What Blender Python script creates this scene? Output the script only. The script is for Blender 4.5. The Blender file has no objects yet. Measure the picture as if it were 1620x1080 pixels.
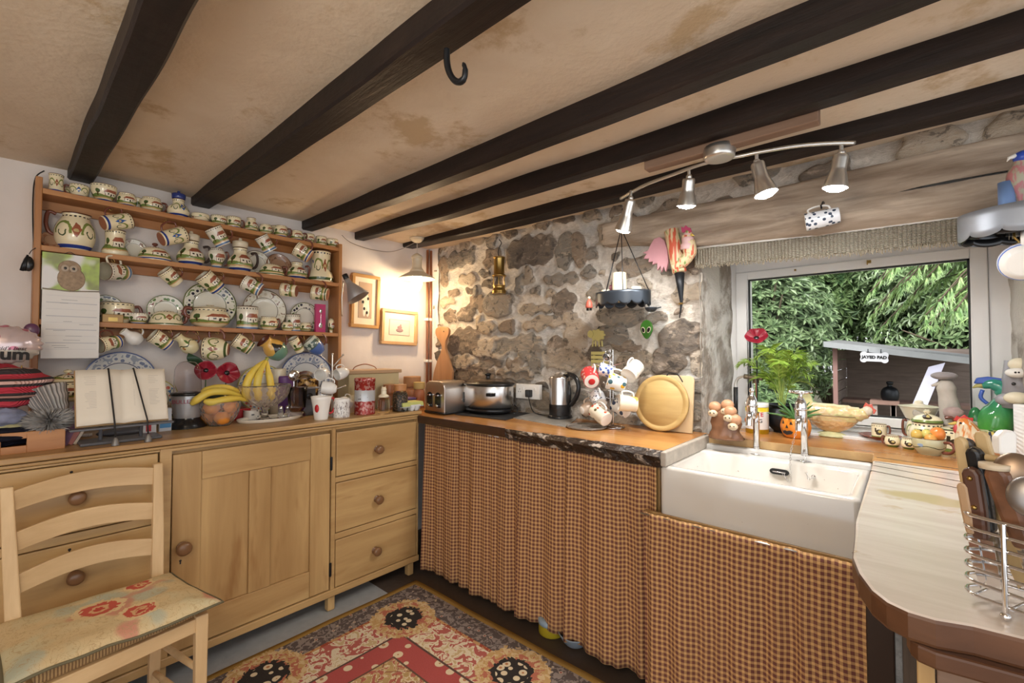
import bpy, bmesh, math, random
import numpy as np
from mathutils import Vector, Matrix, noise
random.seed(7)
PI = math.pi
sc = bpy.context.scene
col = sc.collection

# ------------------------------------------------------------ camera
FPX = 715.0; YAW = math.radians(41.4); PITCH = math.radians(1.44); CAM_Z = 1.30
cF0 = Vector((-math.sin(YAW), math.cos(YAW), 0)); cR = Vector((math.cos(YAW), math.sin(YAW), 0)); cZ = Vector((0, 0, 1))
cF = cF0*math.cos(PITCH) + cZ*math.sin(PITCH); cU = cZ*math.cos(PITCH) - cF0*math.sin(PITCH)
CAM = Vector((0, 0, CAM_Z))
camd = bpy.data.cameras.new('camera'); camo = bpy.data.objects.new('camera', camd); col.objects.link(camo)
camo.location = CAM
camo.rotation_euler = (PI/2 + PITCH, 0, YAW)
camd.sensor_width = 36; camd.lens = FPX/1620*36; camd.clip_start = 0.02
sc.camera = camo

def at(u, v, x=None, y=None, z=None):
    """world point where the sight line of a photo pixel meets the plane x=, y= or z= (real surfaces of the room)"""
    r = cF + cR*((u-810)/FPX) + cU*((540-v)/FPX)
    if x is not None: t = (x-CAM.x)/r.x
    elif y is not None: t = (y-CAM.y)/r.y
    else: t = (z-CAM.z)/r.z
    return CAM + r*t
def dep(P): return (Vector(P)-CAM).dot(cF)
def size_w(px, P):
    d = Vector(P)-CAM; z = d.dot(cF); x = d.dot(cR)
    return px*z/FPX*math.cos(math.atan2(x, z))
def size_h(px, P): return px*dep(P)/FPX

# ------------------------------------------------------------ world, lights, exposure
w = bpy.data.worlds.new('overcast_daylight'); sc.world = w; w.use_nodes = True
bg = w.node_tree.nodes['Background']; bg.inputs[0].default_value = (0.93, 0.96, 1.0, 1); bg.inputs[1].default_value = 1.15
sc.view_settings.view_transform = 'Standard'; sc.view_settings.look = 'None'
sc.view_settings.exposure = 0.85; sc.view_settings.gamma = 1; sc.view_settings.use_curve_mapping = False

def light(name, kind, loc, energy, color, size=.1, rot=None, **k):
    d = bpy.data.lights.new(name, kind); d.energy = energy; d.color = color
    if kind == 'AREA': d.size = size
    elif kind == 'SUN': d.angle = size
    else: d.shadow_soft_size = size
    for a, b in k.items(): setattr(d, a, b)
    o = bpy.data.objects.new(name, d); col.objects.link(o); o.location = loc
    if rot is not None: o.rotation_euler = rot
    return o
light('hazy_sun', 'SUN', (0, -6, 5), 2.6, (1, .98, .93), .35, (math.radians(40), 0, math.radians(-12)))
# unseen fill light added behind the camera to brighten the room
light('room_fill_light', 'POINT', (-.3, -.35, 1.80), 14, (1, .86, .68), .16)

# ------------------------------------------------------------ mesh builder
class MB:
    def __init__(s): s.v = []; s.f = []; s.m = []; s.u = []; s.sm = []; s.mi = 0; s.smooth = False
    def add(s, vs, fs, uvs=None, M=None, mi=None, smooth=None):
        o = len(s.v)
        for p in vs:
            p = Vector(p)
            if M is not None: p = M @ p
            s.v.append(p)
        for k, f in enumerate(fs):
            s.f.append([i+o for i in f]); s.m.append(s.mi if mi is None else mi)
            s.sm.append(s.smooth if smooth is None else smooth)
            s.u.append(uvs[k] if uvs else None)
    def box(s, x0, x1, y0, y1, z0, z1, M=None, mi=None):
        vs = [(x, y, z) for z in (z0, z1) for y in (y0, y1) for x in (x0, x1)]
        s.add(vs, [(0,2,3,1), (4,5,7,6), (0,1,5,4), (2,6,7,3), (0,4,6,2), (1,3,7,5)], M=M, mi=mi, smooth=False)
    def hexa(s, vs, M=None, mi=None):   # 8 points ordered like box()
        s.add(vs, [(0,2,3,1), (4,5,7,6), (0,1,5,4), (2,6,7,3), (0,4,6,2), (1,3,7,5)], M=M, mi=mi, smooth=False)
    def lathe(s, prof, n=28, M=None, mats=None, mi=None, warp=None, smooth=True):
        """prof: list of (r, z). uv = angle, height"""
        zs = [p[1] for p in prof]; z0 = min(zs); dz = (max(zs)-z0) or 1
        vs = []; fs = []; uvs = []
        for (r, z) in prof:
            for i in range(n):
                a = 2*PI*i/n + PI/2
                p = Vector((r*math.cos(a), r*math.sin(a), z))
                if warp: p = warp(p)
                vs.append(p)
        ms = []
        for j in range(len(prof)-1):
            for i in range(n):
                k = (i+1) % n
                fs.append((j*n+i, j*n+k, (j+1)*n+k, (j+1)*n+i))
                va = (prof[j][1]-z0)/dz; vb = (prof[j+1][1]-z0)/dz
                uvs.append([(i/n, va), ((i+1)/n, va), ((i+1)/n, vb), (i/n, vb)])
                ms.append(mats[j] if mats else (s.mi if mi is None else mi))
        o = len(s.v); s.add(vs, fs, uvs, M=M, smooth=smooth)
        for q in range(len(fs)): s.m[-len(fs)+q] = ms[q]
    def tube(s, pts, r, n=8, mi=None, closed=False, cap=True, M=None):
        pts = [Vector(p) for p in pts]; N = len(pts)
        rr = r if isinstance(r, (list, tuple)) else [r]*N
        T = []
        for i in range(N):
            if closed: t = pts[(i+1) % N]-pts[i-1]
            else: t = pts[min(i+1, N-1)]-pts[max(i-1, 0)]
            T.append(t.normalized() if t.length > 1e-9 else Vector((0, 0, 1)))
        a = Vector((0, 0, 1)) if abs(T[0].z) < .9 else Vector((1, 0, 0))
        nn = (a - T[0]*a.dot(T[0])).normalized(); vs = []
        for i in range(N):
            nn = nn - T[i]*nn.dot(T[i])
            nn = nn.normalized() if nn.length > 1e-9 else Vector((1, 0, 0))
            b = T[i].cross(nn)
            for k in range(n):
                q = 2*PI*k/n
                vs.append(pts[i] + (nn*math.cos(q) + b*math.sin(q))*rr[i])
        fs = []
        for i in range(N if closed else N-1):
            j = (i+1) % N
            for k in range(n):
                l = (k+1) % n; fs.append((i*n+k, i*n+l, j*n+l, j*n+k))
        if cap and not closed:
            fs.append(tuple(range(n-1, -1, -1))); fs.append(tuple((N-1)*n+k for k in range(n)))
        s.add(vs, fs, M=M, mi=mi, smooth=True)
    def cyl(s, p0, p1, r, r1=None, n=20, mi=None, M=None):
        p0 = Vector(p0); p1 = Vector(p1); r1 = r if r1 is None else r1
        d = (p1-p0).normalized(); e = min((p1-p0).length*.02, .0008)
        s.tube([p0, p0+d*e, p1-d*e, p1], [r*.96, r, r1, r1*.96], n=n, mi=mi, M=M)
    def prism(s, outl, t0, t1, M=None, mi=None, smooth=False):
        """outline of (x, y), from z=t0 to z=t1"""
        n = len(outl)
        vs = [(x, y, t0) for x, y in outl] + [(x, y, t1) for x, y in outl]
        A = sum(outl[i][0]*outl[(i+1) % n][1]-outl[(i+1) % n][0]*outl[i][1] for i in range(n))
        bot = list(range(n)); top = list(range(n, 2*n))
        if A > 0: bot.reverse()
        else: top.reverse()
        fs = [tuple(bot), tuple(top)]
        for i in range(n):
            j = (i+1) % n
            fs.append((i, j, n+j, n+i) if A > 0 else (j, i, n+i, n+j))
        s.add(vs, fs, M=M, mi=mi, smooth=smooth)
    def ball(s, c, r, n=16, m=10, mi=None, M=None, warp=None):
        c = Vector(c); r = Vector(r) if hasattr(r, '__len__') else Vector((r, r, r))
        vs = []; fs = []; uvs = []
        for j in range(m+1):
            th = PI*j/m
            for i in range(n):
                ph = 2*PI*i/n + PI/2
                p = Vector((r.x*math.sin(th)*math.cos(ph), r.y*math.sin(th)*math.sin(ph), -r.z*math.cos(th)))
                if warp: p = warp(p)
                vs.append(c+p)
        for j in range(m):
            for i in range(n):
                k = (i+1) % n
                fs.append((j*n+i, j*n+k, (j+1)*n+k, (j+1)*n+i))
                uvs.append([(i/n, j/m), ((i+1)/n, j/m), ((i+1)/n, (j+1)/m), (i/n, (j+1)/m)])
        s.add(vs, fs, uvs, M=M, mi=mi, smooth=True)
    def grid(s, fn, nu, nv, mi=None, uvf=None, flip=False, M=None, smooth=True):
        vs = [fn(i/nu, j/nv) for j in range(nv+1) for i in range(nu+1)]
        fs = []; uvs = []
        for j in range(nv):
            for i in range(nu):
                q = [(i, j), (i+1, j), (i+1, j+1), (i, j+1)]
                if flip: q.reverse()
                fs.append(tuple(b*(nu+1)+a for a, b in q))
                uvs.append([(uvf(a/nu, b/nv) if uvf else (a/nu, b/nv)) for a, b in q])
        s.add(vs, fs, uvs, M=M, mi=mi, smooth=smooth)
    def build(s, name, mats, parent=None, loc=(0, 0, 0), rot=None, bevel=0, solid=0, subd=0, M=None):
        me = bpy.data.meshes.new(name)
        me.from_pydata([tuple(p) for p in s.v], [], s.f)
        if not isinstance(mats, (list, tuple)): mats = [mats]
        for m in mats: me.materials.append(m)
        me.polygons.foreach_set('material_index', s.m)
        me.polygons.foreach_set('use_smooth', s.sm)
        if any(u is not None for u in s.u):
            ul = me.uv_layers.new(name='UVMap'); k = 0
            for i, f in enumerate(s.f):
                u = s.u[i]
                for q in range(len(f)):
                    ul.data[k].uv = u[q] if u else (0, 0); k += 1
        me.update()
        bm = bmesh.new(); bm.from_mesh(me)
        bmesh.ops.remove_doubles(bm, verts=bm.verts, dist=1e-6)
        bm.to_mesh(me); bm.free()
        o = bpy.data.objects.new(name, me); col.objects.link(o)
        if parent is not None: o.parent = parent
        if M is not None: o.matrix_local = M
        else:
            o.location = loc
            if rot is not None: o.rotation_euler = rot
        if subd:
            md = o.modifiers.new('subdivision', 'SUBSURF'); md.levels = subd; md.render_levels = subd
        if solid:
            md = o.modifiers.new('solid', 'SOLIDIFY'); md.thickness = solid; md.offset = 0
        if bevel:
            md = o.modifiers.new('bevel', 'BEVEL'); md.width = bevel; md.segments = 2; md.limit_method = 'ANGLE'; md.angle_limit = math.radians(40)
        return o

def tag(o, label=None, cat=None, group=None, kind=None):
    if label: o['label'] = label
    if cat: o['category'] = cat
    if group: o['group'] = group
    if kind: o['kind'] = kind
    return o
def thing(name, label, cat, loc=(0, 0, 0), rot=(0, 0, 0), group=None, M=None):
    o = bpy.data.objects.new(name, None); col.objects.link(o); o.empty_display_size = .05
    if M is not None: o.matrix_world = M
    else: o.location = loc; o.rotation_euler = rot
    return tag(o, label, cat, group)
def struct(o): o['kind'] = 'structure'; return o
def ROT(rx=0, ry=0, rz=0):
    return Matrix.Rotation(rz, 4, 'Z') @ Matrix.Rotation(ry, 4, 'Y') @ Matrix.Rotation(rx, 4, 'X')
def TR(*p): return Matrix.Translation(Vector(p))
def frame(o, x, y, z):
    M = Matrix.Identity(4)
    for i, a in enumerate((x, y, z)):
        a = Vector(a)
        for r in range(3): M[r][i] = a[r]
    M[0][3], M[1][3], M[2][3] = o
    return M
MXZ = frame((0, 0, 0), (1, 0, 0), (0, 0, 1), (0, -1, 0))
def spl(pts, n=6):
    """smooth curve through points"""
    P = [Vector(p) for p in pts]; out = []
    for i in range(len(P)-1):
        a = P[max(i-1, 0)]; b = P[i]; c = P[i+1]; d = P[min(i+2, len(P)-1)]
        for k in range(n):
            t = k/n
            out.append(.5*((2*b) + (c-a)*t + (2*a-5*b+4*c-d)*t*t + (3*b-a-3*c+d)*t**3))
    out.append(P[-1]); return out
def spl2(prof, n=4): return [(max(p.x, 0), p.y) for p in spl([(a, b, 0) for a, b in prof], n)]
def text_mesh(name, txt, mat, parent, M, size, extrude=.0006, align='CENTER', shear=0, bold=0):
    c = bpy.data.curves.new(name, 'FONT'); c.body = txt; c.size = size; c.extrude = extrude; c.align_x = align; c.align_y = 'CENTER'
    c.shear = shear; c.offset = bold; c.resolution_u = 3
    t = bpy.data.objects.new(name, c); col.objects.link(t)
    me = bpy.data.meshes.new_from_object(t.evaluated_get(bpy.context.evaluated_depsgraph_get()))
    bpy.data.objects.remove(t); me.materials.clear(); me.materials.append(mat); me.name = name
    o = bpy.data.objects.new(name, me); col.objects.link(o); o.parent = parent; o.matrix_local = M
    return o

# ------------------------------------------------------------ materials
class NT:
    def __init__(s, name):
        s.m = bpy.data.materials.new(name); s.m.use_nodes = True; s.t = s.m.node_tree
        s.b = s.t.nodes['Principled BSDF']
    def N(s, typ, **k):
        n = s.t.nodes.new(typ)
        for a, b in k.items(): setattr(n, a, b)
        return n
    def L(s, a, b):
        if hasattr(a, 'is_linked') or isinstance(a, bpy.types.NodeSocket): s.t.links.new(a, b)
        else: b.default_value = a
    def math(s, op, a, b=0., c=None, clamp=False):
        n = s.N('ShaderNodeMath', operation=op, use_clamp=clamp); s.L(a, n.inputs[0]); s.L(b, n.inputs[1])
        if c is not None: s.L(c, n.inputs[2])
        return n.outputs[0]
    def add(s, a, b): return s.math('ADD', a, b)
    def sub(s, a, b): return s.math('SUBTRACT', a, b)
    def mul(s, a, b): return s.math('MULTIPLY', a, b)
    def lt(s, a, b): return s.math('LESS_THAN', a, b)
    def gt(s, a, b): return s.math('GREATER_THAN', a, b)
    def AND(s, *a):
        r = a[0]
        for b in a[1:]: r = s.mul(r, b)
        return r
    def OR(s, *a):
        r = a[0]
        for b in a[1:]: r = s.math('MAXIMUM', r, b)
        return r
    def smooth(s, x, a, b):
        n = s.N('ShaderNodeMapRange', interpolation_type='SMOOTHSTEP'); s.L(x, n.inputs[0]); n.inputs[1].default_value = a; n.inputs[2].default_value = b
        return n.outputs[0]
    def mix(s, f, a, b, mode='MIX'):
        n = s.N('ShaderNodeMix', data_type='RGBA', blend_type=mode); s.L(f, n.inputs[0])
        for v, i in ((a, 6), (b, 7)):
            if isinstance(v, (tuple, list)): n.inputs[i].default_value = (*v[:3], 1)
            else: s.t.links.new(v, n.inputs[i])
        return n.outputs[2]
    def coord(s, kind='Object'): return s.N('ShaderNodeTexCoord').outputs[kind]
    def mapping(s, v, scale=(1, 1, 1), loc=(0, 0, 0), rot=(0, 0, 0)):
        n = s.N('ShaderNodeMapping'); s.t.links.new(v, n.inputs[0]); n.inputs['Scale'].default_value = scale; n.inputs['Location'].default_value = loc; n.inputs['Rotation'].default_value = rot
        return n.outputs[0]
    def noise(s, v=None, scale=5, detail=4, rough=.5, dist=0, out=0):
        n = s.N('ShaderNodeTexNoise'); n.inputs['Scale'].default_value = scale; n.inputs['Detail'].default_value = detail; n.inputs['Roughness'].default_value = rough; n.inputs['Distortion'].default_value = dist
        if v is not None: s.t.links.new(v, n.inputs['Vector'])
        return n.outputs[out]
    def voro(s, v=None, scale=5, feature='F1', out='Distance', rnd=1):
        n = s.N('ShaderNodeTexVoronoi', feature=feature); n.inputs['Scale'].default_value = scale; n.inputs['Randomness'].default_value = rnd
        if v is not None: s.t.links.new(v, n.inputs['Vector'])
        return n.outputs[out]
    def wave(s, v, scale=3, dist=3, detail=2, typ='BANDS', direction='X', ds=1):
        n = s.N('ShaderNodeTexWave', wave_type=typ, bands_direction=direction); n.inputs['Scale'].default_value = scale; n.inputs['Distortion'].default_value = dist; n.inputs['Detail'].default_value = detail; n.inputs['Detail Scale'].default_value = ds
        s.t.links.new(v, n.inputs['Vector']); return n.outputs['Fac']
    def ramp(s, f, stops):
        n = s.N('ShaderNodeValToRGB'); s.t.links.new(f, n.inputs[0]); e = n.color_ramp.elements
        while len(e) < len(stops): e.new(.5)
        for q, (p, c) in zip(e, stops): q.position = p; q.color = (*c[:3], 1)
        return n.outputs[0]
    def sep(s, v):
        n = s.N('ShaderNodeSeparateXYZ'); s.t.links.new(v, n.inputs[0]); return n.outputs
    def comb(s, x=0, y=0, z=0):
        n = s.N('ShaderNodeCombineXYZ')
        for i, a in enumerate((x, y, z)): s.L(a, n.inputs[i])
        return n.outputs[0]
    def set(s, **k):
        for a, b in k.items():
            i = s.b.inputs[a.replace('_', ' ')]
            if isinstance(b, bpy.types.NodeSocket): s.t.links.new(b, i)
            elif isinstance(b, (tuple, list)): i.default_value = (*b[:3], 1)
            else: i.default_value = b
        return s
    def bump(s, h, strength=.3, dist=.01):
        n = s.N('ShaderNodeBump'); n.inputs['Strength'].default_value = strength; n.inputs['Distance'].default_value = dist
        s.t.links.new(h, n.inputs['Height']); s.t.links.new(n.outputs[0], s.b.inputs['Normal']); return s

def plain(name, c, rough=.5, metal=0, var=.12, scale=12, **k):
    t = NT(name)
    nz = t.noise(t.coord(), scale, 3)
    c2 = tuple(min(1, x*(1+var)) for x in c); c1 = tuple(x*(1-var) for x in c)
    t.set(Base_Color=t.mix(nz, c1, c2), Roughness=rough, Metallic=metal)
    for a, b in k.items(): t.set(**{a: b})
    return t.m
def woodmat(name, dark, light, axis='Y', scale=1, rough=.45, stain=None, bump=.1, streak=14):
    t = NT(name); co = t.coord()
    sc_ = {'X': (1, streak, streak), 'Y': (streak, 1, streak), 'Z': (streak, streak, 1)}[axis]
    n1 = t.noise(t.mapping(co, tuple(a*scale for a in sc_)), 1.6, 6, .6, .4)
    n2 = t.noise(t.mapping(co, tuple(a*scale*.25 for a in sc_)), 2.2, 3, .5, .8)
    f = t.add(t.mul(n1, .55), t.mul(n2, .55))
    c = t.ramp(f, [(.36, dark), (.56, tuple((a+b)/2 for a, b in zip(dark, light))), (.7, light)])
    if stain:
        n3 = t.noise(co, 2.5*scale, 4, .6)
        n3 = t.noise(t.mapping(co, tuple(min(a, 5) for a in sc_)), 2.0*scale, 4, .6); c = t.mix(t.mul(t.smooth(n3, .56, .70), .6), c, stain)
    t.set(Base_Color=c, Roughness=rough); t.bump(n1, bump, .004); return t.m
def glass(name, c=(1, 1, 1), rough=.02, ior=1.45):
    t = NT(name); t.set(Base_Color=c, Roughness=rough, Transmission_Weight=1.0, IOR=ior); return t.m
def emit(name, c, s):
    t = NT(name); t.set(Base_Color=c, Emission_Color=c, Emission_Strength=s); return t.m

def pottery(name, kind='cottage', band=(.02, .05, .25), cream=(.85, .76, .52), rep=2, ground=(.17, .24, .06), accent=(.34, .11, .06)):
    t = NT(name); uv = t.coord('UV'); co = t.coord('Object')
    wob = t.noise(co, 45, 2, .5)
    S = t.sep(uv); nz = t.mul(t.sub(wob, .5), .09)
    s = t.math('FRACT', t.mul(t.add(S[0], t.mul(nz, .35)), rep)); v = t.add(S[1], nz)
    c = t.mix(t.noise(co, 9, 3), tuple(a*.92 for a in cream), tuple(min(1, a*1.08) for a in cream))
    def disc(cx, cy, r, k=1.0):
        dx = t.sub(s, cx); dy = t.mul(t.sub(v, cy), k)
        return t.math('SQRT', t.add(t.mul(dx, dx), t.mul(dy, dy)))
    if kind == 'cottage':
        hill = t.lt(v, t.add(.36, t.mul(t.math('SINE', t.mul(s, 9.)), .05)))
        low = t.lt(v, .24)
        c = t.mix(t.AND(hill, t.gt(v, .20)), c, ground)
        c = t.mix(t.AND(low, t.gt(v, .19)), c, (.62, .40, .18))
        hx = t.math('ABSOLUTE', t.sub(s, .58))
        house = t.AND(t.lt(hx, .17), t.gt(v, .33), t.lt(v, .54))
        c = t.mix(t.AND(t.lt(hx, .185), t.gt(v, .32), t.lt(v, .55)), c, (.12, .05, .02))
        c = t.mix(house, c, (.85, .80, .66))
        win = t.AND(t.lt(t.math('ABSOLUTE', t.sub(hx, .09)), .022), t.gt(v, .40), t.lt(v, .48))
        door = t.AND(t.lt(hx, .022), t.lt(v, .46), t.gt(v, .33))
        c = t.mix(t.OR(win, door), c, (.05, .04, .03))
        roof = t.AND(t.gt(v, .53), t.lt(v, .69), t.lt(hx, t.sub(.225, t.mul(t.sub(v, .53), .6))))
        c = t.mix(roof, c, accent)
        c = t.mix(t.lt(disc(.20, .55, .1, .55), .07), c, (.06, .11, .03))
        c = t.mix(t.AND(t.lt(t.math('ABSOLUTE', t.sub(s, .20)), .018), t.lt(v, .5), t.gt(v, .3)), c, (.06, .03, .01))
        c = t.mix(t.lt(disc(.90, .40, .1, .7), .075), c, (.05, .10, .02))
        c = t.mix(t.AND(t.gt(v, .87), t.lt(v, .91), t.lt(t.math('FRACT', t.mul(S[0], 22.)), .5)), c, (.03, .03, .03))
    elif kind == 'flower':
        y = t.math('ABSOLUTE', t.sub(v, .52)); x = t.math('ABSOLUTE', t.sub(s, .5))
        d1 = disc(.27, .46, .1, .55); d2 = disc(.73, .46, .1, .55)
        for d in (d1, d2):
            c = t.mix(t.AND(t.lt(t.math('ABSOLUTE', t.sub(d, .14)), .020), t.gt(v, .40)), c, (.20, .26, .06))
            c = t.mix(t.AND(t.lt(t.math('ABSOLUTE', t.sub(d, .065)), .011), t.lt(v, .50)), c, (.07, .10, .04))
        c = t.mix(t.AND(t.lt(x, t.mul(t.sub(.22, y), .36)), t.lt(y, .20)), c, accent)
        c = t.mix(t.AND(t.lt(x, .075), t.lt(y, t.sub(.07, t.mul(x, .6)))), c, accent)
        c = t.mix(t.lt(disc(.5, .50, .1, 1), .045), c, (.55, .42, .20))
        c = t.mix(t.lt(disc(.02, .62, .1, .8), .05), c, (.04, .06, .2))
        c = t.mix(t.AND(t.gt(v, .88), t.lt(v, .92), t.lt(t.math('FRACT', t.mul(S[0], 18.)), .55)), c, (.03, .03, .03))
    elif kind == 'scroll':
        yy = t.math('ABSOLUTE', t.sub(v, t.add(.5, t.mul(t.math('SINE', t.mul(s, 12.57)), .06))))
        c = t.mix(t.lt(yy, .022), c, (.04, .05, .02))
        c = t.mix(t.lt(disc(.5, .6, .1, .6), .06), c, ground)
        c = t.mix(t.lt(disc(.2, .42, .1, .6), .05), c, accent)
    elif kind == 'ship':
        c = t.mix(t.lt(v, t.add(.42, t.mul(t.math('SINE', t.mul(s, 20.)), .015))), (.72, .42, .10), (.16, .30, .22))
        c = t.mix(t.AND(t.gt(v, .42), t.lt(v, .75), t.lt(t.math('ABSOLUTE', t.sub(s, .5)), t.mul(t.sub(.8, v), .5))), c, (.03, .025, .02))
    elif kind == 'cockerel':
        c = t.mix(t.lt(disc(.5, .45, .1, .7), .13), c, (.05, .035, .02))
        c = t.mix(t.lt(disc(.53, .50, .1, .7), .06), c, (.55, .42, .12))
        c = t.mix(t.AND(t.lt(t.math('ABSOLUTE', t.sub(s, .36)), .035), t.gt(v, .45), t.lt(v, .74)), c, (.05, .035, .02))
        c = t.mix(t.lt(v, .2), c, ground)
        c = t.mix(t.AND(t.gt(v, .86), t.lt(v, .91), t.lt(t.math('FRACT', t.mul(S[0], 20.)), .5)), c, (.03, .03, .03))
    b1 = t.AND(t.gt(v, .055), t.lt(v, .15)); b2 = t.AND(t.gt(v, .155), t.lt(v, .17))
    v0 = S[1]
    if band: c = t.mix(t.AND(t.gt(v0, .05), t.lt(v0, .135)), c, band)
    c = t.mix(t.gt(v0, .965), c, (.12, .045, .02))
    t.set(Base_Color=c, Roughness=.16, Coat_Weight=.3)
    return t.m
def platemat(name, rimc, spot, spot2, base=(.74, .72, .62), blue=False):
    """uv.y runs 0 (centre) .. 1 (rim)"""
    t = NT(name); S = t.sep(t.coord('UV')); co = t.coord()
    r = S[1]; nz = t.noise(co, 30, 2); n2 = t.voro(co, 42 if not blue else 60)
    c = t.mix(t.noise(co, 6), base, tuple(min(1, a*1.07) for a in base))
    m = t.AND(t.gt(r, .64), t.lt(r, .93))
    c = t.mix(t.AND(m, t.lt(n2, .33)), c, spot)
    c = t.mix(t.AND(m, t.gt(n2, .60), t.gt(nz, .5)), c, spot2)
    c = t.mix(t.AND(t.gt(r, .60), t.lt(r, .625)), c, tuple(a*.5 for a in rimc))
    c = t.mix(t.gt(r, .955), c, rimc)
    t.set(Base_Color=c, Roughness=.15, Coat_Weight=.3); return t.m

M = {}
M['plaster'] = None
def _ceil():
    t = NT('ceiling_plaster'); co = t.coord('Object')
    n = t.noise(co, 1.7, 5, .62, .3); n2 = t.add(t.mul(t.noise(co, 3.4, 3, .55), .75), t.mul(t.noise(co, 22, 4, .7), .25))
    c = t.mix(t.smooth(n, .35, .7), (.67, .555, .42), (.76, .665, .535))
    c = t.mix(t.mul(t.smooth(n2, .54, .64), .65), c, (.46, .31, .14)); c = t.mix(t.mul(t.smooth(t.noise(co, 1.3, 3), .6, .75), .35), c, (.45, .33, .2))
    t.set(Base_Color=c, Roughness=.85); t.bump(t.add(t.noise(co, 60, 4), t.mul(t.noise(co, 9, 3), 1.5)), .35, .006); return t.m
M['ceiling'] = _ceil()
def _wall():
    t = NT('painted_wall'); co = t.coord('Object')
    c = t.mix(t.smooth(t.noise(co, 2.2, 4), .3, .7), (.70, .65, .62), (.80, .75, .72))
    t.set(Base_Color=c, Roughness=.8); t.bump(t.noise(co, 14, 4), .35, .008); return t.m
M['wall'] = _wall()
def _stone():
    t = NT('stone_wall'); co = t.coord('Object')
    A = t.N('ShaderNodeAttribute', attribute_name='mask'); s = t.sep(A.outputs['Vector'])
    n1 = t.noise(t.mapping(co, (1, 1, 2.2)), 11, 7, .68, .9); n2 = t.noise(co, 45, 5, .65)
    sid = s[1]
    tone = t.ramp(t.add(t.mul(sid, .62), t.mul(n1, .5)), [(.15, (.09, .078, .068)), (.32, (.17, .135, .105)), (.48, (.29, .22, .16)), (.62, (.22, .205, .18)), (.78, (.40, .32, .235)), (.95, (.48, .43, .36))])
    tone = t.mix(t.mul(t.smooth(n1, .54, .64), .55), tone, (.46, .38, .30))
    tone = t.mix(t.mul(t.smooth(t.noise(co, 26, 4, .6), .56, .62), .6), tone, (.05, .045, .04))
    wv = t.noise(t.mapping(co, (2.2, 2.2, 3.6)), 5, 5, .6, 1.2)
    mort = t.mix(t.smooth(n2, .3, .7), (.50, .45, .385), (.66, .60, .53))
    mort = t.mix(t.mul(t.smooth(wv, .55, .68), .6), mort, (.33, .27, .21))
    mort = t.mix(t.mul(t.smooth(t.noise(co, 4), .52, .62), .35), mort, (.36, .40, .43))
    e = t.smooth(t.add(s[0], t.mul(t.sub(n2, .5), .55)), .38, .62)
    c = t.mix(e, mort, tone)
    t.set(Base_Color=c, Roughness=.8); t.bump(t.add(t.mul(n1, 1.1), t.mul(n2, .55)), .75, .02); return t.m
M['stone'] = _stone()
M['reveal'] = (lambda t: (t.set(Base_Color=t.mix(t.smooth(t.noise(t.coord(), 5, 6, .65, .5), .42, .62), (.58, .55, .50), (.25, .21, .17)), Roughness=.85), t.bump(t.noise(t.coord(), 10, 6, .65), .8, .03), t.m)[2])(NT('rough_reveal'))
def _beam():
    t = NT('black_beam'); co = t.coord()
    n = t.noise(t.mapping(co, (1, 9, 9)), 3, 6, .65, .5)
    t.set(Base_Color=t.ramp(n, [(.3, (.008, .006, .006)), (.6, (.020, .012, .010)), (.78, (.042, .028, .022))]), Roughness=.5, Specular_IOR_Level=.3)
    t.bump(t.add(n, t.mul(t.noise(co, 30), .4)), .3, .01); return t.m
M['beam'] = _beam()
M['lintel'] = woodmat('weathered_oak', (.17, .115, .075), (.56, .46, .36), 'X', 2.6, .8, (.26, .21, .17), 1.0, 7)
M['batten'] = woodmat('batten_wood', (.18, .10, .06), (.33, .21, .14), 'X', 1, .7)
M['pine'] = woodmat('dresser_pine', (.34, .19, .07), (.58, .385, .17), 'Y', .7, .38, (.27, .125, .035), .12, 10)
M['pineV'] = woodmat('door_pine', (.33, .185, .068), (.57, .375, .165), 'Z', .7, .38, (.25, .11, .03), .12, 10)
M['shelf'] = woodmat('shelf_pine', (.34, .13, .04), (.55, .27, .10), 'Y', 1, .45)
M['shelfV'] = woodmat('shelf_pine_upright', (.34, .13, .04), (.55, .28, .10), 'Z', 1, .45)
M['chair'] = woodmat('chair_beech', (.50, .33, .165), (.70, .50, .275), 'Z', 1, .5, None, .05)
M['chairY'] = woodmat('chair_beech_slat', (.50, .33, .165), (.70, .50, .275), 'Y', 1, .5, None, .05)
M['knob'] = plain('wooden_knob', (.20, .10, .045), .3)
M['worktop'] = woodmat('varnished_worktop', (.33, .125, .03), (.58, .29, .09), 'X', .8, .22, (.60, .36, .14), .08, 8)
def _bark():
    t = NT('live_edge'); co = t.coord(); n = t.noise(t.mapping(co, (1, 1, 2)), 16, 6, .6, .8)
    t.set(Base_Color=t.mix(t.smooth(n, .53, .62), (.025, .014, .009), (.46, .38, .31)), Roughness=.3); t.bump(n, .8, .02); return t.m
M['bark'] = _bark()
M['edge_dark'] = plain('dark_worktop_edge', (.05, .022, .012), .3, var=.4, scale=20)
M['endgrain'] = plain('grey_end_grain', (.44, .39, .33), .5, var=.35, scale=30)
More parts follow.
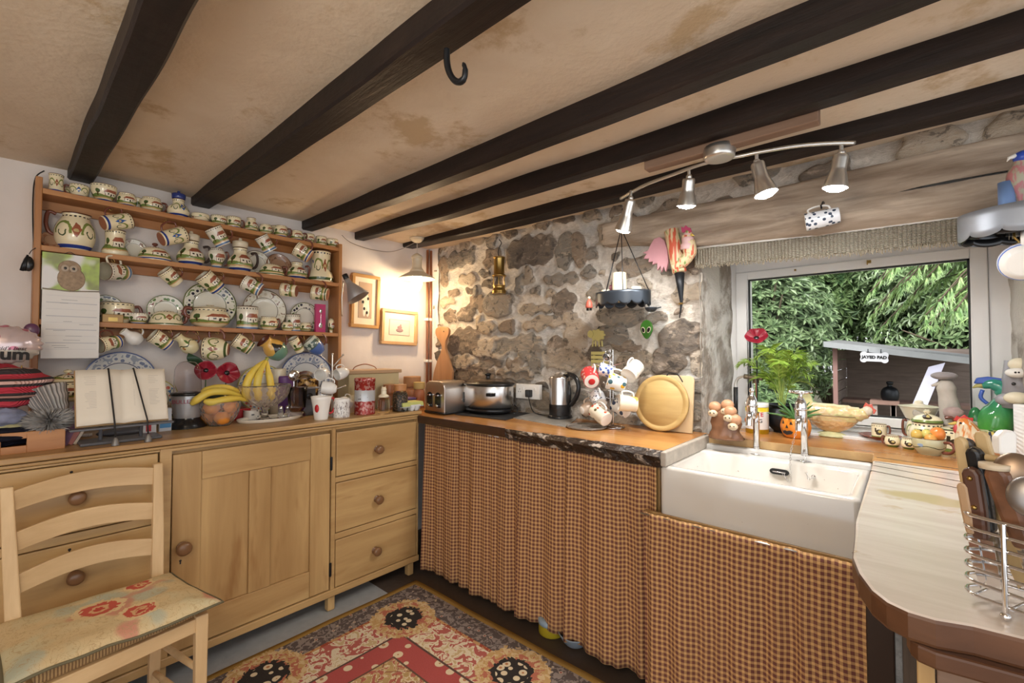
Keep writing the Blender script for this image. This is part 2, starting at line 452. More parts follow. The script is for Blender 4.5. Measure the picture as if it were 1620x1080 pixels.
def _wtR():
    t = NT('window_sheen_worktop'); co = t.coord()  # pale wood colour also carries the window's reflection
    n = t.noise(t.mapping(co, (1.2, 8, 1)), 2, 5, .6, .5); n2 = t.noise(co, 3, 5, .65)
    c = t.mix(t.smooth(n, .35, .7), (.60, .52, .46), (.69, .62, .57)); pc = at(1465, 788, z=.93); g_ = t.sep(co); dx = t.mul(t.sub(g_[0], pc.x), 8.); dy = t.mul(t.sub(g_[1], pc.y), 15.); rr = t.add(t.math('SQRT', t.add(t.mul(dx, dx), t.mul(dy, dy))), t.mul(t.noise(co, 14, 3), .9)); c = t.mix(t.mul(t.smooth(rr, 1.35, 1.0), .8), c, (.46, .36, .17))
    c = t.mix(t.mul(t.smooth(n2, .62, .70), .8), c, (.42, .29, .13))
    t.set(Base_Color=c, Roughness=t.add(.14, t.mul(n2, .2)), Coat_Weight=.5, Coat_Roughness=.12); t.bump(n, .05, .003); return t.m
M['wtR'] = _wtR()
M['edgeR'] = woodmat('worktop_front_edge', (.04, .016, .009), (.15, .065, .03), 'X', 1, .3, (.30, .12, .05), .2, 5)
M['darkwood'] = plain('dark_post', (.03, .014, .008), .5)
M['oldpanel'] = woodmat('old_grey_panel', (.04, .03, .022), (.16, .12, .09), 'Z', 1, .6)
def _ging(name, warm=0):
    t = NT(name); S = t.sep(t.coord('UV'))
    P = .0185
    a = t.lt(t.math('FRACT', t.mul(S[0], 1/P)), .56); b = t.lt(t.math('FRACT', t.mul(S[1], 1/P)), .56)
    c = t.mix(t.mul(t.add(a, b), .5), (.66, .40, .17), (.17, .065, .05))
    t.mix  # three tones: plain, half, full weave
    n = t.noise(t.coord(), 3, 3)
    c2 = t.mix(t.mul(t.smooth(n, .5, .75), .25), c, (.32, .17, .09))
    wv = t.noise(t.mapping(t.coord('UV'), (1, 1, 1)), 900, 2)
    t.set(Base_Color=c2, Roughness=.9, Specular_IOR_Level=.15); t.bump(wv, .2, .001); return t.m
M['gingham'] = _ging('gingham_cotton')
M['ceramic'] = plain('white_fireclay', (.76, .73, .69), .12, var=.05, scale=4, Coat_Weight=.5)
def _sinkm():
    t = NT('worn_fireclay'); co = t.coord(); n = t.noise(co, 3, 3); z = t.noise(co, 55, 3, .7)
    c = t.mix(t.smooth(n, .4, .7), (.70, .675, .63), (.66, .62, .56)); c = t.mix(t.mul(t.smooth(z, .70, .74), .9), c, (.22, .12, .06))
    t.set(Base_Color=c, Roughness=.14, Coat_Weight=.5); return t.m
M['sink'] = _sinkm()
M['whitepaint'] = plain('white_paint', (.70, .69, .67), .45, var=.08)
M['upvc'] = plain('white_window_frame', (.80, .80, .80), .3, var=.03)
M['gasket'] = plain('black_gasket', (.01, .01, .01), .5)
M['chrome'] = plain('chrome', (.75, .75, .76), .12, 1, var=.02)
M['brushed'] = plain('brushed_steel', (.62, .61, .60), .26, 1, var=.05)
M['steelwarm'] = plain('steel_panel', (.66, .60, .55), .3, 1, var=.05)
M['nickel'] = plain('satin_nickel', (.66, .64, .60), .3, .9, var=.03)
M['iron'] = plain('black_iron', (.022, .024, .028), .38, .6, var=.3)
M['ironblue'] = plain('dark_tin_plate', (.05, .06, .075), .35, .7, var=.2)
M['galv'] = plain('grey_galvanised', (.32, .35, .40), .45, .5, var=.2)
M['brass'] = plain('old_brass', (.42, .28, .09), .28, 1, var=.25)
M['copper'] = plain('copper_pipe', (.36, .16, .09), .35, .8, var=.2)
M['blackpl'] = plain('black_plastic', (.012, .012, .013), .22)
M['greypl'] = plain('grey_plastic', (.09, .09, .10), .35)
M['silverpl'] = plain('silver_plastic', (.42, .42, .43), .3, .5)
M['white'] = plain('white_glaze', (.82, .80, .76), .15, var=.04)
M['cream'] = plain('cream_glaze', (.76, .69, .52), .16, var=.06)
M['creamin'] = plain('inside_glaze', (.60, .55, .42), .2, var=.06)
M['brownhandle'] = plain('brown_slip_handle', (.17, .055, .035), .15, var=.2)
M['terra'] = plain('terracotta_base', (.33, .12, .06), .5)
M['red'] = plain('red', (.50, .02, .025), .25)
M['paper'] = plain('paper', (.78, .76, .73), .8, var=.03)
M['black'] = plain('matt_black', (.015, .014, .014), .7)
M['rush'] = (lambda t: (t.set(Base_Color=t.mix(t.wave(t.mapping(t.coord(), (1, 1, 1)), 45, 1, 2, 'BANDS', 'Y'), (.16, .085, .035), (.46, .30, .13)), Roughness=.8), t.m)[1])(NT('woven_rush'))
def vase_col(name, c, rough=.15, **k): return plain(name, c, rough, **k)
BLUE = (.02, .05, .26); GREEN = (.06, .10, .03); BLK = (.03, .03, .03)
PM = {
 'cb': pottery('cottage_ware_blue_band', 'cottage', BLUE), 'cg': pottery('cottage_ware_green_band', 'cottage', GREEN),
 'c0': pottery('cottage_ware_plain', 'cottage', None), 'cw': pottery('cottage_ware_pale', 'cottage', (.10, .20, .40), (.80, .76, .64)),
 'fr': pottery('scroll_flower_ware_red', 'flower', BLUE), 'fb': pottery('scroll_flower_ware_blue', 'flower', BLUE, accent=(.03, .10, .34)),
 'fg': pottery('scroll_flower_ware_green', 'flower', GREEN, accent=(.32, .10, .05)), 'sc': pottery('scroll_line_ware', 'scroll', BLUE),
 'sg': pottery('scroll_line_ware_green', 'scroll', GREEN), 'sh': pottery('sailing_boat_ware', 'ship', None, rep=2),
 'ck': pottery('cockerel_ware', 'cockerel', None, rep=2),
}
# ============================================================ THE ROOM
XW = -2.735; YW = 2.18; ZC = 2.09; DT = .958; WT = .93
b = MB()
b.grid(lambda u, v: (XW-.1+u*5.0, -2.6+v*4.9, ZC + .008*noise.noise(Vector((u*9, v*9, 0)))), 60, 60, flip=True)
struct(b.build('ceiling', M['ceiling'], solid=0))
b = MB(); b.box(XW-.1, 2.3, -2.6, 2.3, -.06, -.004); 
t = NT('slate_floor'); co = t.coord('Object')
fc = t.mix(t.smooth(t.noise(co, 3, 5, .6), .35, .7), (.10, .075, .055), (.20, .17, .14))
S = t.sep(co)
grey = t.mix(t.noise(co, 25, 4), (.30, .31, .31), (.42, .43, .43))
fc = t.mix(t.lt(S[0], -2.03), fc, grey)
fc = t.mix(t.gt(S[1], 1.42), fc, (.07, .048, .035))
t.set(Base_Color=fc, Roughness=.6); t.bump(t.noise(co, 20, 5), .3, .01)
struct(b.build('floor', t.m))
# dresser wall
b = MB()
b.grid(lambda u, v: (XW + .010*noise.noise(Vector((u*14, v*7, 3))), -2.6+u*4.9, v*2.1), 90, 40)
b.box(XW-.08, XW-.03, -2.6, 2.3, 0, 2.1)
struct(b.build('wall_left', M['wall']))
b = MB(); b.box(XW, -1.35, -1.12, -1.05, 0, 2.09); struct(b.build('light_blocking_wall', M['wall']))  # unseen wall added to block light from behind, darkening the left side
# stone wall ------------------------------------------------------
def px_stone(X, Y, W, H, k, ox, oy):
    u = ox+X/k; v = oy+Y/k; p = at(u, v, y=YW); s_ = dep(p)/FPX
    q = at(u+W/k/2, v, y=YW); q0 = at(u-W/k/2, v, y=YW)
    return (p.x, p.z, (q.x-q0.x)/2*1.13, H/k*s_/2*1.16)
ST = []
for X, Y, W, H in [(95,370,62,190),(200,290,190,110),(660,235,310,185),(885,230,105,230),(985,225,100,210),(860,420,230,78),(870,575,150,140),(590,460,60,130),
    (450,590,190,150),(310,580,110,95),(310,500,42,70),(160,510,85,50),(120,570,100,55),(235,650,115,110),(390,742,120,72),(510,735,95,80),(320,700,30,100),
    (700,615,220,65),(780,702,340,82),(560,850,310,100),(225,830,210,165),(840,840,160,65),(960,785,160,165),(885,940,290,120),(700,970,90,130),(565,980,110,62),
    (400,968,170,60),(195,968,170,80),(290,1055,270,85),(650,395,75,95),(420,450,150,60),(800,520,90,50),(560,1050,220,50),(240,420,120,70)]:
    ST.append(px_stone(X, Y, W, H, 4.154, 680, 340))
for X, Y, W, H in [(155,150,80,185),(60,440,90,80),(420,400,300,140),(500,525,150,55),(840,600,250,150),(300,790,400,150),(110,600,120,120),(240,935,220,160),
    (590,800,140,80),(770,960,330,260),(980,920,150,250),(330,1020,240,60),(90,300,80,120),(1010,640,120,130)]:
    ST.append(px_stone(X, Y, W, H, 4.909, 920, 340))
for X, Y, W, H in [(820,90,260,140),(1210,120,200,120),(1400,110,180,150),(640,60,160,90),(420,40,220,110),(990,60,90,80),(1560,120,90,110),(1560,250,110,110),(300,170,170,70),
    (560,180,160,70),(1080,220,120,90),(1300,240,110,90),(700,330,160,90),(900,300,120,80),(1560,390,90,90),(1180,330,150,70)]:
    ST.append(px_stone(X, Y, W, H, 3.52, 660, 540))
rs = random.Random(3)
def filler(x0, x1, z0, z1, n, smin, smax):
    for _ in range(n):
        a = rs.uniform(smin, smax); bb = a*rs.uniform(.42, .85); x = rs.uniform(x0, x1); z = rs.uniform(z0, z1)
        if all(abs(x-p[0]) > (a+p[2])*.95 or abs(z-p[1]) > (bb+p[3])*.95 for p in ST): ST.append((x, z, a, bb))
filler(XW, -.72, .85, 2.1, 900, .05, .12); filler(XW, -.72, .85, 2.1, 900, .03, .05)
filler(.25, 1.7, .85, 2.1, 500, .07, .13); filler(.25, 1.7, .85, 2.1, 900, .03, .06)
filler(-.9, 1.7, 1.7, 2.1, 300, .06, .12)
GX = .0085; xs = np.arange(XW-.02, 1.75, GX); zs_ = np.arange(.0, 2.11, GX); nx, nz_ = len(xs), len(zs_)
hgt = np.zeros((nz_, nx)); msk = np.zeros((nz_, nx)); sid = np.zeros((nz_, nx))
Xg, Zg = np.meshgrid(xs, zs_)
wx = .010*np.sin(Xg*31+2*np.sin(Zg*23)) + .007*np.sin(Zg*57+Xg*44+1) ; wz = .009*np.sin(Zg*29+2*np.sin(Xg*27)) + .006*np.sin(Xg*63-Zg*38)
for k, (cx, cz, a, bb) in enumerate(ST):
    i0 = max(int((cx-a*1.25-xs[0])/GX), 0); i1 = min(int((cx+a*1.25-xs[0])/GX)+2, nx); j0 = max(int((cz-bb*1.25)/GX)-1, 0); j1 = min(int((cz+bb*1.25)/GX)+2, nz_)
    if i1 <= i0 or j1 <= j0: continue
    ang = rs.uniform(-.14, .14); ex = rs.uniform(2.3, 4.2)
    dx = Xg[j0:j1, i0:i1]+wx[j0:j1, i0:i1]-cx; dz = Zg[j0:j1, i0:i1]+wz[j0:j1, i0:i1]-cz
    rx = (dx*math.cos(ang)+dz*math.sin(ang))/a; rz = (-dx*math.sin(ang)+dz*math.cos(ang))/bb
    d = (np.abs(rx)**ex+np.abs(rz)**ex)**(1/ex)
    s_ = np.clip((1.06-d)/.26, 0, 1); s_ = s_*s_*(3-2*s_)
    h = s_*(rs.uniform(.014, .034) + .006*(rx*rs.uniform(-1, 1)+rz*rs.uniform(-1, 1)))
    up = s_ > msk[j0:j1, i0:i1]
    hgt[j0:j1, i0:i1] = np.where(up, h, hgt[j0:j1, i0:i1]); sid[j0:j1, i0:i1] = np.where(up, rs.random(), sid[j0:j1, i0:i1]); msk[j0:j1, i0:i1] = np.maximum(msk[j0:j1, i0:i1], s_)
WX0, WX1, WZ0, WZ1 = -.735, .30, WT, 1.80
verts = []; keep = {}
for j in range(nz_):
    for i in range(nx):
        x = xs[i]; z = zs_[j]
        if WX0+.004 < x < WX1-.004 and WZ0 < z < WZ1: continue
        nn = noise.fractal(Vector((x*9, z*14, 0)), 1, 2, 3)*.006
        keep[(i, j)] = len(verts); verts.append((x, YW - hgt[j, i] - nn + .012, z))
faces = []; cols_ = []
for j in range(nz_-1):
    for i in range(nx-1):
        q = [keep.get(a) for a in ((i, j), (i+1, j), (i+1, j+1), (i, j+1))]
        if None not in q: faces.append(q)
me = bpy.data.meshes.new('wall_back'); me.from_pydata(verts, [], faces); me.materials.append(M['stone'])
me.polygons.foreach_set('use_smooth', [True]*len(faces))
at_ = me.color_attributes.new('mask', 'FLOAT_COLOR', 'POINT')
arr = np.zeros((len(verts), 4)); arr[:, 3] = 1
for (i, j), k in keep.items(): arr[k, 0] = msk[j, i]; arr[k, 1] = sid[j, i]
at_.data.foreach_set('color', arr.ravel()); me.update()
wb = bpy.data.objects.new('wall_back', me); col.objects.link(wb); struct(wb)
# reveals of the window opening
def rough(fn, nu, nv, name, mat, amp=.012, flip=False):
    b = MB()
    def g(u, v):
        p = Vector(fn(u, v)); n = noise.fractal(p*7, 1, 2, 4)*amp
        return p + Vector((n, n*.3, n*.5))
    b.grid(g, nu, nv, flip=flip); return struct(b.build(name, mat))
rough(lambda u, v: (WX0 + .03*u*u, YW-.02+u*.50, WT-.02+v*.9), 30, 50, 'trim_1', M['reveal'], .008)
rough(lambda u, v: (WX1 - .01*u, YW-.02+u*.50, WT-.02+v*.9), 30, 50, 'trim_2', M['reveal'], .008, flip=True)
rough(lambda u, v: (WX0-.03+v*1.12, YW-.0+u*.46, 1.775), 20, 30, 'trim_3', M['whitepaint'], .004)
# pale plaster strip where the two walls meet
b = MB()
b.grid(lambda u, v: (XW+.005+u*.075, YW-.035+.03*u+.012*noise.noise(Vector((u*3, v*9, 1))), .9+v*1.2), 6, 60)
struct(b.build('trim_4', M['wall']))

# ------------------------------------------------------------ beams
def beam(y0, y1, zb, label, x1=2.2, wob=.006):
    b = MB(); N = 90; sec = []
    for i in range(N+1):
        x = XW+.005 + (x1-XW)*i/N
        a = wob*noise.noise(Vector((x*3, y0*9, 1))); c = wob*noise.noise(Vector((x*3, y1*9, 5))); d = wob*noise.noise(Vector((x*2.3, y0*5, 9)))
        zz = zb + .028*max(0, (XW+.9-x)/.9)
        r = .007
        sec.append([(x, y0+a, ZC+.012), (x, y0+a, zz+r+d), (x, y0+a+r, zz+d), (x, y1+c-r, zz+d*.4), (x, y1+c, zz+r+d*.4), (x, y1+c, ZC+.012)])
    vs = [p for s in sec for p in s]; fs = []
    for i in range(N):
        for k in range(5): fs.append((i*6+k, i*6+k+1, (i+1)*6+k+1, (i+1)*6+k))
    fs.append(tuple(range(5, -1, -1))); fs.append(tuple(N*6+k for k in range(6)))
    b.add(vs, fs, smooth=False)
    o = b.build('ceiling_beam', M['beam']); tag(o, label, 'beam', 'black ceiling beams'); return o
beam(.178, .262, 2.022, 'black ceiling beam furthest left, ending above the left end of the pottery rack')
beam(.628, .716, 2.022, 'black ceiling beam with the iron hook hanging from it')
beam(1.188, 1.255, 2.012, 'black ceiling beam third from the left, ending above the right end of the rack')
beam(1.530, 1.602, 2.020, 'black ceiling beam with the brown batten along its side')
beam(1.905, 2.000, 2.035, 'black ceiling beam nearest the stone wall, behind the spotlight bar')
# batten under the beam
b = MB(); b.box(-.745, -.194, 1.600, 1.645, 1.992, 2.045)
tag(b.build('timber_batten', M['batten'], bevel=.004), 'short brown timber batten beside a black beam, carrying the spotlight bar', 'batten')
# lintel
b = MB()
def lint(u, v):
    x = -1.235 + u*2.9; a = v*2*PI
    zt = 2.00+.004*math.sin(x*3) ; zb = np.interp(x, [-1.23, -1.1, -.72, -.27, .3, 2], [1.872, 1.868, 1.79, 1.762, 1.752, 1.75])
    cz = (zt+zb)/2; hh = (zt-zb)/2; ex = .45
    cy = math.cos(a); sy = math.sin(a)
    y = math.copysign(abs(cy)**ex, cy)*.075; z = math.copysign(abs(sy)**ex, sy)*hh
    n = noise.fractal(Vector((x*2.2, a*1.3, 0)), 1, 2, 4)*.012
    e = 1 if u > 0 else .9
    return (x + (.03*noise.noise(Vector((a*2, 3, 0))) if u == 0 else 0), 2.195-y*e - n, cz+z*e + n*.6)
b.grid(lint, 120, 30, flip=True); b.grid(lambda u, v: (-1.235, 2.195+(u-.5)*.13, 1.885+v*.1), 2, 2)
tag(b.build('lintel_beam', M['lintel']), 'thick weathered oak lintel beam across the stone wall above the window', 'beam')

# ------------------------------------------------------------ window
YG = 2.60
def rail(bm, x0, x1, z0, z1, y0, y1): bm.box(x0, x1, y0, y1, z0, z1)
b = MB(); X0, X1, Z0, Z1 = -.735, .305, .935, 1.775
gx0, gx1, gz0, gz1 = -.632, .185, 1.015, 1.682
ax0, ax1, az0, az1 = -.690, .236, .970, 1.722
for (a0, a1, c0, c1, d0, d1, e0, e1, y0) in [(X0, X1, Z0, Z1, ax0, ax1, az0, az1, 2.585), (ax0+.002, ax1-.002, az0+.002, az1-.002, gx0, gx1, gz0, gz1, 2.570)]:
    b.box(a0, d0, y0, 2.66, c0, c1); b.box(d1, a1, y0, 2.66, c0, c1); b.box(d0, d1, y0, 2.66, c0, e0); b.box(d0, d1, y0, 2.66, e1, c1)
win = struct(b.build('window_1', M['upvc'], bevel=.004))
b = MB()
g = .007
b.box(gx0, gx0+g, 2.588, 2.60, gz0, gz1); b.box(gx1-g, gx1, 2.588, 2.60, gz0, gz1); b.box(gx0, gx1, 2.588, 2.60, gz0, gz0+g); b.box(gx0, gx1, 2.588, 2.60, gz1-g, gz1)
b.build('window_gasket', M['gasket'], parent=win)
t = NT('window_glass'); lw = t.smooth(t.noise(t.coord(), 60, 3, .7), .66, .72)
t.set(Base_Color=(1, 1, 1), Roughness=.0, Transmission_Weight=1, IOR=1.02, Alpha=t.add(.06, t.mul(lw, .10)))
b = MB(); b.box(gx0+g, gx1-g, 2.597, 2.600, gz0+g, gz1-g); b.build('window_pane', t.m, parent=win)
b = MB(); b.box(-.14, -.125, 2.55, 2.59, 1.70, 1.712); b.box(-.14, -.136, 2.545, 2.555, 1.692, 1.712); b.box(-.42, -.412, 2.56, 2.59, 1.70, 1.708)
b.build('window_catch', M['brass'], parent=win)
# white inner sill board
b = MB(); b.box(-.70, .30, 2.42, 2.62, WT-.02, WT+.012); struct(b.build('trim_5', M['whitepaint'], bevel=.004))
# pelmet, knobbly woven
t = NT('beaded_braid'); co = t.coord('UV'); S = t.sep(co)
px_ = t.math('FRACT', t.mul(S[0], 90.)); pz = t.math('FRACT', t.add(t.mul(S[1], 14.), t.mul(t.math('FLOOR', t.mul(S[0], 90.)), .5)))
hh = t.mul(t.math('SINE', t.mul(px_, PI)), t.math('SINE', t.mul(pz, PI)))
t.set(Base_Color=t.mix(hh, (.34, .29, .21), (.76, .71, .60)), Roughness=.55); t.bump(hh, 1, .01)
b = MB()
def pel(u, v):
    x = -.755 + u*1.15; zt = np.interp(x, [-.755, -.45, -.1, .18, .4], [1.785, 1.772, 1.760, 1.756, 1.756]); fr = .006*noise.noise(Vector((x*120, 0, 0)))*(v < .1)
    return (x, 2.150 + .004*math.sin(x*40), zt - .078*(1-v) + fr)
b.grid(pel, 160, 8, uvf=lambda u, v: (u, v), smooth=True)
pm_ = thing('beaded_pelmet', 'knobbly beige beaded braid hanging along the lintel above the window', 'pelmet', (0, 0, 0))
b.build('braid', t.m, parent=pm_, solid=.008)
b = MB(); b.box(-.76, .40, 2.140, 2.16, 1.752, 1.766, M=None); 
b = MB(); b.tube([(-.76, 2.148, 1.790), (-.45, 2.148, 1.778), (-.1, 2.148, 1.766), (.18, 2.148, 1.762), (.42, 2.148, 1.762)], .006, n=6)
b.build('top_tape', M['whitepaint'], parent=pm_)
b = MB()
for i in range(230):
    x = -.75+i*.005; zt = np.interp(x, [-.755, -.45, -.1, .18, .4], [1.785, 1.772, 1.760, 1.756, 1.756])-.072
    l = .012+.012*rs.random(); b.tube([(x, 2.148+.003*rs.uniform(-1, 1), zt), (x+rs.uniform(-.004, .004), 2.148, zt-l)], .0019, n=4)
b.build('fringe', t.m, parent=pm_)['kind'] = 'stuff'

# ------------------------------------------------------------ sill, worktops
def slab(name, outl, z0, z1, mats, edge=None, **k):
    b = MB(); b.prism(outl, z0, z1)
    for i in range(2, len(b.f)): b.m[i] = 1
    return b.build(name, mats, **k)
b = MB(); outl = [(-.70, 2.118), (-.70, 2.60), (.31, 2.60), (.31, 2.14), (1.5, 2.14), (1.5, 2.0), (-.105, 2.0), (-.108, 2.132)]
tag(slab('window_sill_board', outl, WT-.035, WT, [M['worktop'], M['pine']], bevel=.003), 'orange varnished wooden sill board behind the sink, running into the window', 'sill')
# left worktop with live edge
b = MB(); N = 160; top = []; 
def fedge(x):
    n = noise.fractal(Vector((x*6, 2, 0)), 1, 2, 4)
    return 1.650 + (.010*n if x > -1.55 else .001*n) - (.012 if x > -1.5 else 0)
vs = []; fs = []; ms = []
for i in range(N+1):
    x = -2.20 + 1.492*i/N; y = fedge(x); live = x > -1.50
    k = .012*noise.noise(Vector((x*15, 4, 0))) if live else 0; zb = WT-.045 - (.008+abs(k) if live else 0)
    fy = y + (.018+.02*abs(noise.noise(Vector((x*22, 8, 0)))) if live else 0)
    lv = min(1, max(0, (x+1.52)/.25)); gr = min(1, max(0, (x+1.5)/.7)); nb2 = noise.fractal(Vector((x*13, 1, 5)), 1, 2, 4)
    vs += [(x, 2.17, WT), (x, y + .002 + lv*(.012+.020*gr+abs(k)+.010*nb2), WT), (x, y - lv*(.004-.010*nb2), WT-.010-.008*lv), (x, fy - lv*(.012+.010*nb2), WT-.030-.010*gr), (x, fy+.004, zb-.012*gr), (x, 2.17, zb)]
for i in range(N):
    for k in range(6):
        l = (k+1) % 6; fs.append((i*6+k, (i+1)*6+k, (i+1)*6+l, i*6+l)); ms.append(0 if k == 0 else (1 if (-2.20+1.51*i/N) > -1.5 else 2))
fs += [tuple(range(6)), tuple(N*6+k for k in range(5, -1, -1))]; ms += [2, 3]
b.add(vs, fs, smooth=False); b.m = ms
b.box(XW+.03, -2.2005, 1.674, 2.165, WT-.04, WT, mi=0); b.m = b.m
tag(b.build('worktop', [M['worktop'], M['bark'], M['edge_dark'], M['endgrain']]), 'orange wooden worktop with a dark bark front edge below the stone wall', 'worktop')
# right worktop, window sheen lightened into its wood colour
R = [(-.104, 1.999), (-.1, 1.72), (-.099, 1.45), (-.098, 1.25)] + [tuple(at(u, v, z=WT)[:2]) for u, v in [(1352, 842), (1348, 880), (1358, 905), (1378, 932), (1402, 951), (1436, 967), (1480, 980), (1540, 990), (1620, 1010)]]
R = [(p[0], p[1]) for p in R] + [(.35, .93), (1.2, .9), (1.2, 1.999)]
rw = thing('worktop', 'pale worktop with a curved front to the right of the sink', 'worktop', (0, 0, 0))
b = MB(); b.prism(R, WT-.042, WT)
for i in range(2, len(b.f)): b.m[i] = 1
b.build('top_board', [M['wtR'], M['edgeR']], parent=rw, bevel=.006)
for (u0, v0, u1, v1) in [(1387, 723, 1512, 741), (1384, 730, 1512, 750), (1382, 736, 1512, 760), (1378, 744, 1512, 771)]:
    p = at(u0, v0, z=WT); q = at(u1, v1, z=WT); q = p + (q-p)*1.9; d = (q-p).normalized(); n = Vector((-d.y, d.x, 0))*.003
    b = MB(); b.hexa([tuple(a) for a in (p+n-cZ*.004, q+n-cZ*.004, p-n-cZ*.004, q-n-cZ*.004, p+n+cZ*.0006, q+n+cZ*.0006, p-n+cZ*.0006, q-n+cZ*.0006)])
    b.build('drainage_groove', M['edge_dark'], parent=rw)
P2 = [(at(1436, 994, z=WT-.06)+Vector((0, 0, 0)))]
b = MB(); o2 = [tuple((at(u, v, z=WT-.045))[:2]) for u, v in [(1434, 1000), (1440, 1012), (1452, 1022), (1480, 1034), (1540, 1050), (1620, 1072)]]
o2 = o2 + [(.4, .985), (1.1, .985), (1.1, 1.9), (o2[0][0], 1.9)]
b.prism(o2, WT-.068, WT-.0425); b.build('apron_board', M['edgeR'], parent=rw, bevel=.004)
# pine cabinet under right worktop
p0 = at(1450, 1040, z=.80)
cb = thing('base_cabinet', 'pine boarded cupboard below the curved end of the pale worktop', 'cabinet', (0, 0, 0))
b = MB(); b.box(p0.x, p0.x+.022, p0.y-.0, p0.y+.05, .02, WT-.070); b.build('corner_post', M['pineV'], parent=cb, bevel=.002)
b = MB()
for i in range(6): b.box(p0.x+.024+i*.075, p0.x+.024+i*.075+.072, p0.y+.012, p0.y+.03, .02, WT-.070)
b.build('board_front', M['batten'], parent=cb, bevel=.0015)
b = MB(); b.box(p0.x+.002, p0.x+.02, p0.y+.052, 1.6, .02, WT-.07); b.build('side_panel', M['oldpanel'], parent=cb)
b = MB(); b.box(-.105, -.045, 1.60, 1.66, 0.0, WT-.044)
tag(b.build('worktop_post', M['darkwood'], bevel=.003), 'dark upright post beside the sink curtain, under the pale worktop', 'post')
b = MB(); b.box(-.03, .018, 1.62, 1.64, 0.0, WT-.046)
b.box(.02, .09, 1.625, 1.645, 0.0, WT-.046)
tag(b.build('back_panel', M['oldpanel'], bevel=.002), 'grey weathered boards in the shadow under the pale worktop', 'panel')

# ------------------------------------------------------------ sink
def rrect(x0, x1, y0, y1, r, z, n=6):
    out = []
    for cx, cy, a0 in ((x1-r, y1-r, 0), (x0+r, y1-r, PI/2), (x0+r, y0+r, PI), (x1-r, y0+r, 3*PI/2)):
        for k in range(n+1):
            a = a0 + PI/2*k/n; out.append((cx+r*math.cos(a), cy+r*math.sin(a), z))
    return out
sx0, sx1, sy0, sy1, sz = -.717, -.113, 1.652, 2.118, .876
sk = thing('belfast_sink', 'large worn white ceramic sink below the window', 'sink', (0, 0, 0))
rings = [rrect(sx0+.012, sx1-.012, sy0+.012, sy1-.012, .02, .652), rrect(sx0, sx1, sy0, sy1, .02, .664), rrect(sx0, sx1, sy0, sy1, .02, sz-.012), rrect(sx0+.004, sx1-.004, sy0+.004, sy1-.004, .018, sz-.003), rrect(sx0+.012, sx1-.012, sy0+.012, sy1-.012, .016, sz),
         rrect(sx0+.026, sx1-.026, sy0+.026, sy1-.075, .03, sz), rrect(sx0+.034, sx1-.034, sy0+.034, sy1-.083, .034, sz-.008), rrect(sx0+.044, sx1-.044, sy0+.044, sy1-.092, .04, .72), rrect(sx0+.06, sx1-.06, sy0+.06, sy1-.105, .04, .695), rrect(sx0+.10, sx1-.10, sy0+.10, sy1-.15, .04, .688)]
b = MB(); n_ = len(rings[0]); vs = [p for r in rings for p in r]; fs = []
for j in range(len(rings)-1):
    for k in range(n_): fs.append((j*n_+k, j*n_+(k+1) % n_, (j+1)*n_+(k+1) % n_, (j+1)*n_+k))
fs.append(tuple(range(n_-1, -1, -1))); fs.append(tuple((len(rings)-1)*n_+k for k in range(n_)))
b.add(vs, fs, smooth=True); b.build('basin', M['sink'], parent=sk)
ov = at(1233, 746, y=sy1-.088)
b = MB()
Mo = frame((ov.x, ov.y-.001, ov.z), (1, 0, 0), (0, 0, 1), (0, -1, 0))
b.prism([(x, y) for x, y in [(.034*math.copysign(1, math.cos(a))*.55+.015*math.cos(a), .011*math.sin(a)) for a in [2*PI*k/24 for k in range(24)]]], -.002, .003, M=Mo)
b.build('overflow_slot', M['black'], parent=sk)
b = MB(); b.tube([Mo @ Vector((x, 0, .006)) for x in (-.022, .022)], .003, n=8); b.build('overflow_bar', M['chrome'], parent=sk)
# white painted strip behind the sink
b = MB(); b.box(-.70, -.112, 2.085, 2.122, sz-.004, .897)
tag(b.build('splash_strip', M['whitepaint'], bevel=.006), 'white painted strip along the back of the sink under the sill board', 'strip')
b = MB(); b.box(-.7079, -.686, 1.640, 2.12, sz+.001, WT+.0005)
tag(b.build('worktop_end_board', M['endgrain'], bevel=.004), 'grey weathered end board of the worktop beside the sink', 'board')
b = MB(); b.box(-.765, -.735, 1.70, 1.74, .0, .868); tag(b.build('sink_post', M['pineV'], bevel=.003), 'pine upright between the long curtain and the sink', 'post')
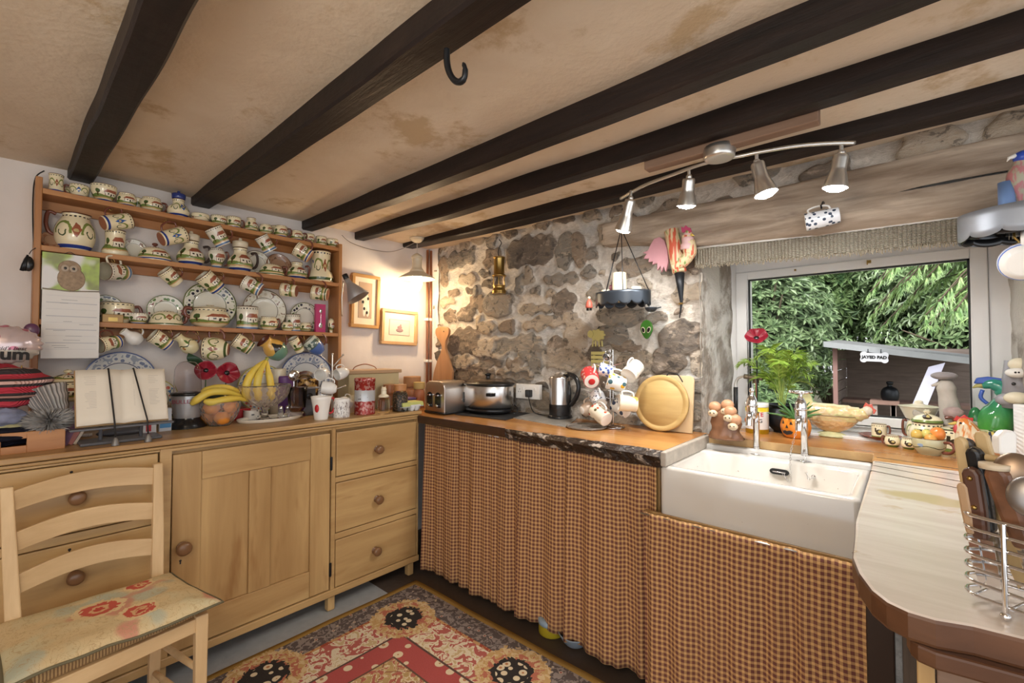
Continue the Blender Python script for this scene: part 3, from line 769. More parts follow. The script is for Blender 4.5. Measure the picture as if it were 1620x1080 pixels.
# taps
def tap(u, v, label, cross):
    p = at(u, v, z=.878); t_ = thing('pillar_tap', label, 'tap', (p.x, p.y, .877), group='chrome taps')
    b = MB(); b.lathe(spl2([(0, 0), (.030, 0), (.030, .004), (.014, .009), (.0125, .03)], 2)); b.build('flange', M['chrome'], parent=t_)
    b = MB(); b.tube([(0, 0, .003), (0, 0, .150), (0, 0, .160), (0, -.006, .170), (0, -.02, .174), (0, -.055, .174)], .0125, n=14); b.build('pillar', M['chrome'], parent=t_)
    b = MB(); b.lathe(spl2([(0, 0), (.015, 0), (.019, .012), (.0205, .03), (.0205, .05), (.022, .052), (.022, .056), (.020, .058), (.019, .075), (.012, .092), (.007, .098), (.0, .1)], 3), M=TR(0, -.065, .155)); b.build('tap_body', M['chrome'], parent=t_)
    b = MB(); b.tube(spl([(0, -.075, .175), (0, -.098, .172), (0, -.112, .155), (0, -.116, .130)], 5), [.013]*5+[.0125]*5+[.0115]*6, n=14); b.build('spout', M['chrome'], parent=t_)
    b = MB()
    if cross:
        b.cyl((0, -.065, .25), (0, -.065, .268), .006); b.lathe(spl2([(0, 0), (.02, 0), (.034, .004), (.036, .009), (.03, .014), (0, .016)], 3), M=TR(0, -.065, .266))
        for k in range(4):
            a = k*PI/2+.4; b.ball((.034*math.cos(a), -.065+.034*math.sin(a), .274), .007, 10, 8)
    else:
        b.cyl((0, -.065, .25), (0, -.065, .262), .006); b.ball((0, -.065, .270), (.011, .008, .011), 14, 10)
    b.build('handle', M['chrome'], parent=t_)
    return t_
tap(1197, 717, 'chrome pillar tap nearer the corner, with a bare spindle top', False)
T2 = tap(1273, 728, 'chrome pillar tap with a round cross handle and a chain', True)
# chains
def chain(pts, label, parent=None, endr=0):
    P = spl(pts, 12); L = 0; b = MB(); step = .0095; acc = 0; k = 0
    for i in range(1, len(P)):
        seg = (P[i]-P[i-1]); acc += seg.length
        if acc >= step:
            acc = 0; d = seg.normalized(); u = d.cross(Vector((0, 1, 0))).normalized(); w_ = d.cross(u)
            s_ = u if k % 2 else w_; k += 1
            b.tube([P[i] + d*.006*math.cos(a) + s_*.0032*math.sin(a) for a in [2*PI*q/8 for q in range(8)]], .0009, n=4, closed=True)
    if endr: b.ball(P[-1], endr, 12, 8)
    return tag(b.build('plug_chain', M['chrome']), label, 'chain', 'sink chains')
a0 = T2.location
chain([(a0.x-.012, a0.y-.066, a0.z+.135), (a0.x-.03, a0.y-.075, a0.z+.06), (a0.x-.035, a0.y-.085, a0.z-.0), tuple(at(1250, 762, y=2.02)), tuple(at(1238, 748, y=2.025))], 'long loop of chain hanging from the tap to the overflow slot')
chain([(a0.x+.012, a0.y-.02, a0.z+.02), (a0.x+.005, a0.y-.045, a0.z-.0), tuple(at(1279, 757, y=2.02)), tuple(at(1287, 754, y=2.024))], 'short chain ending in a brass plug stud on the sink wall', endr=.008)

# ------------------------------------------------------------ gingham curtains
def curtain(x0, x1, y0, zt, zb, label, folds, amp=.022, seed=1, zbf=None, flare=0.0):
    N = int((x1-x0)/.0045); NV = 26; b = MB()
    arc = [0]; prev = None
    def off(x, v):
        ph = (x-x0)/(x1-x0)*folds*2*PI
        a = math.sin(ph + 2.1*math.sin(ph*.37+seed) + .5*(1-v)*math.sin(ph*.21+seed*3)) + .35*math.sin(ph*2.3+seed*2+1.3*math.sin(ph*.5)) + .5*math.sin(ph*.31+seed)
        return amp*a*(.30+.70*(1-v)**.8)
    for i in range(1, N+1):
        xa = x0+(x1-x0)*(i-1)/N; xb = x0+(x1-x0)*i/N
        arc.append(arc[-1]+math.hypot(xb-xa, off(xb, .25)-off(xa, .25)))
    H = zt-zb
    def fn(u, v):
        i = int(round(u*N)); x = x0+(x1-x0)*u; bot = (zbf(x) if zbf else 0)
        z = zt - (1-v)*(H - bot)
        xx = x + flare*(u-.5)*(1-v) + .004*noise.noise(Vector((x*9, z*5, seed)))
        return (xx, y0 - off(x, v) - .012*(1-v), z + (.003*noise.noise(Vector((x*90, 0, 0))) if v == 1 else 0) + (.006*noise.noise(Vector((x*14, seed, 0))) if v == 0 else 0))
    b.grid(fn, N, NV, uvf=lambda u, v: (arc[int(round(u*N))]*1.0, (v-1)*H))
    c = thing('curtain', label, 'curtain', (0, 0, 0), group='gingham curtains')
    b.build('cloth', M['gingham'], parent=c, solid=.0015)
    b = MB(); b.tube([(x0-.01, y0+.004, zt-.008), (x1+.01, y0+.004, zt-.008)], .0035, n=6); b.build('curtain_wire', M['nickel'], parent=c)
    return c
xb_ = at(822, 800, y=1.68).x
curtain(-2.165, xb_-.002, 1.685, WT-.050, .035, 'brown gingham curtain under the worktop, next to the dresser drawers', 5.2, .0145, 1)
curtain(xb_+.004, -.742, 1.683, WT-.054, .040, 'brown gingham curtain under the worktop, between the first curtain and the sink', 5.0, .016, 2, flare=.03)
curtain(-.770, -.055, 1.622, .700, .03, 'brown gingham curtain hanging below the white sink', 5.3, .014, 5)
b = MB(); b.box(-.775, -.11, 1.646, 1.66, .66, .700); tag(b.build('curtain_rail_board', M['pine'], bevel=.002), 'narrow wooden board under the front of the sink', 'board')
# things standing under the curtains
p = at(863, 1006, z=0); 
tn = thing('storage_tin', 'yellow tin with a pale blue rim standing on the floor behind the curtain hem', 'tin', (p.x, 1.73, 0))
b = MB(); b.lathe([(0, 0), (.058, 0), (.06, .003), (.06, .045)]); b.build('tin_body', plain('yellow_tin', (.42, .32, .02), .4), parent=tn)
b = MB(); b.lathe([(.06, .045), (.062, .046), (.062, .066), (.05, .07), (0, .07)]); b.build('tin_lid', plain('pale_blue', (.30, .40, .50), .4), parent=tn)
p = at(895, 1030, z=0)
b = MB(); b.lathe(spl2([(0, 0), (.035, 0), (.05, .01), (.07, .04), (.075, .05), (.07, .05), (.045, .015), (0, .008)], 3))
tag(b.build('enamel_bowl', plain('grey_blue_enamel', (.25, .30, .36), .3), loc=(p.x, 1.73, 0)), 'grey blue enamel bowl on the floor behind the curtain hem', 'bowl')
# ============================================================ DRESSER BASE
XF = -2.21
dr = thing('dresser_cabinet', 'long pine dresser base with a panelled door and drawers against the left wall', 'cabinet', (0, 0, 0))
b = MB(); b.box(XW+.02, XF+.022, -.75, 1.672, DT-.020, DT); b.build('dresser_top', M['pine'], parent=dr, bevel=.004)
b = MB(); b.box(XW+.02, XF-.004, -.75, 1.665, DT-.024, DT-.020); b.build('painted_shade_line', M['darkwood'], parent=dr)  # dark strip stands in for the shade between top board and moulding
b = MB(); b.box(XW+.02, XF+.010, -.75, 1.665, DT-.036, DT-.024); b.build('top_moulding', M['pine'], parent=dr, bevel=.005)
b = MB()
Y0, Y1, Y2, Y3, Y4 = .422, .462, 1.121, 1.146, 1.653
ZB = .085
b.box(XW+.02, XF-.031, -.75, 1.664, ZB, DT-.036)           # carcass
b.box(XF-.03, XF, .424, .460, ZB, DT-.036); b.box(XF-.03, XF, 1.124, 1.146, ZB, DT-.036); b.box(XF-.03, XF, 1.652, 1.664, ZB, DT-.036)
b.box(XF-.03, XF, .46, 1.124, DT-.050, DT-.036); b.box(XF-.03, XF, 1.14, 1.66, DT-.050, DT-.036)
for z0, z1 in ((.638, .664), (.350, .380)): b.box(XF-.03, XF, 1.146, 1.655, z0, z1)
for z0, z1 in ((.912, .92), (.638, .668), (.355, .385)): b.box(XF-.03, XF, -.75, .424, z0, z1)
b.build('carcass', M['pine'], parent=dr, bevel=.002)
b = MB(); b.box(XF-.03, XF+.006, -.75, 1.668, ZB-.012, ZB+.022); b.build('base_rail', M['pine'], parent=dr, bevel=.004)
for y in (1.135, .44, 1.62):
    b = MB(); b.box(XF-.045, XF-.008, y-.018, y+.018, 0, ZB-.012); b.build('foot', M['pineV'], parent=dr, bevel=.003)
def knob(parent, x, y, z, r=.024, m=None):
    b = MB(); b.lathe(spl2([(0, 0), (r*.75, 0), (r*.72, .003), (r*.42, .007), (r*.40, .013), (r*.7, .017), (r, .026), (r*.98, .034), (r*.7, .042), (0, .045)], 3), M=frame((x, y, z), (0, 1, 0), (0, 0, 1), (1, 0, 0)))
    return b.build('knob', m or M['knob'], parent=parent)
def keyhole(parent, x, y, z):
    b = MB(); b.ball((x, y, z+.005), (.0015, .0045, .0045), 10, 8); b.box(x-.001, x+.0012, y-.0022, y+.0022, z-.008, z+.004); b.build('keyhole', M['black'], parent=parent)
def drawer(y0, y1, z0, z1, ky, kz, key=None):
    b = MB(); b.box(XF-.02, XF+.001, y0, y1, z0, z1); d = b.build('drawer', M['pine'], parent=dr, bevel=.004)
    knob(d, XF, ky, kz)
    if key: keyhole(d, XF+.001, key[0], key[1])
drawer(1.150, 1.649, .668, .893, 1.385, .772)
drawer(1.150, 1.649, .384, .634, 1.385, .500)
drawer(1.150, 1.649, .110, .346, 1.375, .225)
drawer(-.62, .418, .672, .908, .19, .795, (.175, .878))
drawer(-.62, .418, .389, .634, .19, .520, (.175, .610))
drawer(-.62, .418, .110, .351, .19, .235, (.175, .325))
# door
b = MB(); y0, y1, z0, z1 = .466, 1.117, .112, .892
b.box(XF-.030, XF-.0125, y0, y1, z0, z1)
do = b.build('door', M['pineV'], parent=dr, bevel=.001)
for ya_, yb_ in ((y0, y0+.098), (y1-.098, y1)):
    b = MB(); b.box(XF-.0125, XF, ya_, yb_, z0, z1); b.build('door_stile', M['pineV'], parent=do, bevel=.0025)
ym = (y0+y1)/2
for za_, zb_ in ((z1-.115, z1), (z0, z0+.125)):
    b = MB(); b.box(XF-.0125, XF-.0003, y0+.099, y1-.099, za_, zb_); b.build('door_rail', M['pine'], parent=do, bevel=.0025)
b = MB(); b.box(XF-.0125, XF-.0006, ym-.045, ym+.045, z0+.126, z1-.116); b.build('door_muntin', M['pineV'], parent=do, bevel=.0025)
for a, c in ((y0+.099, ym-.046), (ym+.046, y1-.099)):
    b = MB(); b.box(XF-.0125, XF-.0105, a, c, z0+.126, z1-.116); b.build('door_panel', M['pineV'], parent=do, bevel=.001)
knob(do, XF, .502, .520, .027); keyhole(do, XF+.0005, .496, .462)
for z in (.74, .21):
    b = MB(); b.box(XF-.002, XF+.004, 1.116, 1.128, z-.032, z+.032); b.cyl((XF+.004, 1.1215, z-.034), (XF+.004, 1.1215, z+.034), .004, n=8); b.build('hinge', M['iron'], parent=do)

# ============================================================ RUG
RX0, RY1 = -2.125, 1.590
t = NT('woven_rug'); S = t.sep(t.coord('UV')); co = t.coord('UV')
a = S[0]; bb = S[1]; dn = t.math('MINIMUM', a, bb)
fl = t.voro(co, 26); sw = t.noise(co, 24, 3, .55, 1.2); sw2 = t.noise(co, 40, 2, .5, 1.0); dots = t.voro(co, 60)
def band(c, lo, hi, colr): return t.mix(t.AND(t.gt(dn, lo), t.lt(dn, hi)), c, colr)
gold = t.mix(t.noise(co, 30, 3), (.34, .22, .09), (.48, .34, .16))
lat = t.math('MINIMUM', t.math('ABSOLUTE', t.sub(t.math('FRACT', t.mul(t.add(a, bb), 11.)), .5)), t.math('ABSOLUTE', t.sub(t.math('FRACT', t.mul(t.sub(a, bb), 11.)), .5)))
c = t.mix(t.lt(lat, .035), gold, (.22, .07, .05))
c = t.mix(t.AND(t.lt(dn, .62), t.gt(sw, .55)), c, (.38, .12, .09)); c = t.mix(t.AND(t.lt(dn, .62), t.lt(t.math('ABSOLUTE', t.sub(sw, .5)), .02)), c, (.62, .52, .36))
darkb = t.mix(t.gt(sw2, .52), (.10, .08, .075), (.24, .20, .18)); darkb = t.mix(t.lt(fl, .22), darkb, (.42, .34, .26)); darkb = t.mix(t.lt(fl, .12), darkb, (.25, .06, .05))
c = band(c, -1, .035, (.32, .20, .055))
c = band(c, .035, .155, darkb)
c = band(c, .155, .172, t.mix(t.gt(sw2, .5), (.30, .07, .04), (.46, .27, .12)))
leaf = t.mix(t.gt(sw, .53), (.62, .54, .40), (.38, .11, .09)); leaf = t.mix(t.lt(sw, .42), leaf, (.48, .36, .20))
c = band(c, .172, .340, leaf)
c = band(c, .340, .350, (.10, .06, .05))
redb = t.mix(t.lt(t.voro(t.comb(a, bb, 0), 11.5, rnd=.35), .26), (.36, .08, .075), (.62, .52, .36)); redb = t.mix(t.lt(t.voro(t.comb(a, bb, 0), 11.5, rnd=.35), .10), redb, (.40, .20, .10))
c = band(c, .350, .455, redb)
c = band(c, .455, .463, (.12, .07, .05))
for (cx, cy) in [(.255, .264), (.90, .20), (.17, .865), (1.6, .20), (.17, 1.6)]:
    dx = t.sub(a, cx); dy = t.sub(bb, cy); r = t.math('SQRT', t.add(t.mul(dx, dx), t.mul(dy, dy))); rn = t.add(r, t.mul(t.sub(sw, .5), .09))
    c = t.mix(t.lt(rn, .155), c, t.mix(t.gt(sw2, .5), (.46, .30, .13), (.56, .42, .24)))
    c = t.mix(t.AND(t.lt(rn, .140), t.gt(sw, .52)), c, (.40, .14, .09))
    c = t.mix(t.lt(rn, .088), c, (.035, .03, .028))
    fc = t.lt(t.voro(co, 24, rnd=.5), .42)
    c = t.mix(t.AND(t.lt(r, .068), fc), c, (.62, .52, .36)); c = t.mix(t.AND(t.lt(r, .068), t.lt(t.voro(co, 24, rnd=.5), .17)), c, (.42, .18, .08))
c = t.mix(.35, c, t.mix(t.noise(co, 180, 2), (.25, .2, .15), (.75, .7, .65)), 'SOFT_LIGHT')
t.set(Base_Color=c, Roughness=.95, Specular_IOR_Level=.1); t.bump(t.noise(co, 260, 2), .5, .003)
b = MB()
LX, LY = 2.3, 3.0
def rg(u, v):
    x = u*LX; y = v*LY
    return (RX0+x, RY1-y, .008+.004*noise.noise(Vector((x*3, y*3, 0))))
b.grid(rg, 90, 110, uvf=lambda u, v: (u*LX, v*LY), flip=True)
tag(b.build('patterned_rug', t.m, solid=.008), 'red, gold and cream floral patterned rug on the floor', 'rug')

# ============================================================ CHAIR
ch = thing('dining_chair', 'pale ladder-back chair with a floral seat cushion in front of the dresser', 'chair', (0, 0, 0))
SZ = .455
# corners of the seat frame: back-left, back-right, front-left, front-right seen from the camera
BL = Vector((-2.045, .045, 0)); BR = Vector((-2.075, .395, 0)); FL = Vector((-1.705, .075, 0)); FR = Vector((-1.765, .455, 0))
def leg(p, top, r0=.018, lean=Vector((0, 0, 0)), name='leg', M_=None):
    b = MB(); q = [(-1, -1), (1, -1), (-1, 1), (1, 1)]
    zs = top; vs = []
    for (z, off, r) in zs:
        for sx, sy in q: vs.append(p + Vector(off) + Vector((sx*r, sy*r, z)))
    for k in range(len(zs)-1):
        b.hexa([tuple(v) for v in vs[k*4:k*4+8]])
    return b.build(name, M_ or M['chair'], parent=ch, bevel=.004)
bk = Vector((-.045, 0, 0))
tl = at(20, 785, x=-2.10); 
for p, sy in ((BL, -.022), (BR, .008)):
    leg(p, [(0, (-.03, 0, 0), .015), (.30, (-.004, 0, 0), .018), (SZ, (0, 0, 0), .018), (.66, (-.022, sy*.5, 0), .017), (.885, (-.062, sy, 0), .014)])
for p in (FL, FR): leg(p, [(0, (0, 0, 0), .015), (SZ-.01, (0, 0, 0), .018)])
def slat(z, h, ext):
    b = MB(); N = 24; f_ = (z-SZ)/(.885-SZ)
    A = BL + Vector((-.062*f_**1.3, -.022*f_, z)); B = BR + Vector((-.062*f_**1.3, .008*f_, z)); vs = []; 
    for i in range(N+1):
        u = i/N; arch = math.sin(u*PI); c = A.lerp(B, u) + Vector((-.030*arch, 0, .022*arch)); hh = h*(.5+.04*arch)
        for dx in (-.006, .006):
            for dz in (-hh, hh): vs.append(c + Vector((dx, 0, dz)))
    for i in range(N):
        o = i*4
        b.add([vs[o], vs[o+1], vs[o+2], vs[o+3], vs[o+4], vs[o+5], vs[o+6], vs[o+7]], [(0, 1, 5, 4), (2, 6, 7, 3), (1, 3, 7, 5), (0, 4, 6, 2)], smooth=False)
    b.add(vs[:4], [(0, 2, 3, 1)]); b.add(vs[-4:], [(0, 1, 3, 2)])
    b.build('back_slat', M['chairY'], parent=ch, bevel=.0025)
slat(.838, .062, 0); slat(.715, .060, 0); slat(.590, .060, 0)
def bar(p, q, r, name, m, n=12):
    b = MB(); b.tube([p, p.lerp(q, .2), p.lerp(q, .5), p.lerp(q, .8), q], [r*.8, r, r*1.1, r, r*.8], n=n); b.build(name, m, parent=ch)
up = lambda p, z: Vector((p.x, p.y, z))
for p, q in ((FL, FR), (FL, BL), (FR, BR), (BL, BR)):
    b = MB(); d = (q-p).normalized(); n = Vector((-d.y, d.x, 0))*.010; vs = []
    for z in (SZ-.062, SZ-.018):
        for s_ in (-1, 1):
            for r_ in (p+d*.01, q-d*.01): vs.append(tuple(Vector((r_.x, r_.y, z))+n*s_))
    b.hexa(vs); b.build('seat_rail', M['chairY'], parent=ch, bevel=.003)
bar(up(FL, .21), up(FR, .21), .010, 'stretcher', M['chairY']); bar(up(FR, .14), up(BR, .14), .010, 'stretcher', M['chairY']); bar(up(FL, .14), up(BL, .14), .010, 'stretcher', M['chairY'])
bar(up(FR, .26), up(BR, .26), .010, 'stretcher', M['chairY']); bar(up(FL, .26), up(BL, .26), .010, 'stretcher', M['chairY'])
b = MB(); cs = [BL, FL, FR, BR]
b.prism([(p.x, p.y) for p in cs], SZ-.016, SZ+.014); b.build('rush_seat', M['rush'], parent=ch, bevel=.008)
# cushion (rests on the chair)
t = NT('tapestry_fabric'); co = t.coord('Object'); n1 = t.noise(co, 7, 3, .5, .6); n2 = t.noise(co, 22, 3, .5, 2.0); n3 = t.noise(co, 5, 2)
c = t.mix(t.smooth(n1, .4, .6), (.60, .46, .26), (.54, .47, .29)); c = t.mix(t.mul(t.smooth(n3, .57, .63), .7), c, (.38, .42, .34))
c = t.mix(t.mul(t.smooth(t.noise(t.mapping(co, loc=(3, 1, 0)), 6, 2), .55, .62), .8), c, (.55, .22, .16))
c = t.mix(t.mul(t.lt(t.math('ABSOLUTE', t.sub(n2, .5)), .014), .6), c, (.42, .29, .15))
for (fx, fy, fr) in [(-1.90, .22, .062), (-1.80, .30, .05), (-1.99, .33, .04)]:
    g = t.sep(co); dx = t.sub(g[0], fx); dy = t.sub(g[1], fy); r = t.add(t.math('SQRT', t.add(t.mul(dx, dx), t.mul(dy, dy))), t.mul(t.sub(n2, .5), .05))
    c = t.mix(t.lt(r, fr), c, (.66, .50, .28)); c = t.mix(t.lt(r, fr*.72), c, (.50, .10, .07)); c = t.mix(t.lt(r, fr*.4), c, (.62, .38, .2)); c = t.mix(t.lt(r, fr*.22), c, (.45, .07, .05))
t.set(Base_Color=c, Roughness=.9, Specular_IOR_Level=.15); t.bump(t.noise(co, 300, 2), .4, .002)
cu = thing('seat_cushion', 'tapestry cushion with red flowers on the ladder-back chair', 'cushion', (0, 0, 0))
K = [BL+Vector((.0, -.055, 0)), BR+Vector((-.005, .045, 0)), FR+Vector((.045, .05, 0)), FL+Vector((.045, -.055, 0))]
def cush(top):
    def fn(u, v):
        p = K[0].lerp(K[1], u).lerp(K[3].lerp(K[2], u), v)
        e = min(u, 1-u, v, 1-v); h = (min(1, e/.16))**.5; ctr = p
        pin = 1-.06*(1-h); c0 = (K[0]+K[1]+K[2]+K[3])/4
        eu = min(u, 1-u); ev = min(v, 1-v); 
        p = c0 + (p-c0)*(1 - .035*math.sin(PI*u)*(1-min(1, ev/.1)) - .035*math.sin(PI*v)*(1-min(1, eu/.1)))
        w_ = .004*noise.noise(Vector((p.x*16, p.y*16, 0)))
        return (p.x, p.y, SZ+.026 + ((.026*h+w_) if top else -.011*h) + .008*math.sin(u*5+1)*(1-h) + (.012 if v > .9 else 0)*0)
    return fn
b = MB(); b.grid(cush(True), 40, 36); b.grid(cush(False), 40, 36, flip=True); b.build('cushion_body', t.m, parent=cu)
b = MB(); f_ = cush(True); ed = [f_(i/20, 0) for i in range(20)]+[f_(1, i/20) for i in range(20)]+[f_(1-i/20, 1) for i in range(20)]+[f_(0, 1-i/20) for i in range(20)]
b.tube(ed, .0042, n=8, closed=True); b.build('piping', plain('olive_piping', (.13, .11, .06), .8), parent=cu)

# ============================================================ POTTERY RACK (shelves)
XR = -2.60
rk = thing('pottery_rack', 'pine plate rack with three shelves and cup hooks on the left wall', 'shelf', (0, 0, 0))
def s1z(y): return 1.962 - .0176*(y-.108)
def s2z(y): return 1.732 - .0064*(y-.109)
def s3z(y): return 1.433 - .0120*(y-.284)
YL, YR_ = .085, 1.375
for fz, nm in ((s1z, 'shelf_board'), (s2z, 'shelf_board'), (s3z, 'shelf_board')):
    b = MB(); vs = []
    for z_ in (-.020, 0):
        for x in (XW+.004, XR): pass
    vs = [(x, y, fz(y)+dz) for dz in (-.022, 0) for y in (YL+.018, YR_-.018) for x in (XW+.004, XR)]
    b.hexa(vs); b.build(nm, M['shelf'], parent=rk, bevel=.002)
    b = MB(); vs = [(x, y, fz(y)+dz) for dz in (-.062, -.0225) for y in (YL+.018, YR_-.018) for x in (XW+.004, XW+.016)]
    b.hexa(vs); b.build('back_rail', M['shelf'], parent=rk, bevel=.001)
for y0, y1 in ((YL-.002, YL+.018), (YR_-.018, YR_+.002)):
    b = MB(); b.box(XW+.003, XR+.002, y0, y1, DT, 2.005 if y0 < .5 else 1.965); b.build('upright', M['shelfV'], parent=rk, bevel=.003)
# cable running up the left of the rack
b = MB(); b.tube(spl([at(58, 455, x=-2.66), at(53, 380, x=-2.66), at(52, 320, x=-2.66), at(56, 282, x=-2.66), at(70, 270, x=-2.66)], 8), .0025, n=6)
tag(b.build('electric_cable', M['black']), 'dark cable running up the wall beside the left end of the pottery rack', 'cable')
# ============================================================ POTS
PR = {
 'mug': [(.80, 0), (.86, .02), (.90, .15), (.95, .55), (1, .97)], 'straight': [(.96, 0), (1, .02), (1, .5), (.99, .97)],
 'tallmug': [(.98, 0), (1, .03), (.92, .25), (.88, .6), (.95, .97)],
 'cup': [(.5, 0), (.56, .05), (.82, .22), (.98, .5), (1, .72), (.95, .98)], 'bowl': [(.50, 0), (.52, .08), (.80, .32), (.96, .68), (1, .98)],
 'round': [(.60, 0), (.66, .04), (.92, .22), (1, .45), (.94, .7), (.80, .88), (.82, .98)],
 'jug': [(.66, 0), (.72, .03), (.94, .2), (1, .38), (.90, .58), (.68, .74), (.60, .85), (.70, .98)],
 'bigjug': [(.68, 0), (.72, .04), (.92, .2), (1, .42), (.93, .64), (.70, .84), (.62, .92), (.66, .99)],
 'taper': [(.42, 0), (.60, .2), (.92, .52), (1, .68), (.86, .84), (.66, .98)],
 'vase': [(.90, 0), (.98, .06), (1, .18), (.88, .32), (.76, .42), (.74, .7), (.80, .98)],
 'dome': [(1, 0), (1.0, .12), (.92, .4), (.78, .7), (.5, .92), (.12, 1)],
 'canister': [(.98, 0), (1, .02), (1, .97)], 'lowbowl': [(.62, 0), (.66, .05), (.94, .4), (1, .7), (.97, .98)],
 'pear': [(.58, 0), (.7, .03), (.96, .2), (1, .34), (.88, .52), (.6, .68), (.5, .8), (.56, .98)],
 'flare': [(.62, 0), (.66, .05), (.80, .5), (1, .98)], 'egg': [(.45, 0), (.4, .12), (.55, .3), (.8, .42), (.84, .46), (.82, .7), (.6, .9), (.1, 1)],
}
def add_handle(b, r, h, hw=.55, z0=.22, z1=.82, th=None, side=1, zz=0):
    th = th or max(.0035, r*.11); o = r*hw
    pts = spl([(0, side*(r*.90), h*z1+zz), (0, side*(r+o*.7), h*(z1+.03)+zz), (0, side*(r+o), h*(z0+(z1-z0)*.55)+zz), (0, side*(r+o*.6), h*(z0+.06)+zz), (0, side*(r*.90), h*z0+zz)], 6)
    b.tube(pts, th, n=8)
def pot(name, label, cat, w, h, kind='mug', mat='cb', handle=True, lid=None, spout=None, collar=None, foot=True, inner=None, group=None, loc=(0, 0, 0), rotz=0, Mx=None, side=1, hm=None, hw=.55, hz=(.22, .82), n=28, lip=0):
    """w: body diameter, h: body height; handle along local +y*side; decoration faces +x and -x"""
    r = w/2; m = PM[mat] if isinstance(mat, str) and mat in PM else (M[mat] if isinstance(mat, str) else mat)
    t_ = thing(name, label, cat, loc, (0, 0, rotz), group, M=Mx)
    pf = PR[kind]; o = [(a*r, z*h) for a, z in spl2(pf, 3)]
    b = MB(); closed = kind in ('dome', 'egg')
    def warp(p):
        if lip and p.z > h*.80:
            k = (p.z-h*.8)/(h*.2); c = max(0, -side*p.y/r)**3
            return Vector((p.x*(1-.25*c*k), p.y-side*c*k*r*lip, p.z + c*k*h*.05))
        return p
    wall = max(.0022, r*.06)
    prof = [(0, 0)] + o; mats = [0]*(len(prof)-1); mats[0] = 2
    if closed: prof.append((0, h)); mats.append(0)
    else:
        top = o[-1]; prof += [(top[0]-wall*.5, top[1]+wall*.4), (top[0]-wall, top[1])]; mats += [0, 1]
        inn = [(max(a-wall, .001), max(z, wall*1.5)) for a, z in o[::-1][1:]]
        inn = [q for q in inn if q[1] > wall*1.5+1e-6]
        prof += inn + [(max(inn[-1][0]*.9, .001) if inn else r*.5, wall*1.5), (0, wall*1.5)]; mats += [1]*(len(prof)-1-len(mats))
    b.lathe(prof, n=n, mats=mats, warp=warp)
    b.build('body', [m, M['creamin'] if inner is None else inner, M['terra'] if foot is True else (foot or m)], parent=t_)
    if handle:
        b = MB(); add_handle(b, r*.98, h, hw, hz[0], hz[1], side=side); b.build('handle', hm or M['brownhandle'], parent=t_)
    if lid:
        rt = o[-1][0]; lh = lid if lid is not True else h*.28
        b = MB(); b.lathe(spl2([(rt*1.02, 0), (rt*1.02, lh*.10), (rt*.8, lh*.38), (rt*.35, lh*.58), (rt*.12, lh*.62)], 3)+[(rt*.12, lh*.66), (rt*.24, lh*.76), (rt*.24, lh*.9), (0, lh)], n=n, M=TR(0, 0, h), mats=None)
        lo = b.build('lid', m, parent=t_)
    if collar:   # separate lidded neck
        b = MB(); rc = o[-1][0]; hc = h*collar
        b.lathe([(rc*.98, 0), (rc*1.06, hc*.1), (rc*1.10, hc*.5), (rc*1.12, hc*.9), (rc*.9, hc), (rc*.3, hc*1.06), (rc*.2, hc*1.1), (rc*.26, hc*1.3), (rc*.2, hc*1.5), (0, hc*1.52)], n=n, M=TR(0, 0, h*.995)); b.build('lid', plain('cobalt_neck', (.03, .05, .22), .15) if mat == 'fb' else M['cream'], parent=t_)
    if spout:
        b = MB(); b.tube(spl([(0, -side*r*.85, h*.30), (0, -side*(r*1.25), h*.45), (0, -side*(r*1.5), h*.78), (0, -side*(r*1.68), h*.92)], 5), [r*.20]*5+[r*.16]*5+[r*.11]*6, n=10); b.build('spout', m if spout != 'brown' else M['brownhandle'], parent=t_)
    return t_
def knobtop(parent, r, z, m):
    b = MB(); b.lathe(spl2([(r*.4, -.002), (r*.45, r*.4), (r, r*.9), (r*.8, r*1.5), (0, r*1.7)], 3), M=TR(0, 0, z), n=14); b.build('knob', m, parent=parent)

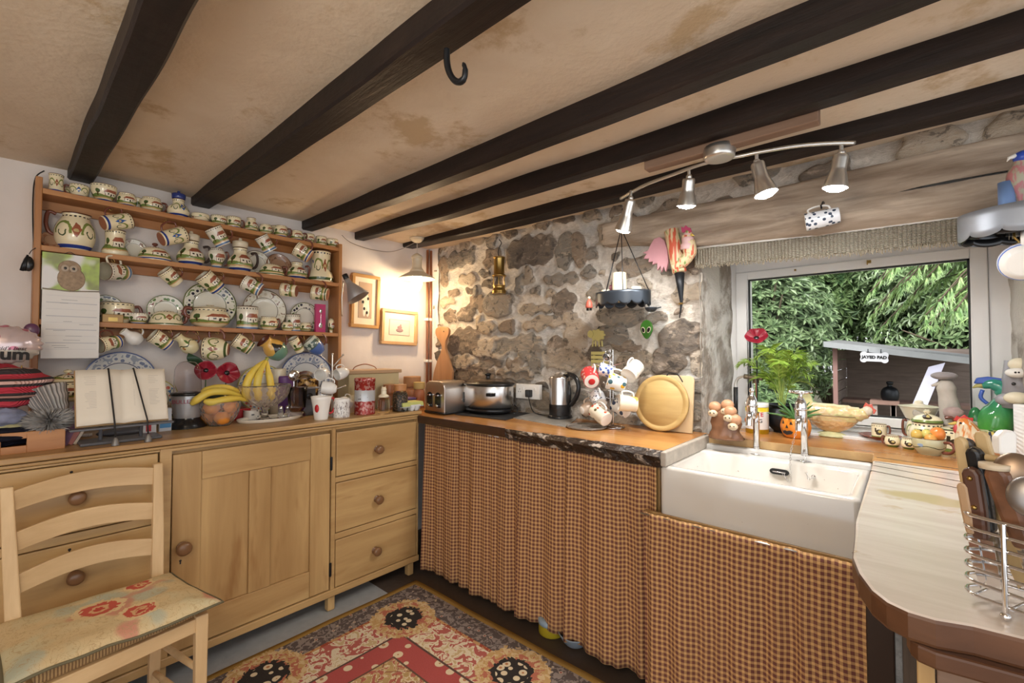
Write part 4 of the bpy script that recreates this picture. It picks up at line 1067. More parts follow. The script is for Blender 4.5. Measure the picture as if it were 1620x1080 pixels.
# ---- standing on the rack: u, base v, width px, height px
XS = -2.662
def shelf_pot(fz, u, w, h, label, kind, mat, cat, name, X=XS, **k):
    p = at(u, 400, x=X); P = (X, p.y, fz(p.y)); W = size_w(w, P); H = size_h(h, P)
    return pot(name, label, cat, W, H, kind, mat, loc=(P[0], P[1], P[2]-.0005), **k)
G1 = 'pottery on the top shelf of the rack'; G2 = 'pottery on the middle shelf of the rack'; G3 = 'pottery on the lower shelf of the rack'
top = [
 (86, 27, 30, 'tall cream mug with a red and blue flower, leftmost on the top shelf', 'tallmug', 'fr', 'mug', 'pottery_mug', dict(handle=False)),
 (123, 32, 20, 'small low bowl with a blue flower, second from the left on the top shelf', 'lowbowl', 'fb', 'bowl', 'pottery_bowl', dict(side=-1)),
 (162, 44, 27, 'wide open bowl with a cottage, on the top shelf beside a low blue-flowered bowl', 'bowl', 'cb', 'bowl', 'pottery_bowl', dict(handle=False)),
 (199, 33, 21, 'round sugar bowl with a red-roofed cottage on the top shelf, no handle', 'round', 'cb', 'bowl', 'pottery_bowl', dict(handle=False)),
 (238, 37, 22, 'round cup with a red-brown handle on the top shelf, left of the blue-flowered vase', 'round', 'c0', 'cup', 'pottery_cup', dict()),
 (281, 37, 29, 'squat flower vase with a dark blue rim and blue flower on the top shelf', 'pear', 'fb', 'vase', 'pottery_vase', dict(collar=.30, handle=False)),
 (316, 30, 12, 'shallow striped dish on the top shelf below the second ceiling beam', 'lowbowl', 'sc', 'dish', 'pottery_dish', dict(handle=False)),
 (345, 26, 15, 'low dark-rimmed cup on the top shelf, just right of the shallow striped dish', 'lowbowl', 'cg', 'cup', 'pottery_cup', dict(handle=False)),
 (369, 24, 18, 'straight blue-footed cup with a dark handle on the top shelf, beside the dark-rimmed cup', 'mug', 'cb', 'cup', 'pottery_cup', dict()),
 (397, 22, 22, 'small green round-bellied jug on the top shelf', 'jug', 'cg', 'jug', 'pottery_jug', dict(handle=False)),
 (420, 22, 16, 'small round cottage pot on the top shelf, right of the small green jug', 'round', 'c0', 'pot', 'pottery_pot', dict(handle=False)),
 (444, 23, 19, 'two-handled little pot in front of a dish on the top shelf', 'round', 'cb', 'pot', 'pottery_pot', dict()),
 (469, 22, 16, 'little blue-footed sugar bowl, fourth from the right on the top shelf', 'round', 'cb', 'bowl', 'pottery_bowl', dict()),
 (489, 17, 15, 'little straight green-banded pot, third from the right on the top shelf', 'mug', 'cg', 'pot', 'pottery_pot', dict(handle=False)),
 (508, 17, 15, 'little straight pot, second from the right on the top shelf', 'mug', 'c0', 'pot', 'pottery_pot', dict(handle=False)),
 (525, 19, 14, 'little open bowl at the right end of the top shelf', 'bowl', 'cg', 'bowl', 'pottery_bowl', dict()),
]
for u, w, h, lab, kind, mat, cat, nm, k in top: shelf_pot(s1z, u, w, h, lab, kind, mat, cat, nm, group=G1, X=-2.645, rotz=rs.uniform(-.35, .35), **k)
for u, w, h, lab, kind, mat, cat, nm, k in [
 (110, 26, 18, 'small dark blue pot behind the first two pots of the top shelf', 'round', 'fb', 'pot', 'pottery_pot', dict(handle=False)),
 (141, 28, 22, 'plain cream bowl half hidden behind the blue-flowered bowl on the top shelf', 'bowl', 'cream', 'bowl', 'pottery_bowl', dict(handle=False)),
 (214, 34, 21, 'green-dotted dish half hidden behind the sugar bowl on the top shelf', 'flare', 'sg', 'dish', 'pottery_dish', dict(handle=False)),
 (441, 32, 20, 'green-rimmed dish half hidden behind the two-handled pot on the top shelf', 'flare', 'sg', 'dish', 'pottery_dish', dict(handle=False))]:
    shelf_pot(s1z, u, w, h, lab, kind, mat, cat, nm, group=G1, X=-2.700, **k)
mid = [
 (118, 68, 60, 'big round jug with a red flower and looping brown handle on the middle shelf', 'bigjug', 'fr', 'jug', 'pottery_jug', dict(side=-1, lip=.5, hw=.35, hz=(.38, .92)), -2.668),
 (182, 44, 42, 'waisted cream jug on the middle shelf, right of the big round jug', 'vase', 'c0', 'jug', 'pottery_jug', dict(handle=False), XS),
 (245, 56, 23, 'domed butter dish with a cottage and brown knob on the middle shelf', 'dome', 'cb', 'butter dish', 'butter_dish', dict(handle=False), XS),
 (302, 46, 40, 'left of the two round lidded jugs on the middle shelf', 'pear', 'cb', 'jug', 'lidded_jug', dict(hm=M['darkwood'], collar=.26, hw=.45), XS),
 (343, 29, 34, 'small tapering white jug between the two lidded jugs on the middle shelf', 'taper', 'cw', 'jug', 'pottery_jug', dict(hw=.4), XS),
 (380, 42, 39, 'right of the two round lidded jugs on the middle shelf', 'pear', 'cb', 'jug', 'lidded_jug', dict(hm=M['darkwood'], collar=.26, hw=.45, spout=None), XS),
 (430, 42, 20, 'low wide teapot-shaped pot with a brown loop handle on the middle shelf', 'dome', 'cg', 'pot', 'pottery_pot', dict(handle=True, hw=.3), XS),
 (470, 34, 27, 'small blue-banded round jug on the middle shelf, left of the tall vase', 'pear', 'cb', 'jug', 'pottery_jug', dict(hw=.3), XS),
 (508, 40, 50, 'tall cream vase with a wide flowered foot ending the middle shelf on the right', 'vase', 'fg', 'vase', 'pottery_vase', dict(handle=False), XS),
]
for u, w, h, lab, kind, mat, cat, nm, k, X in mid:
    o = shelf_pot(s2z, u, w, h, lab, kind, mat, cat, nm, X=X, group=G2, **k)
    if nm == 'butter_dish' : 
        P = Vector(o.location); knobtop(o, size_w(5, P), size_h(h, P), M['brownhandle'])
low = [
 (187, 58, 33, 'large cream cup with cottages and a dark handle on the lower shelf beside the calendar', 'lowbowl', 'c0', 'cup', 'pottery_cup', dict(hw=.4), -2.69),
 (221, 32, 18, 'small handled bowl on the lower shelf, left of the flowered butter dish', 'lowbowl', 'cw', 'bowl', 'pottery_bowl', dict(handle=False), XS),
 (265, 56, 24, 'low flower-scrolled butter dish with brown handles on the lower shelf', 'dome', 'fg', 'butter dish', 'butter_dish', dict(hw=.22, hm=M['brownhandle']), XS),
 (334, 66, 30, 'wide cottage tureen with a lid in front of the big plate on the lower shelf', 'round', 'c0', 'tureen', 'lidded_tureen', dict(lid=.020, side=-1, hw=.25, hz=(.5, .95)), XS),
 (393, 35, 37, 'straight cottage canister with a blue foot on the lower shelf', 'canister', 'cw', 'canister', 'pottery_canister', dict(handle=False), XS),
 (427, 29, 21, 'round milk jug in front of the canister on the lower shelf', 'round', 'c0', 'jug', 'pottery_jug', dict(hw=.3, lip=.2, side=1), -2.640),
 (456, 19, 14, 'tiny cottage bowl, left of the small canister on the lower shelf', 'round', 'c0', 'bowl', 'pottery_bowl', dict(handle=False), -2.63),
 (465, 24, 28, 'small straight canister between two tiny bowls on the lower shelf', 'canister', 'cw', 'canister', 'pottery_canister', dict(handle=False), -2.685),
 (485, 19, 15, 'tiny cottage bowl beside the pink spoon box on the lower shelf', 'round', 'cg', 'bowl', 'pottery_bowl', dict(handle=False), XS),
 (525, 13, 24, 'egg in a little cottage egg cup at the right end of the lower shelf', 'egg', 'c0', 'egg cup', 'egg_cup', dict(handle=False), XS),
]
for u, w, h, lab, kind, mat, cat, nm, k, X in low: shelf_pot(s3z, u, w, h, lab, kind, mat, cat, nm, X=X, group=G3, **k)

# ---- plates leaning against the wall
PL = {'green': platemat('plate_green_sprigs', (.10, .16, .05), (.12, .22, .06), (.22, .04, .05)), 'grape': platemat('plate_grapes', (.14, .16, .06), (.03, .03, .05), (.12, .20, .05)),
      'dotted': platemat('plate_dotted', (.20, .16, .10), (.62, .58, .44), (.25, .15, .10)), 'blue': platemat('plate_blue_transfer', (.10, .14, .30), (.20, .24, .36), (.34, .38, .46), (.66, .67, .66)),
      'yellow': platemat('plate_yellow_rim', (.46, .42, .10), (.60, .10, .04), (.05, .16, .38)), 'brown': platemat('plate_brown', (.20, .08, .04), (.28, .12, .06), (.1, .05, .03), (.34, .20, .12)),
      'silver': None}
def plate(u, v, wpx, label, mat, X, zbase, lean=.16, name='plate', cat='plate', group=None, hz=None, inx=(1, 0, 0)):
    P = at(u, v, x=X); r = size_w(wpx, P)/2 if hz is None else hz
    zc = zbase + r*math.cos(lean)
    up_ = Vector((-math.sin(lean), 0, math.cos(lean))); nrm = Vector((math.cos(lean), 0, math.sin(lean)))
    o = thing(name, label, cat, group=group, M=frame((X+ (-math.sin(lean))*0, P.y, zc), (0, 1, 0), up_, nrm))
    b = MB(); T = r*.10
    prof = [(0, T*.35), (.35, T*.35), (.60, T*.32), (.64, T*.5), (.80, T*.85), (.97, T*1.25), (1.0, T*1.32), (1.0, T*1.18), (.66, T*.25), (.60, 0), (0, 0)]
    vs = []; n = 44; fs = []; uvs = []
    for (a, z) in prof:
        for i in range(n): q = 2*PI*i/n; vs.append((a*r*math.cos(q), a*r*math.sin(q), z))
    for j in range(len(prof)-1):
        for i in range(n):
            k = (i+1) % n; fs.append((j*n+i, j*n+k, (j+1)*n+k, (j+1)*n+i)); A, B = prof[j][0], prof[j+1][0]
            uvs.append([(i/n, A), ((i+1)/n, A), ((i+1)/n, B), (i/n, B)])
    b.add(vs, fs, uvs, smooth=True); b.build('plate_body', PL[mat] if mat in PL else M[mat], parent=o)
    return o
GP = 'plates leaning at the back of the rack'
XB = -2.706
plate(332, 487, 88, 'large sprigged plate leaning behind the tureen on the lower shelf', 'grape', XB+.006, s3z(.9), .10, group=GP)
plate(418, 495, 74, 'dotted cream plate leaning behind the canister on the lower shelf', 'dotted', XB+.004, s3z(1.1), .10, group=GP)
plate(482, 492, 52, 'grape-patterned plate leaning behind the tiny bowls on the lower shelf', 'grape', XB, s3z(1.25), .10, group=GP)
plate(262, 495, 62, 'curved blue and green plate leaning behind the flower-scrolled butter dish', 'green', XB, s3z(.6), .10, group=GP)
plate(168, 478, 60, 'sprigged plate leaning behind the calendar on the lower shelf', 'grape', XB, s3z(.35), .10, group=GP)
plate(212, 388, 44, 'plain pale dish leaning behind the cream jug on the middle shelf', 'dotted', XB, s2z(.4), .12, group=GP)
plate(406, 402, 46, 'cream plate leaning behind the right lidded jug on the middle shelf', 'dotted', XB, s2z(1.1), .12, group=GP)
plate(441, 410, 44, 'brown dish leaning behind the low teapot-shaped pot on the middle shelf', 'brown', XB, s2z(1.15), .12, group=GP)
plate(82, 378, 40, 'terracotta brown dish leaning at the left end of the middle shelf', 'brown', -2.66, s2z(.1), .35, group=GP)
GD = 'plates standing on the dresser behind the ornaments'
plate(192, 545, 120, 'large blue-edged plate half hidden behind the calendar and cookery book', 'blue', -2.70, DT+.085, .07, group=GD)
plate(241, 590, 88, 'yellow-rimmed fruit plate behind the cookery book', 'yellow', -2.69, DT+.015, .12, group=GD)
plate(415, 580, 84, 'yellow-rimmed plate behind the bunch of bananas', 'yellow', -2.69, DT+.02, .12, group=GD)
plate(484, 560, 92, 'blue and white transfer plate behind the silver dish', 'blue', -2.70, DT+.03, .08, group=GD)
plate(482, 577, 46, 'round polished silver dish in front of the blue and white plate', 'chrome', -2.64, DT+.085, .10, name='silver_dish', cat='dish')
b = MB(); b.box(-2.68, -2.60, 1.03, 1.34, DT, DT+.083)
tag(b.build('wooden_stand', M['shelf'], bevel=.003), 'low wooden box behind the ornaments carrying the silver dish', 'box')

# ---- hanging mugs on cup hooks
def hang(u, v, wpx, hpx, label, kind, mat, tilt, yaw=0, opening='L', X=-2.575, fz=None, group=None, name='pottery_mug', cat='mug', lip=0, hm=None, inner=None, foot=True, hw=.5):
    """u,v: centre of the body; wpx: diameter, hpx: body height in px; tilt>0 lifts the opening"""
    C0 = at(u, v, x=X); r = size_w(wpx, C0)/2; h = size_h(hpx, C0)*.90; hw = hw+.30; tilt = tilt+(.22 if opening == 'L' and .2 < tilt < .7 else 0)
    s = -1 if opening == 'L' else 1
    zax = Vector((0, s*math.cos(tilt), math.sin(tilt))); zax = Matrix.Rotation(yaw, 3, 'Z') @ zax
    yax = Vector((0, 0, 1)); yax = (yax - zax*yax.dot(zax)).normalized(); xax = yax.cross(zax)
    Mx = frame(C0 - zax*h/2, xax, yax, zax)
    o = pot(name, label, cat, 2*r, h, kind, mat, Mx=Mx, group=group, hw=hw, hm=hm, hz=(.2, .78), lip=lip, inner=inner, foot=foot)
    top_ = C0 + yax*(r*(1+hw)) ; zt = fz(C0.y)-.022
    hp = Vector((top_.x, top_.y, 0))
    b = MB(); e = top_.z - r*.1
    e = min(e, zt-.012)
    b.tube(spl([(X, hp.y, zt+.001), (X, hp.y, e+.012), (X, hp.y+.004, e+.004), (X+.0, hp.y+.001, e-.003), (X, hp.y-.005, e+.002), (X, hp.y-.007, e+.008)], 4), .0012, n=6)
    b.build('cup_hook', M['brass'], parent=rk)
    return o
H1 = 'mugs hanging from hooks under the top shelf'; H2 = 'mugs hanging from hooks under the middle shelf'; H3 = 'mugs and jugs hanging from hooks under the lower shelf'
XH = -2.612
hang(185, 351, 34, 42, 'mug with a blue base band hanging base-down-left above the waisted jug', 'mug', 'fb', .35, .25, 'R', XH, s1z, H1)
hang(274, 374, 32, 40, 'mug with a blue base hanging above the domed butter dish', 'mug', 'fb', .45, .2, 'R', XH, s1z, H1)
hang(345, 374, 30, 34, 'jug with a cottage hanging open end up-left above the lidded jugs', 'mug', 'cw', 1.0, 0, 'L', XH, s1z, H1)
hang(420, 385, 25, 30, 'narrow mug hanging open end up-left above the low teapot-shaped pot', 'tallmug', 'cw', .95, 0, 'L', XH, s1z, H1)
hang(479, 399, 27, 28, 'mug with a blue-lined rim hanging above the small blue-banded jug', 'mug', 'cb', .30, -.5, 'L', XH, s1z, H1)
hang(182, 430, 38, 40, 'cream mug hanging beside the owl calendar, terracotta base towards the room', 'mug', 'cw', -.10, -.5+1.1, 'L', XH, s2z, H2, hm=M['cream'])
hang(270, 438, 29, 30, 'small mug hanging under the middle shelf, second from the left', 'mug', 'c0', .75, .2, 'L', XH, s2z, H2)
hang(333, 446, 33, 36, 'mug hanging in front of the large sprigged plate', 'mug', 'cb', .50, .1, 'L', XH, s2z, H2)
hang(399, 452, 28, 32, 'mug with a green inside hanging above the canister', 'mug', 'cw', .25, -.5, 'L', XH, s2z, H2)
hang(457, 459, 24, 26, 'plain-sided mug hanging under the middle shelf, second from the right', 'mug', 'c0', .10, -.7, 'L', XH, s2z, H2)
hang(506, 464, 25, 27, 'mug hanging above the pink spoon box', 'mug', 'cg', .15, -.7, 'L', XH, s2z, H2)
hang(172, 543, 32, 34, 'mug half hidden by the calendar, with a blue band and terracotta base', 'mug', 'cb', -.25, .5, 'L', XH, s3z, H3)
hang(208, 532, 28, 32, 'white creamer with a blue triangle mark hanging under the lower shelf', 'pear', 'white', .45, .2, 'L', XH, s3z, H3, name='creamer_jug', cat='jug', lip=.6, hm=M['white'], foot=False)
hang(254, 538, 30, 32, 'mug with leaves and a house hanging between the white creamer and the green-based jug', 'mug', 'cb', .40, .1, 'L', XH, s3z, H3)
hang(294, 543, 30, 40, 'cream jug with a green base and an orange leaf hanging under the lower shelf', 'pear', pottery('green_based_ware', 'scroll', None, (.74, .66, .40), ground=(.10, .2, .05), accent=(.4, .18, .05)), .55, .1, 'L', XH, s3z, H3, name='pottery_jug', cat='jug', lip=.5)
hang(342, 552, 44, 38, 'largest hanging cup, wide open end facing left, above the red poppies', 'cup', 'fg', .05, -.5, 'L', XH, s3z, H3, hw=.45)
hang(384, 544, 28, 32, 'mug with a dark foliage band hanging right of the largest cup', 'mug', 'cg', .35, -.2, 'L', XH, s3z, H3)
hang(432, 550, 36, 44, 'jug painted with a dark sailing boat hanging above the bananas', 'jug', 'sh', .70, .1, 'L', XH, s3z, H3, name='pottery_jug', cat='jug', lip=.6, inner=M['brownhandle'])
hang(469, 545, 18, 28, 'narrow mug seen edge-on between the boat jug and the blue mug', 'mug', 'c0', .95, .2, 'L', XH, s3z, H3)
t = NT('blue_glaze_mug'); S = t.sep(t.coord('UV')); c = t.mix(t.lt(S[1], .55), (.52, .56, .48), (.09, .16, .42)); c = t.mix(t.AND(t.gt(t.voro(t.coord(), 60), .5), t.gt(S[1], .5), t.lt(S[1], .85)), c, (.08, .12, .10)); t.set(Base_Color=c, Roughness=.2)
hang(498, 547, 27, 32, 'blue and green glazed mug at the right end of the hooks', 'cup', t.m, .55, -.2, 'L', XH, s3z, H3)
# ============================================================ LAMPS
GLOW = emit('lamp_glass_cool', (1, .98, .95), 40)
bar_px = [(982,314),(1020,293),(1065,276),(1100,263),(1140,252),(1170,247),(1205,240),(1260,231),(1310,227),(1352,226)]
ZBAR = 1.975
tr = thing('spotlight_bar', 'satin metal ceiling bar with four lit spotlights above the sink', 'ceiling light', (0, 0, 0))
b = MB(); bp = [at(u, v, z=ZBAR) for u, v in bar_px]; b.tube(spl(bp, 6), .0065, n=8); b.build('curved_bar', M['nickel'], parent=tr)
mp = at(1140, 250, z=ZBAR)
b = MB(); b.lathe(spl2([(0, 0), (.040, 0), (.048, .004), (.050, .012), (.050, .042), (0, .043)], 2), M=TR(mp.x, 1.628, ZBAR-.009)); b.build('ceiling_mount', M['nickel'], parent=tr)
b = MB(); b.cyl((mp.x, 1.628, ZBAR-.002), tuple(mp), .007); b.build('mount_arm', M['nickel'], parent=tr)
for (ua, va, ub, vb, wr) in [(998, 303, 986, 364, 32), (1090, 268, 1086, 325, 38), (1197, 243, 1212, 306, 40), (1331, 228, 1321, 297, 50)]:
    A = at(ua, va, z=ZBAR); yb = A.y + (.02 if ua < 1100 else -.0)
    B = at(ub, vb, y=yb); r = min(size_w(wr, B)/2, .036); D = (B-A); L = D.length; d = D.normalized()
    J = A + Vector((0, 0, -.028))
    b = MB(); b.cyl(tuple(A+cZ*.004), tuple(J), .006, n=10); b.ball(J, .011, 12, 8); 
    s0 = b.build('spot_joint', M['nickel'], parent=tr)
    ax = (B-J).normalized(); Lh = (B-J).length
    s_ = ax.cross(Vector((1, 0, 0))).normalized(); Ms = frame(J, ax.cross(s_).normalized(), s_, ax)
    b = MB(); b.lathe(spl2([(0, .004), (.020, .006), (.022, .02), (.022, Lh*.45)], 2) + spl2([(.022, Lh*.5), (r*.85, Lh*.78), (r, Lh), (r*.96, Lh)], 3), M=Ms, n=24)
    sh = b.build('spot_head', M['nickel'], parent=tr)
    b = MB(); b.lathe([(0, Lh-.006), (r*.93, Lh-.003), (r*.93, Lh+.001), (r*.6, Lh+.009), (0, Lh+.013)], M=Ms, n=24); b.build('spot_lens', GLOW, parent=sh)
    q = ax.to_track_quat('-Z', 'Y').to_euler()
    light('spot_lamp', 'SPOT', B+ax*.022, 8.5, (1, .97, .93), .03, q, spot_size=math.radians(168), spot_blend=.9)
# pendant
pp = at(660, 378, z=2.085); PX, PY = -2.525, 1.881
zv = lambda v: at(658, v, y=PY).z
pd = thing('pendant_lamp', 'cream enamel pendant lamp with a lit bulb hanging in the corner', 'lamp', (PX, PY, 0))
b = MB(); b.lathe(spl2([(.006, 0), (.02, .004), (.042, .016), (.052, .028), (.052, .034)], 2), M=TR(0, 0, 2.052)); b.build('ceiling_rose', M['cream'], parent=pd)
z1 = zv(401); 
b = MB(); N_ = 7
for k in range(N_):
    zc_ = z1 + (2.055-z1)*(k+.5)/N_; h_ = (2.055-z1)/N_*.72
    b.tube([((.004*math.cos(a) if k % 2 else 0), (0 if k % 2 else .004*math.cos(a)), zc_+h_*math.sin(a)) for a in [2*PI*q/10 for q in range(10)]], .0012, n=5, closed=True)
b.build('hanging_chain', M['nickel'], parent=pd)
CR = plain('cream_enamel', (.66, .58, .43), .3, var=.04)
zr = zv(441)
b = MB(); hN = z1-zr
b.lathe(spl2([(0, hN), (.012, hN*.98), (.036, hN*.88), (.040, hN*.80), (.034, hN*.76), (.034, hN*.45), (.042, hN*.36), (.050, hN*.30), (.054, hN*.25), (.115, hN*.05), (.123, 0), (.120, -.001), (.054, hN*.22), (.034, hN*.3), (0, hN*.5)], 3), M=TR(0, 0, zr), n=40); b.build('shade', CR, parent=pd)
b = MB(); zb_ = zv(461); b.lathe(spl2([(0, zb_-zr), (.014, zb_-zr+.004), (.032, (zb_-zr)*.6), (.036, (zb_-zr)*.25), (.034, .0), (.03, .02), (0, .02)], 3), M=TR(0, 0, zr), n=24); b.build('bulb', emit('warm_bulb', (1, .80, .50), 14), parent=pd)
light('pendant_bulb', 'POINT', (PX, PY, zb_-.035), 4.5, (1, .72, .42), .03)
b = MB(); b.tube(spl([at(541, 372, x=XW+.03), at(556, 384, x=XW+.03), at(590, 395, x=XW+.035), at(625, 397, x=XW+.1), Vector((PX, PY+.02, 2.075))], 8), .0025, n=6)
tag(b.build('lamp_cable', plain('grey_cable', (.25, .22, .2), .5)), 'grey cable running along the wall top to the pendant lamp', 'cable')
# iron hook on the beam
hp = at(712, 84, z=2.02); hp.y = .672; d_ = at(712, 84, y=.672)
b = MB(); q = lambda u, v: at(u, v, y=.672)
b.tube(spl([q(707, 78), q(707, 96), q(710, 112), q(717, 125), q(726, 130), q(734, 124), q(736, 110), q(733, 100)], 6), [.0075]*30+[.0065]*7+[.005]*4+[.003]*2, n=8)
tag(b.build('ceiling_hook', M['iron']), 'large black iron hook hanging from a ceiling beam', 'hook')
# clip lamp on the rack end
cl = thing('clip_lamp', 'grey metal cone-shaded clip lamp on the right end of the rack', 'lamp', (0, 0, 0))
A = at(549, 450, x=-2.56); Bp = at(552, 482, x=-2.50)
b = MB(); ax = Vector((.25, .25, -.55)).normalized(); s_ = ax.cross(Vector((1, 0, 0))).normalized(); Ms = frame(at(548, 441, x=-2.56), ax.cross(s_), s_, ax)
b.lathe(spl2([(0, 0), (.016, .002), (.018, .03)], 2)+[(.020, .035), (.070, .135), (.069, .137), (.018, .04), (0, .04)], M=Ms, n=28); b.build('cone_shade', plain('dull_aluminium', (.42, .41, .42), .4, .6), parent=cl)
b = MB(); b.cyl(at(545, 434, x=-2.57), at(549, 442, x=-2.56), .017); b.build('lamp_holder', M['iron'], parent=cl)
b = MB(); b.tube(spl([at(541, 500, x=-2.595), at(541, 470, x=-2.575), at(543, 445, x=-2.575)], 6), .004, n=6); b.build('arm', M['nickel'], parent=cl)
# pictures
def picture(cu_, cv_, wpx, hpx, label, tilt, fc, art):
    P = at(cu_, cv_, x=XW); d = dep(P)
    y0 = at(cu_-wpx/2, cv_, x=XW).y; y1 = at(cu_+wpx/2, cv_, x=XW).y; w_ = y1-y0; h = hpx*d/FPX
    o = thing('framed_picture', label, 'picture', M=frame((XW+.030, P.y, P.z), (0, math.cos(tilt), math.sin(tilt)), (0, -math.sin(tilt), math.cos(tilt)), (1, 0, 0)))
    f = .022
    b = MB()
    for a in [(-w_/2, w_/2, -h/2, -h/2+f), (-w_/2, w_/2, h/2-f, h/2), (-w_/2, -w_/2+f, -h/2+f, h/2-f), (w_/2-f, w_/2, -h/2+f, h/2-f)]: b.box(a[0], a[1], a[2], a[3], -.018, .012)
    b.build('frame', fc, parent=o, bevel=.004)
    b = MB(); b.box(-w_/2+f, w_/2-f, -h/2+f, h/2-f, -.012, .001); b.build('mount', plain('cream_mount', (.72, .64, .50), .7), parent=o)
    art(o, w_-2*f, h-2*f)
GW = plain('gilt_wood', (.48, .27, .10), .35)
def art1(o, w_, h):
    b = MB(); b.box(-w_*.30, w_*.30, -h*.36, h*.40, .001, .003); p = b.build('print', plain('print_brown', (.42, .30, .22), .8), parent=o)
    b = MB(); 
    for x, y, a, c in [(0, .17, .08, .07), (.02, 0, .10, .16), (-.03, -.18, .06, .16), (.07, -.18, .06, .16), (-.08, .05, .05, .12)]: b.ball((x*w_*1.6, y*h, .003), (a*w_*1.3, c*h, .002), 14, 8)
    b.build('painted_figure', plain('pale_figure', (.74, .68, .58), .8), parent=p)
    b = MB()
    for x, y in [(.03, .2), (.07, .06), (-.07, -.02), (-.03, -.16), (.05, -.24), (-.06, .12)]: b.ball((x*w_*1.6, y*h, .005), (.05*w_, .035*h, .002), 10, 6)
    b.build('painted_spots', M['black'], parent=p)
def art2(o, w_, h):
    b = MB(); b.box(-w_*.34, w_*.34, -h*.28, h*.26, .001, .002); p = b.build('print', plain('print_frame_line', (.33, .24, .20), .8), parent=o)
    b = MB(); b.box(-w_*.325, w_*.325, -h*.265, h*.245, .002, .003); b.build('painted_sky', plain('print_sky', (.60, .52, .47), .8), parent=p)
    b = MB(); b.ball((-.0, 0, .004), (w_*.08, h*.06, .001), 10, 6); b.ball((0, -h*.10, .004), (w_*.12, h*.07, .001), 10, 6); b.ball((w_*.03, h*.07, .004), (w_*.03, h*.05, .001), 8, 6); b.build('painted_animal', plain('print_mauve', (.30, .20, .22), .8), parent=p)
picture(574, 477, 44, 84, 'tall narrow picture of a spotted figure in a gilt frame', -.03, GW, art1)
picture(628, 518, 56, 55, 'small square picture with a wide cream mount in a light frame', -.035, plain('light_frame', (.55, .35, .18), .4), art2)
# copper pipes
for dy, lab in ((0, 'copper pipe in the corner, left of the pair'), (.032, 'copper pipe in the corner, right of the pair')):
    pi_ = thing('copper_pipe', lab, 'pipe', (0, 0, 0)); y_ = at(676, 500, x=XW+.03).y + dy
    b = MB(); b.cyl((XW+.03, y_, .95), (XW+.03, y_, 2.07), .0095, n=12); b.build('pipe', M['copper'], parent=pi_)
    for z in (1.24, 1.55):
        b = MB(); b.cyl((XW+.03, y_, z-.01), (XW+.03, y_, z+.01), .0125, n=12); b.box(XW+.0, XW+.02, y_-.006, y_+.006, z-.008, z+.008); b.build('pipe_clip', M['white'], parent=pi_)

# ============================================================ ON THE STONE WALL
def yz(v, y=2.15, u=790): return at(u, v, y=y).z
# miner's lamp
P = at(792, 465, y=2.12); ml = thing('miners_lamp', 'brass miner\'s lamp hanging from a beam in front of the stone wall', 'lamp', (P.x, 2.105, P.z))
k = size_h(1, P)
b = MB(); b.lathe(spl2([(0, 0), (10.5*k, 0), (11*k, 1*k), (11*k, 6*k), (9.5*k, 7*k), (9.5*k, 12*k), (10.5*k, 13*k), (0, 13*k)], 2), n=28); b.build('base', M['brass'], parent=ml)
b = MB(); b.lathe([(7.5*k, 13*k), (7.5*k, 28*k)], n=20); b.build('glass_chimney', glass('lamp_glass', (.95, .9, .85), .03), parent=ml)
b = MB()
for q in range(5):
    b = MB(); b.cyl((9*k*math.cos(q*1.2566+.4), 9*k*math.sin(q*1.2566+.4), 13*k), (9*k*math.cos(q*1.2566+.4), 9*k*math.sin(q*1.2566+.4), 28*k), .8*k, n=6); b.build('guard_rod', M['brass'], parent=ml)
b = MB(); b.lathe(spl2([(0, 27*k), (10.5*k, 27*k), (10.5*k, 30*k), (8.5*k, 31*k), (8.5*k, 55*k), (9.2*k, 56*k), (9.2*k, 58*k), (0, 60*k)], 2), n=28); b.build('bonnet', M['brass'], parent=ml)
b = MB(); b.tube(spl([(0, 0, 58*k), (-2*k, 0, 66*k), (1*k, 0, 74*k), (5*k, 0, 80*k), (0, 0, 86*k)], 6), .7*k, n=6); b.build('hanging_hook', M['iron'], parent=ml)
# iron ring with candles
rc = at(985, 472, y=2.02); R_ = size_w(92, rc)/2; k = size_h(1, rc)
ir = thing('iron_candle_ring', 'scalloped black iron candle ring hanging from the lintel beam left of the window', 'candle holder', (rc.x, 2.02, rc.z))
def scallop(r, z0, z1, n=14, N=280):
    b = MB(); M_ = 6
    def fn(u, v):
        a = 2*PI*u; s_ = abs(math.sin(a*n/2))**.6; zb = z0 - 7*k*s_
        return (r*math.cos(a), r*.72*math.sin(a) , zb + (z1-zb)*v)
    b.grid(fn, N, M_); return b
b = scallop(R_, -6*k, 10*k); b.build('scalloped_band', M['ironblue'], parent=ir, solid=.002)
b = MB(); b.lathe([(0, -4*k), (R_*.98, -4*k), (R_*.98, -3*k), (0, -3*k)], n=40, warp=lambda p: Vector((p.x, p.y*.72, p.z))); b.build('base_plate', M['iron'], parent=ir)
hk = at(986, 384, y=2.09)
for a in (2.7, .3, -1.9, -1.2):
    b = MB(); b.tube([(R_*.95*math.cos(a), R_*.68*math.sin(a), 8*k), (hk.x-rc.x, hk.y-2.02-.02, yz(406)-rc.z)], .0022, n=6); b.build('hanging_rod', M['iron'], parent=ir)
b = MB(); b.tube([(hk.x-rc.x, hk.y-2.04, yz(407)-rc.z), (hk.x-rc.x, hk.y-2.03, yz(386)-rc.z)], .003, n=6); b.ball((hk.x-rc.x+.004, hk.y-2.03, yz(382)-rc.z), .006, 10, 8, mi=0); b.build('top_hook', M['iron'], parent=ir)
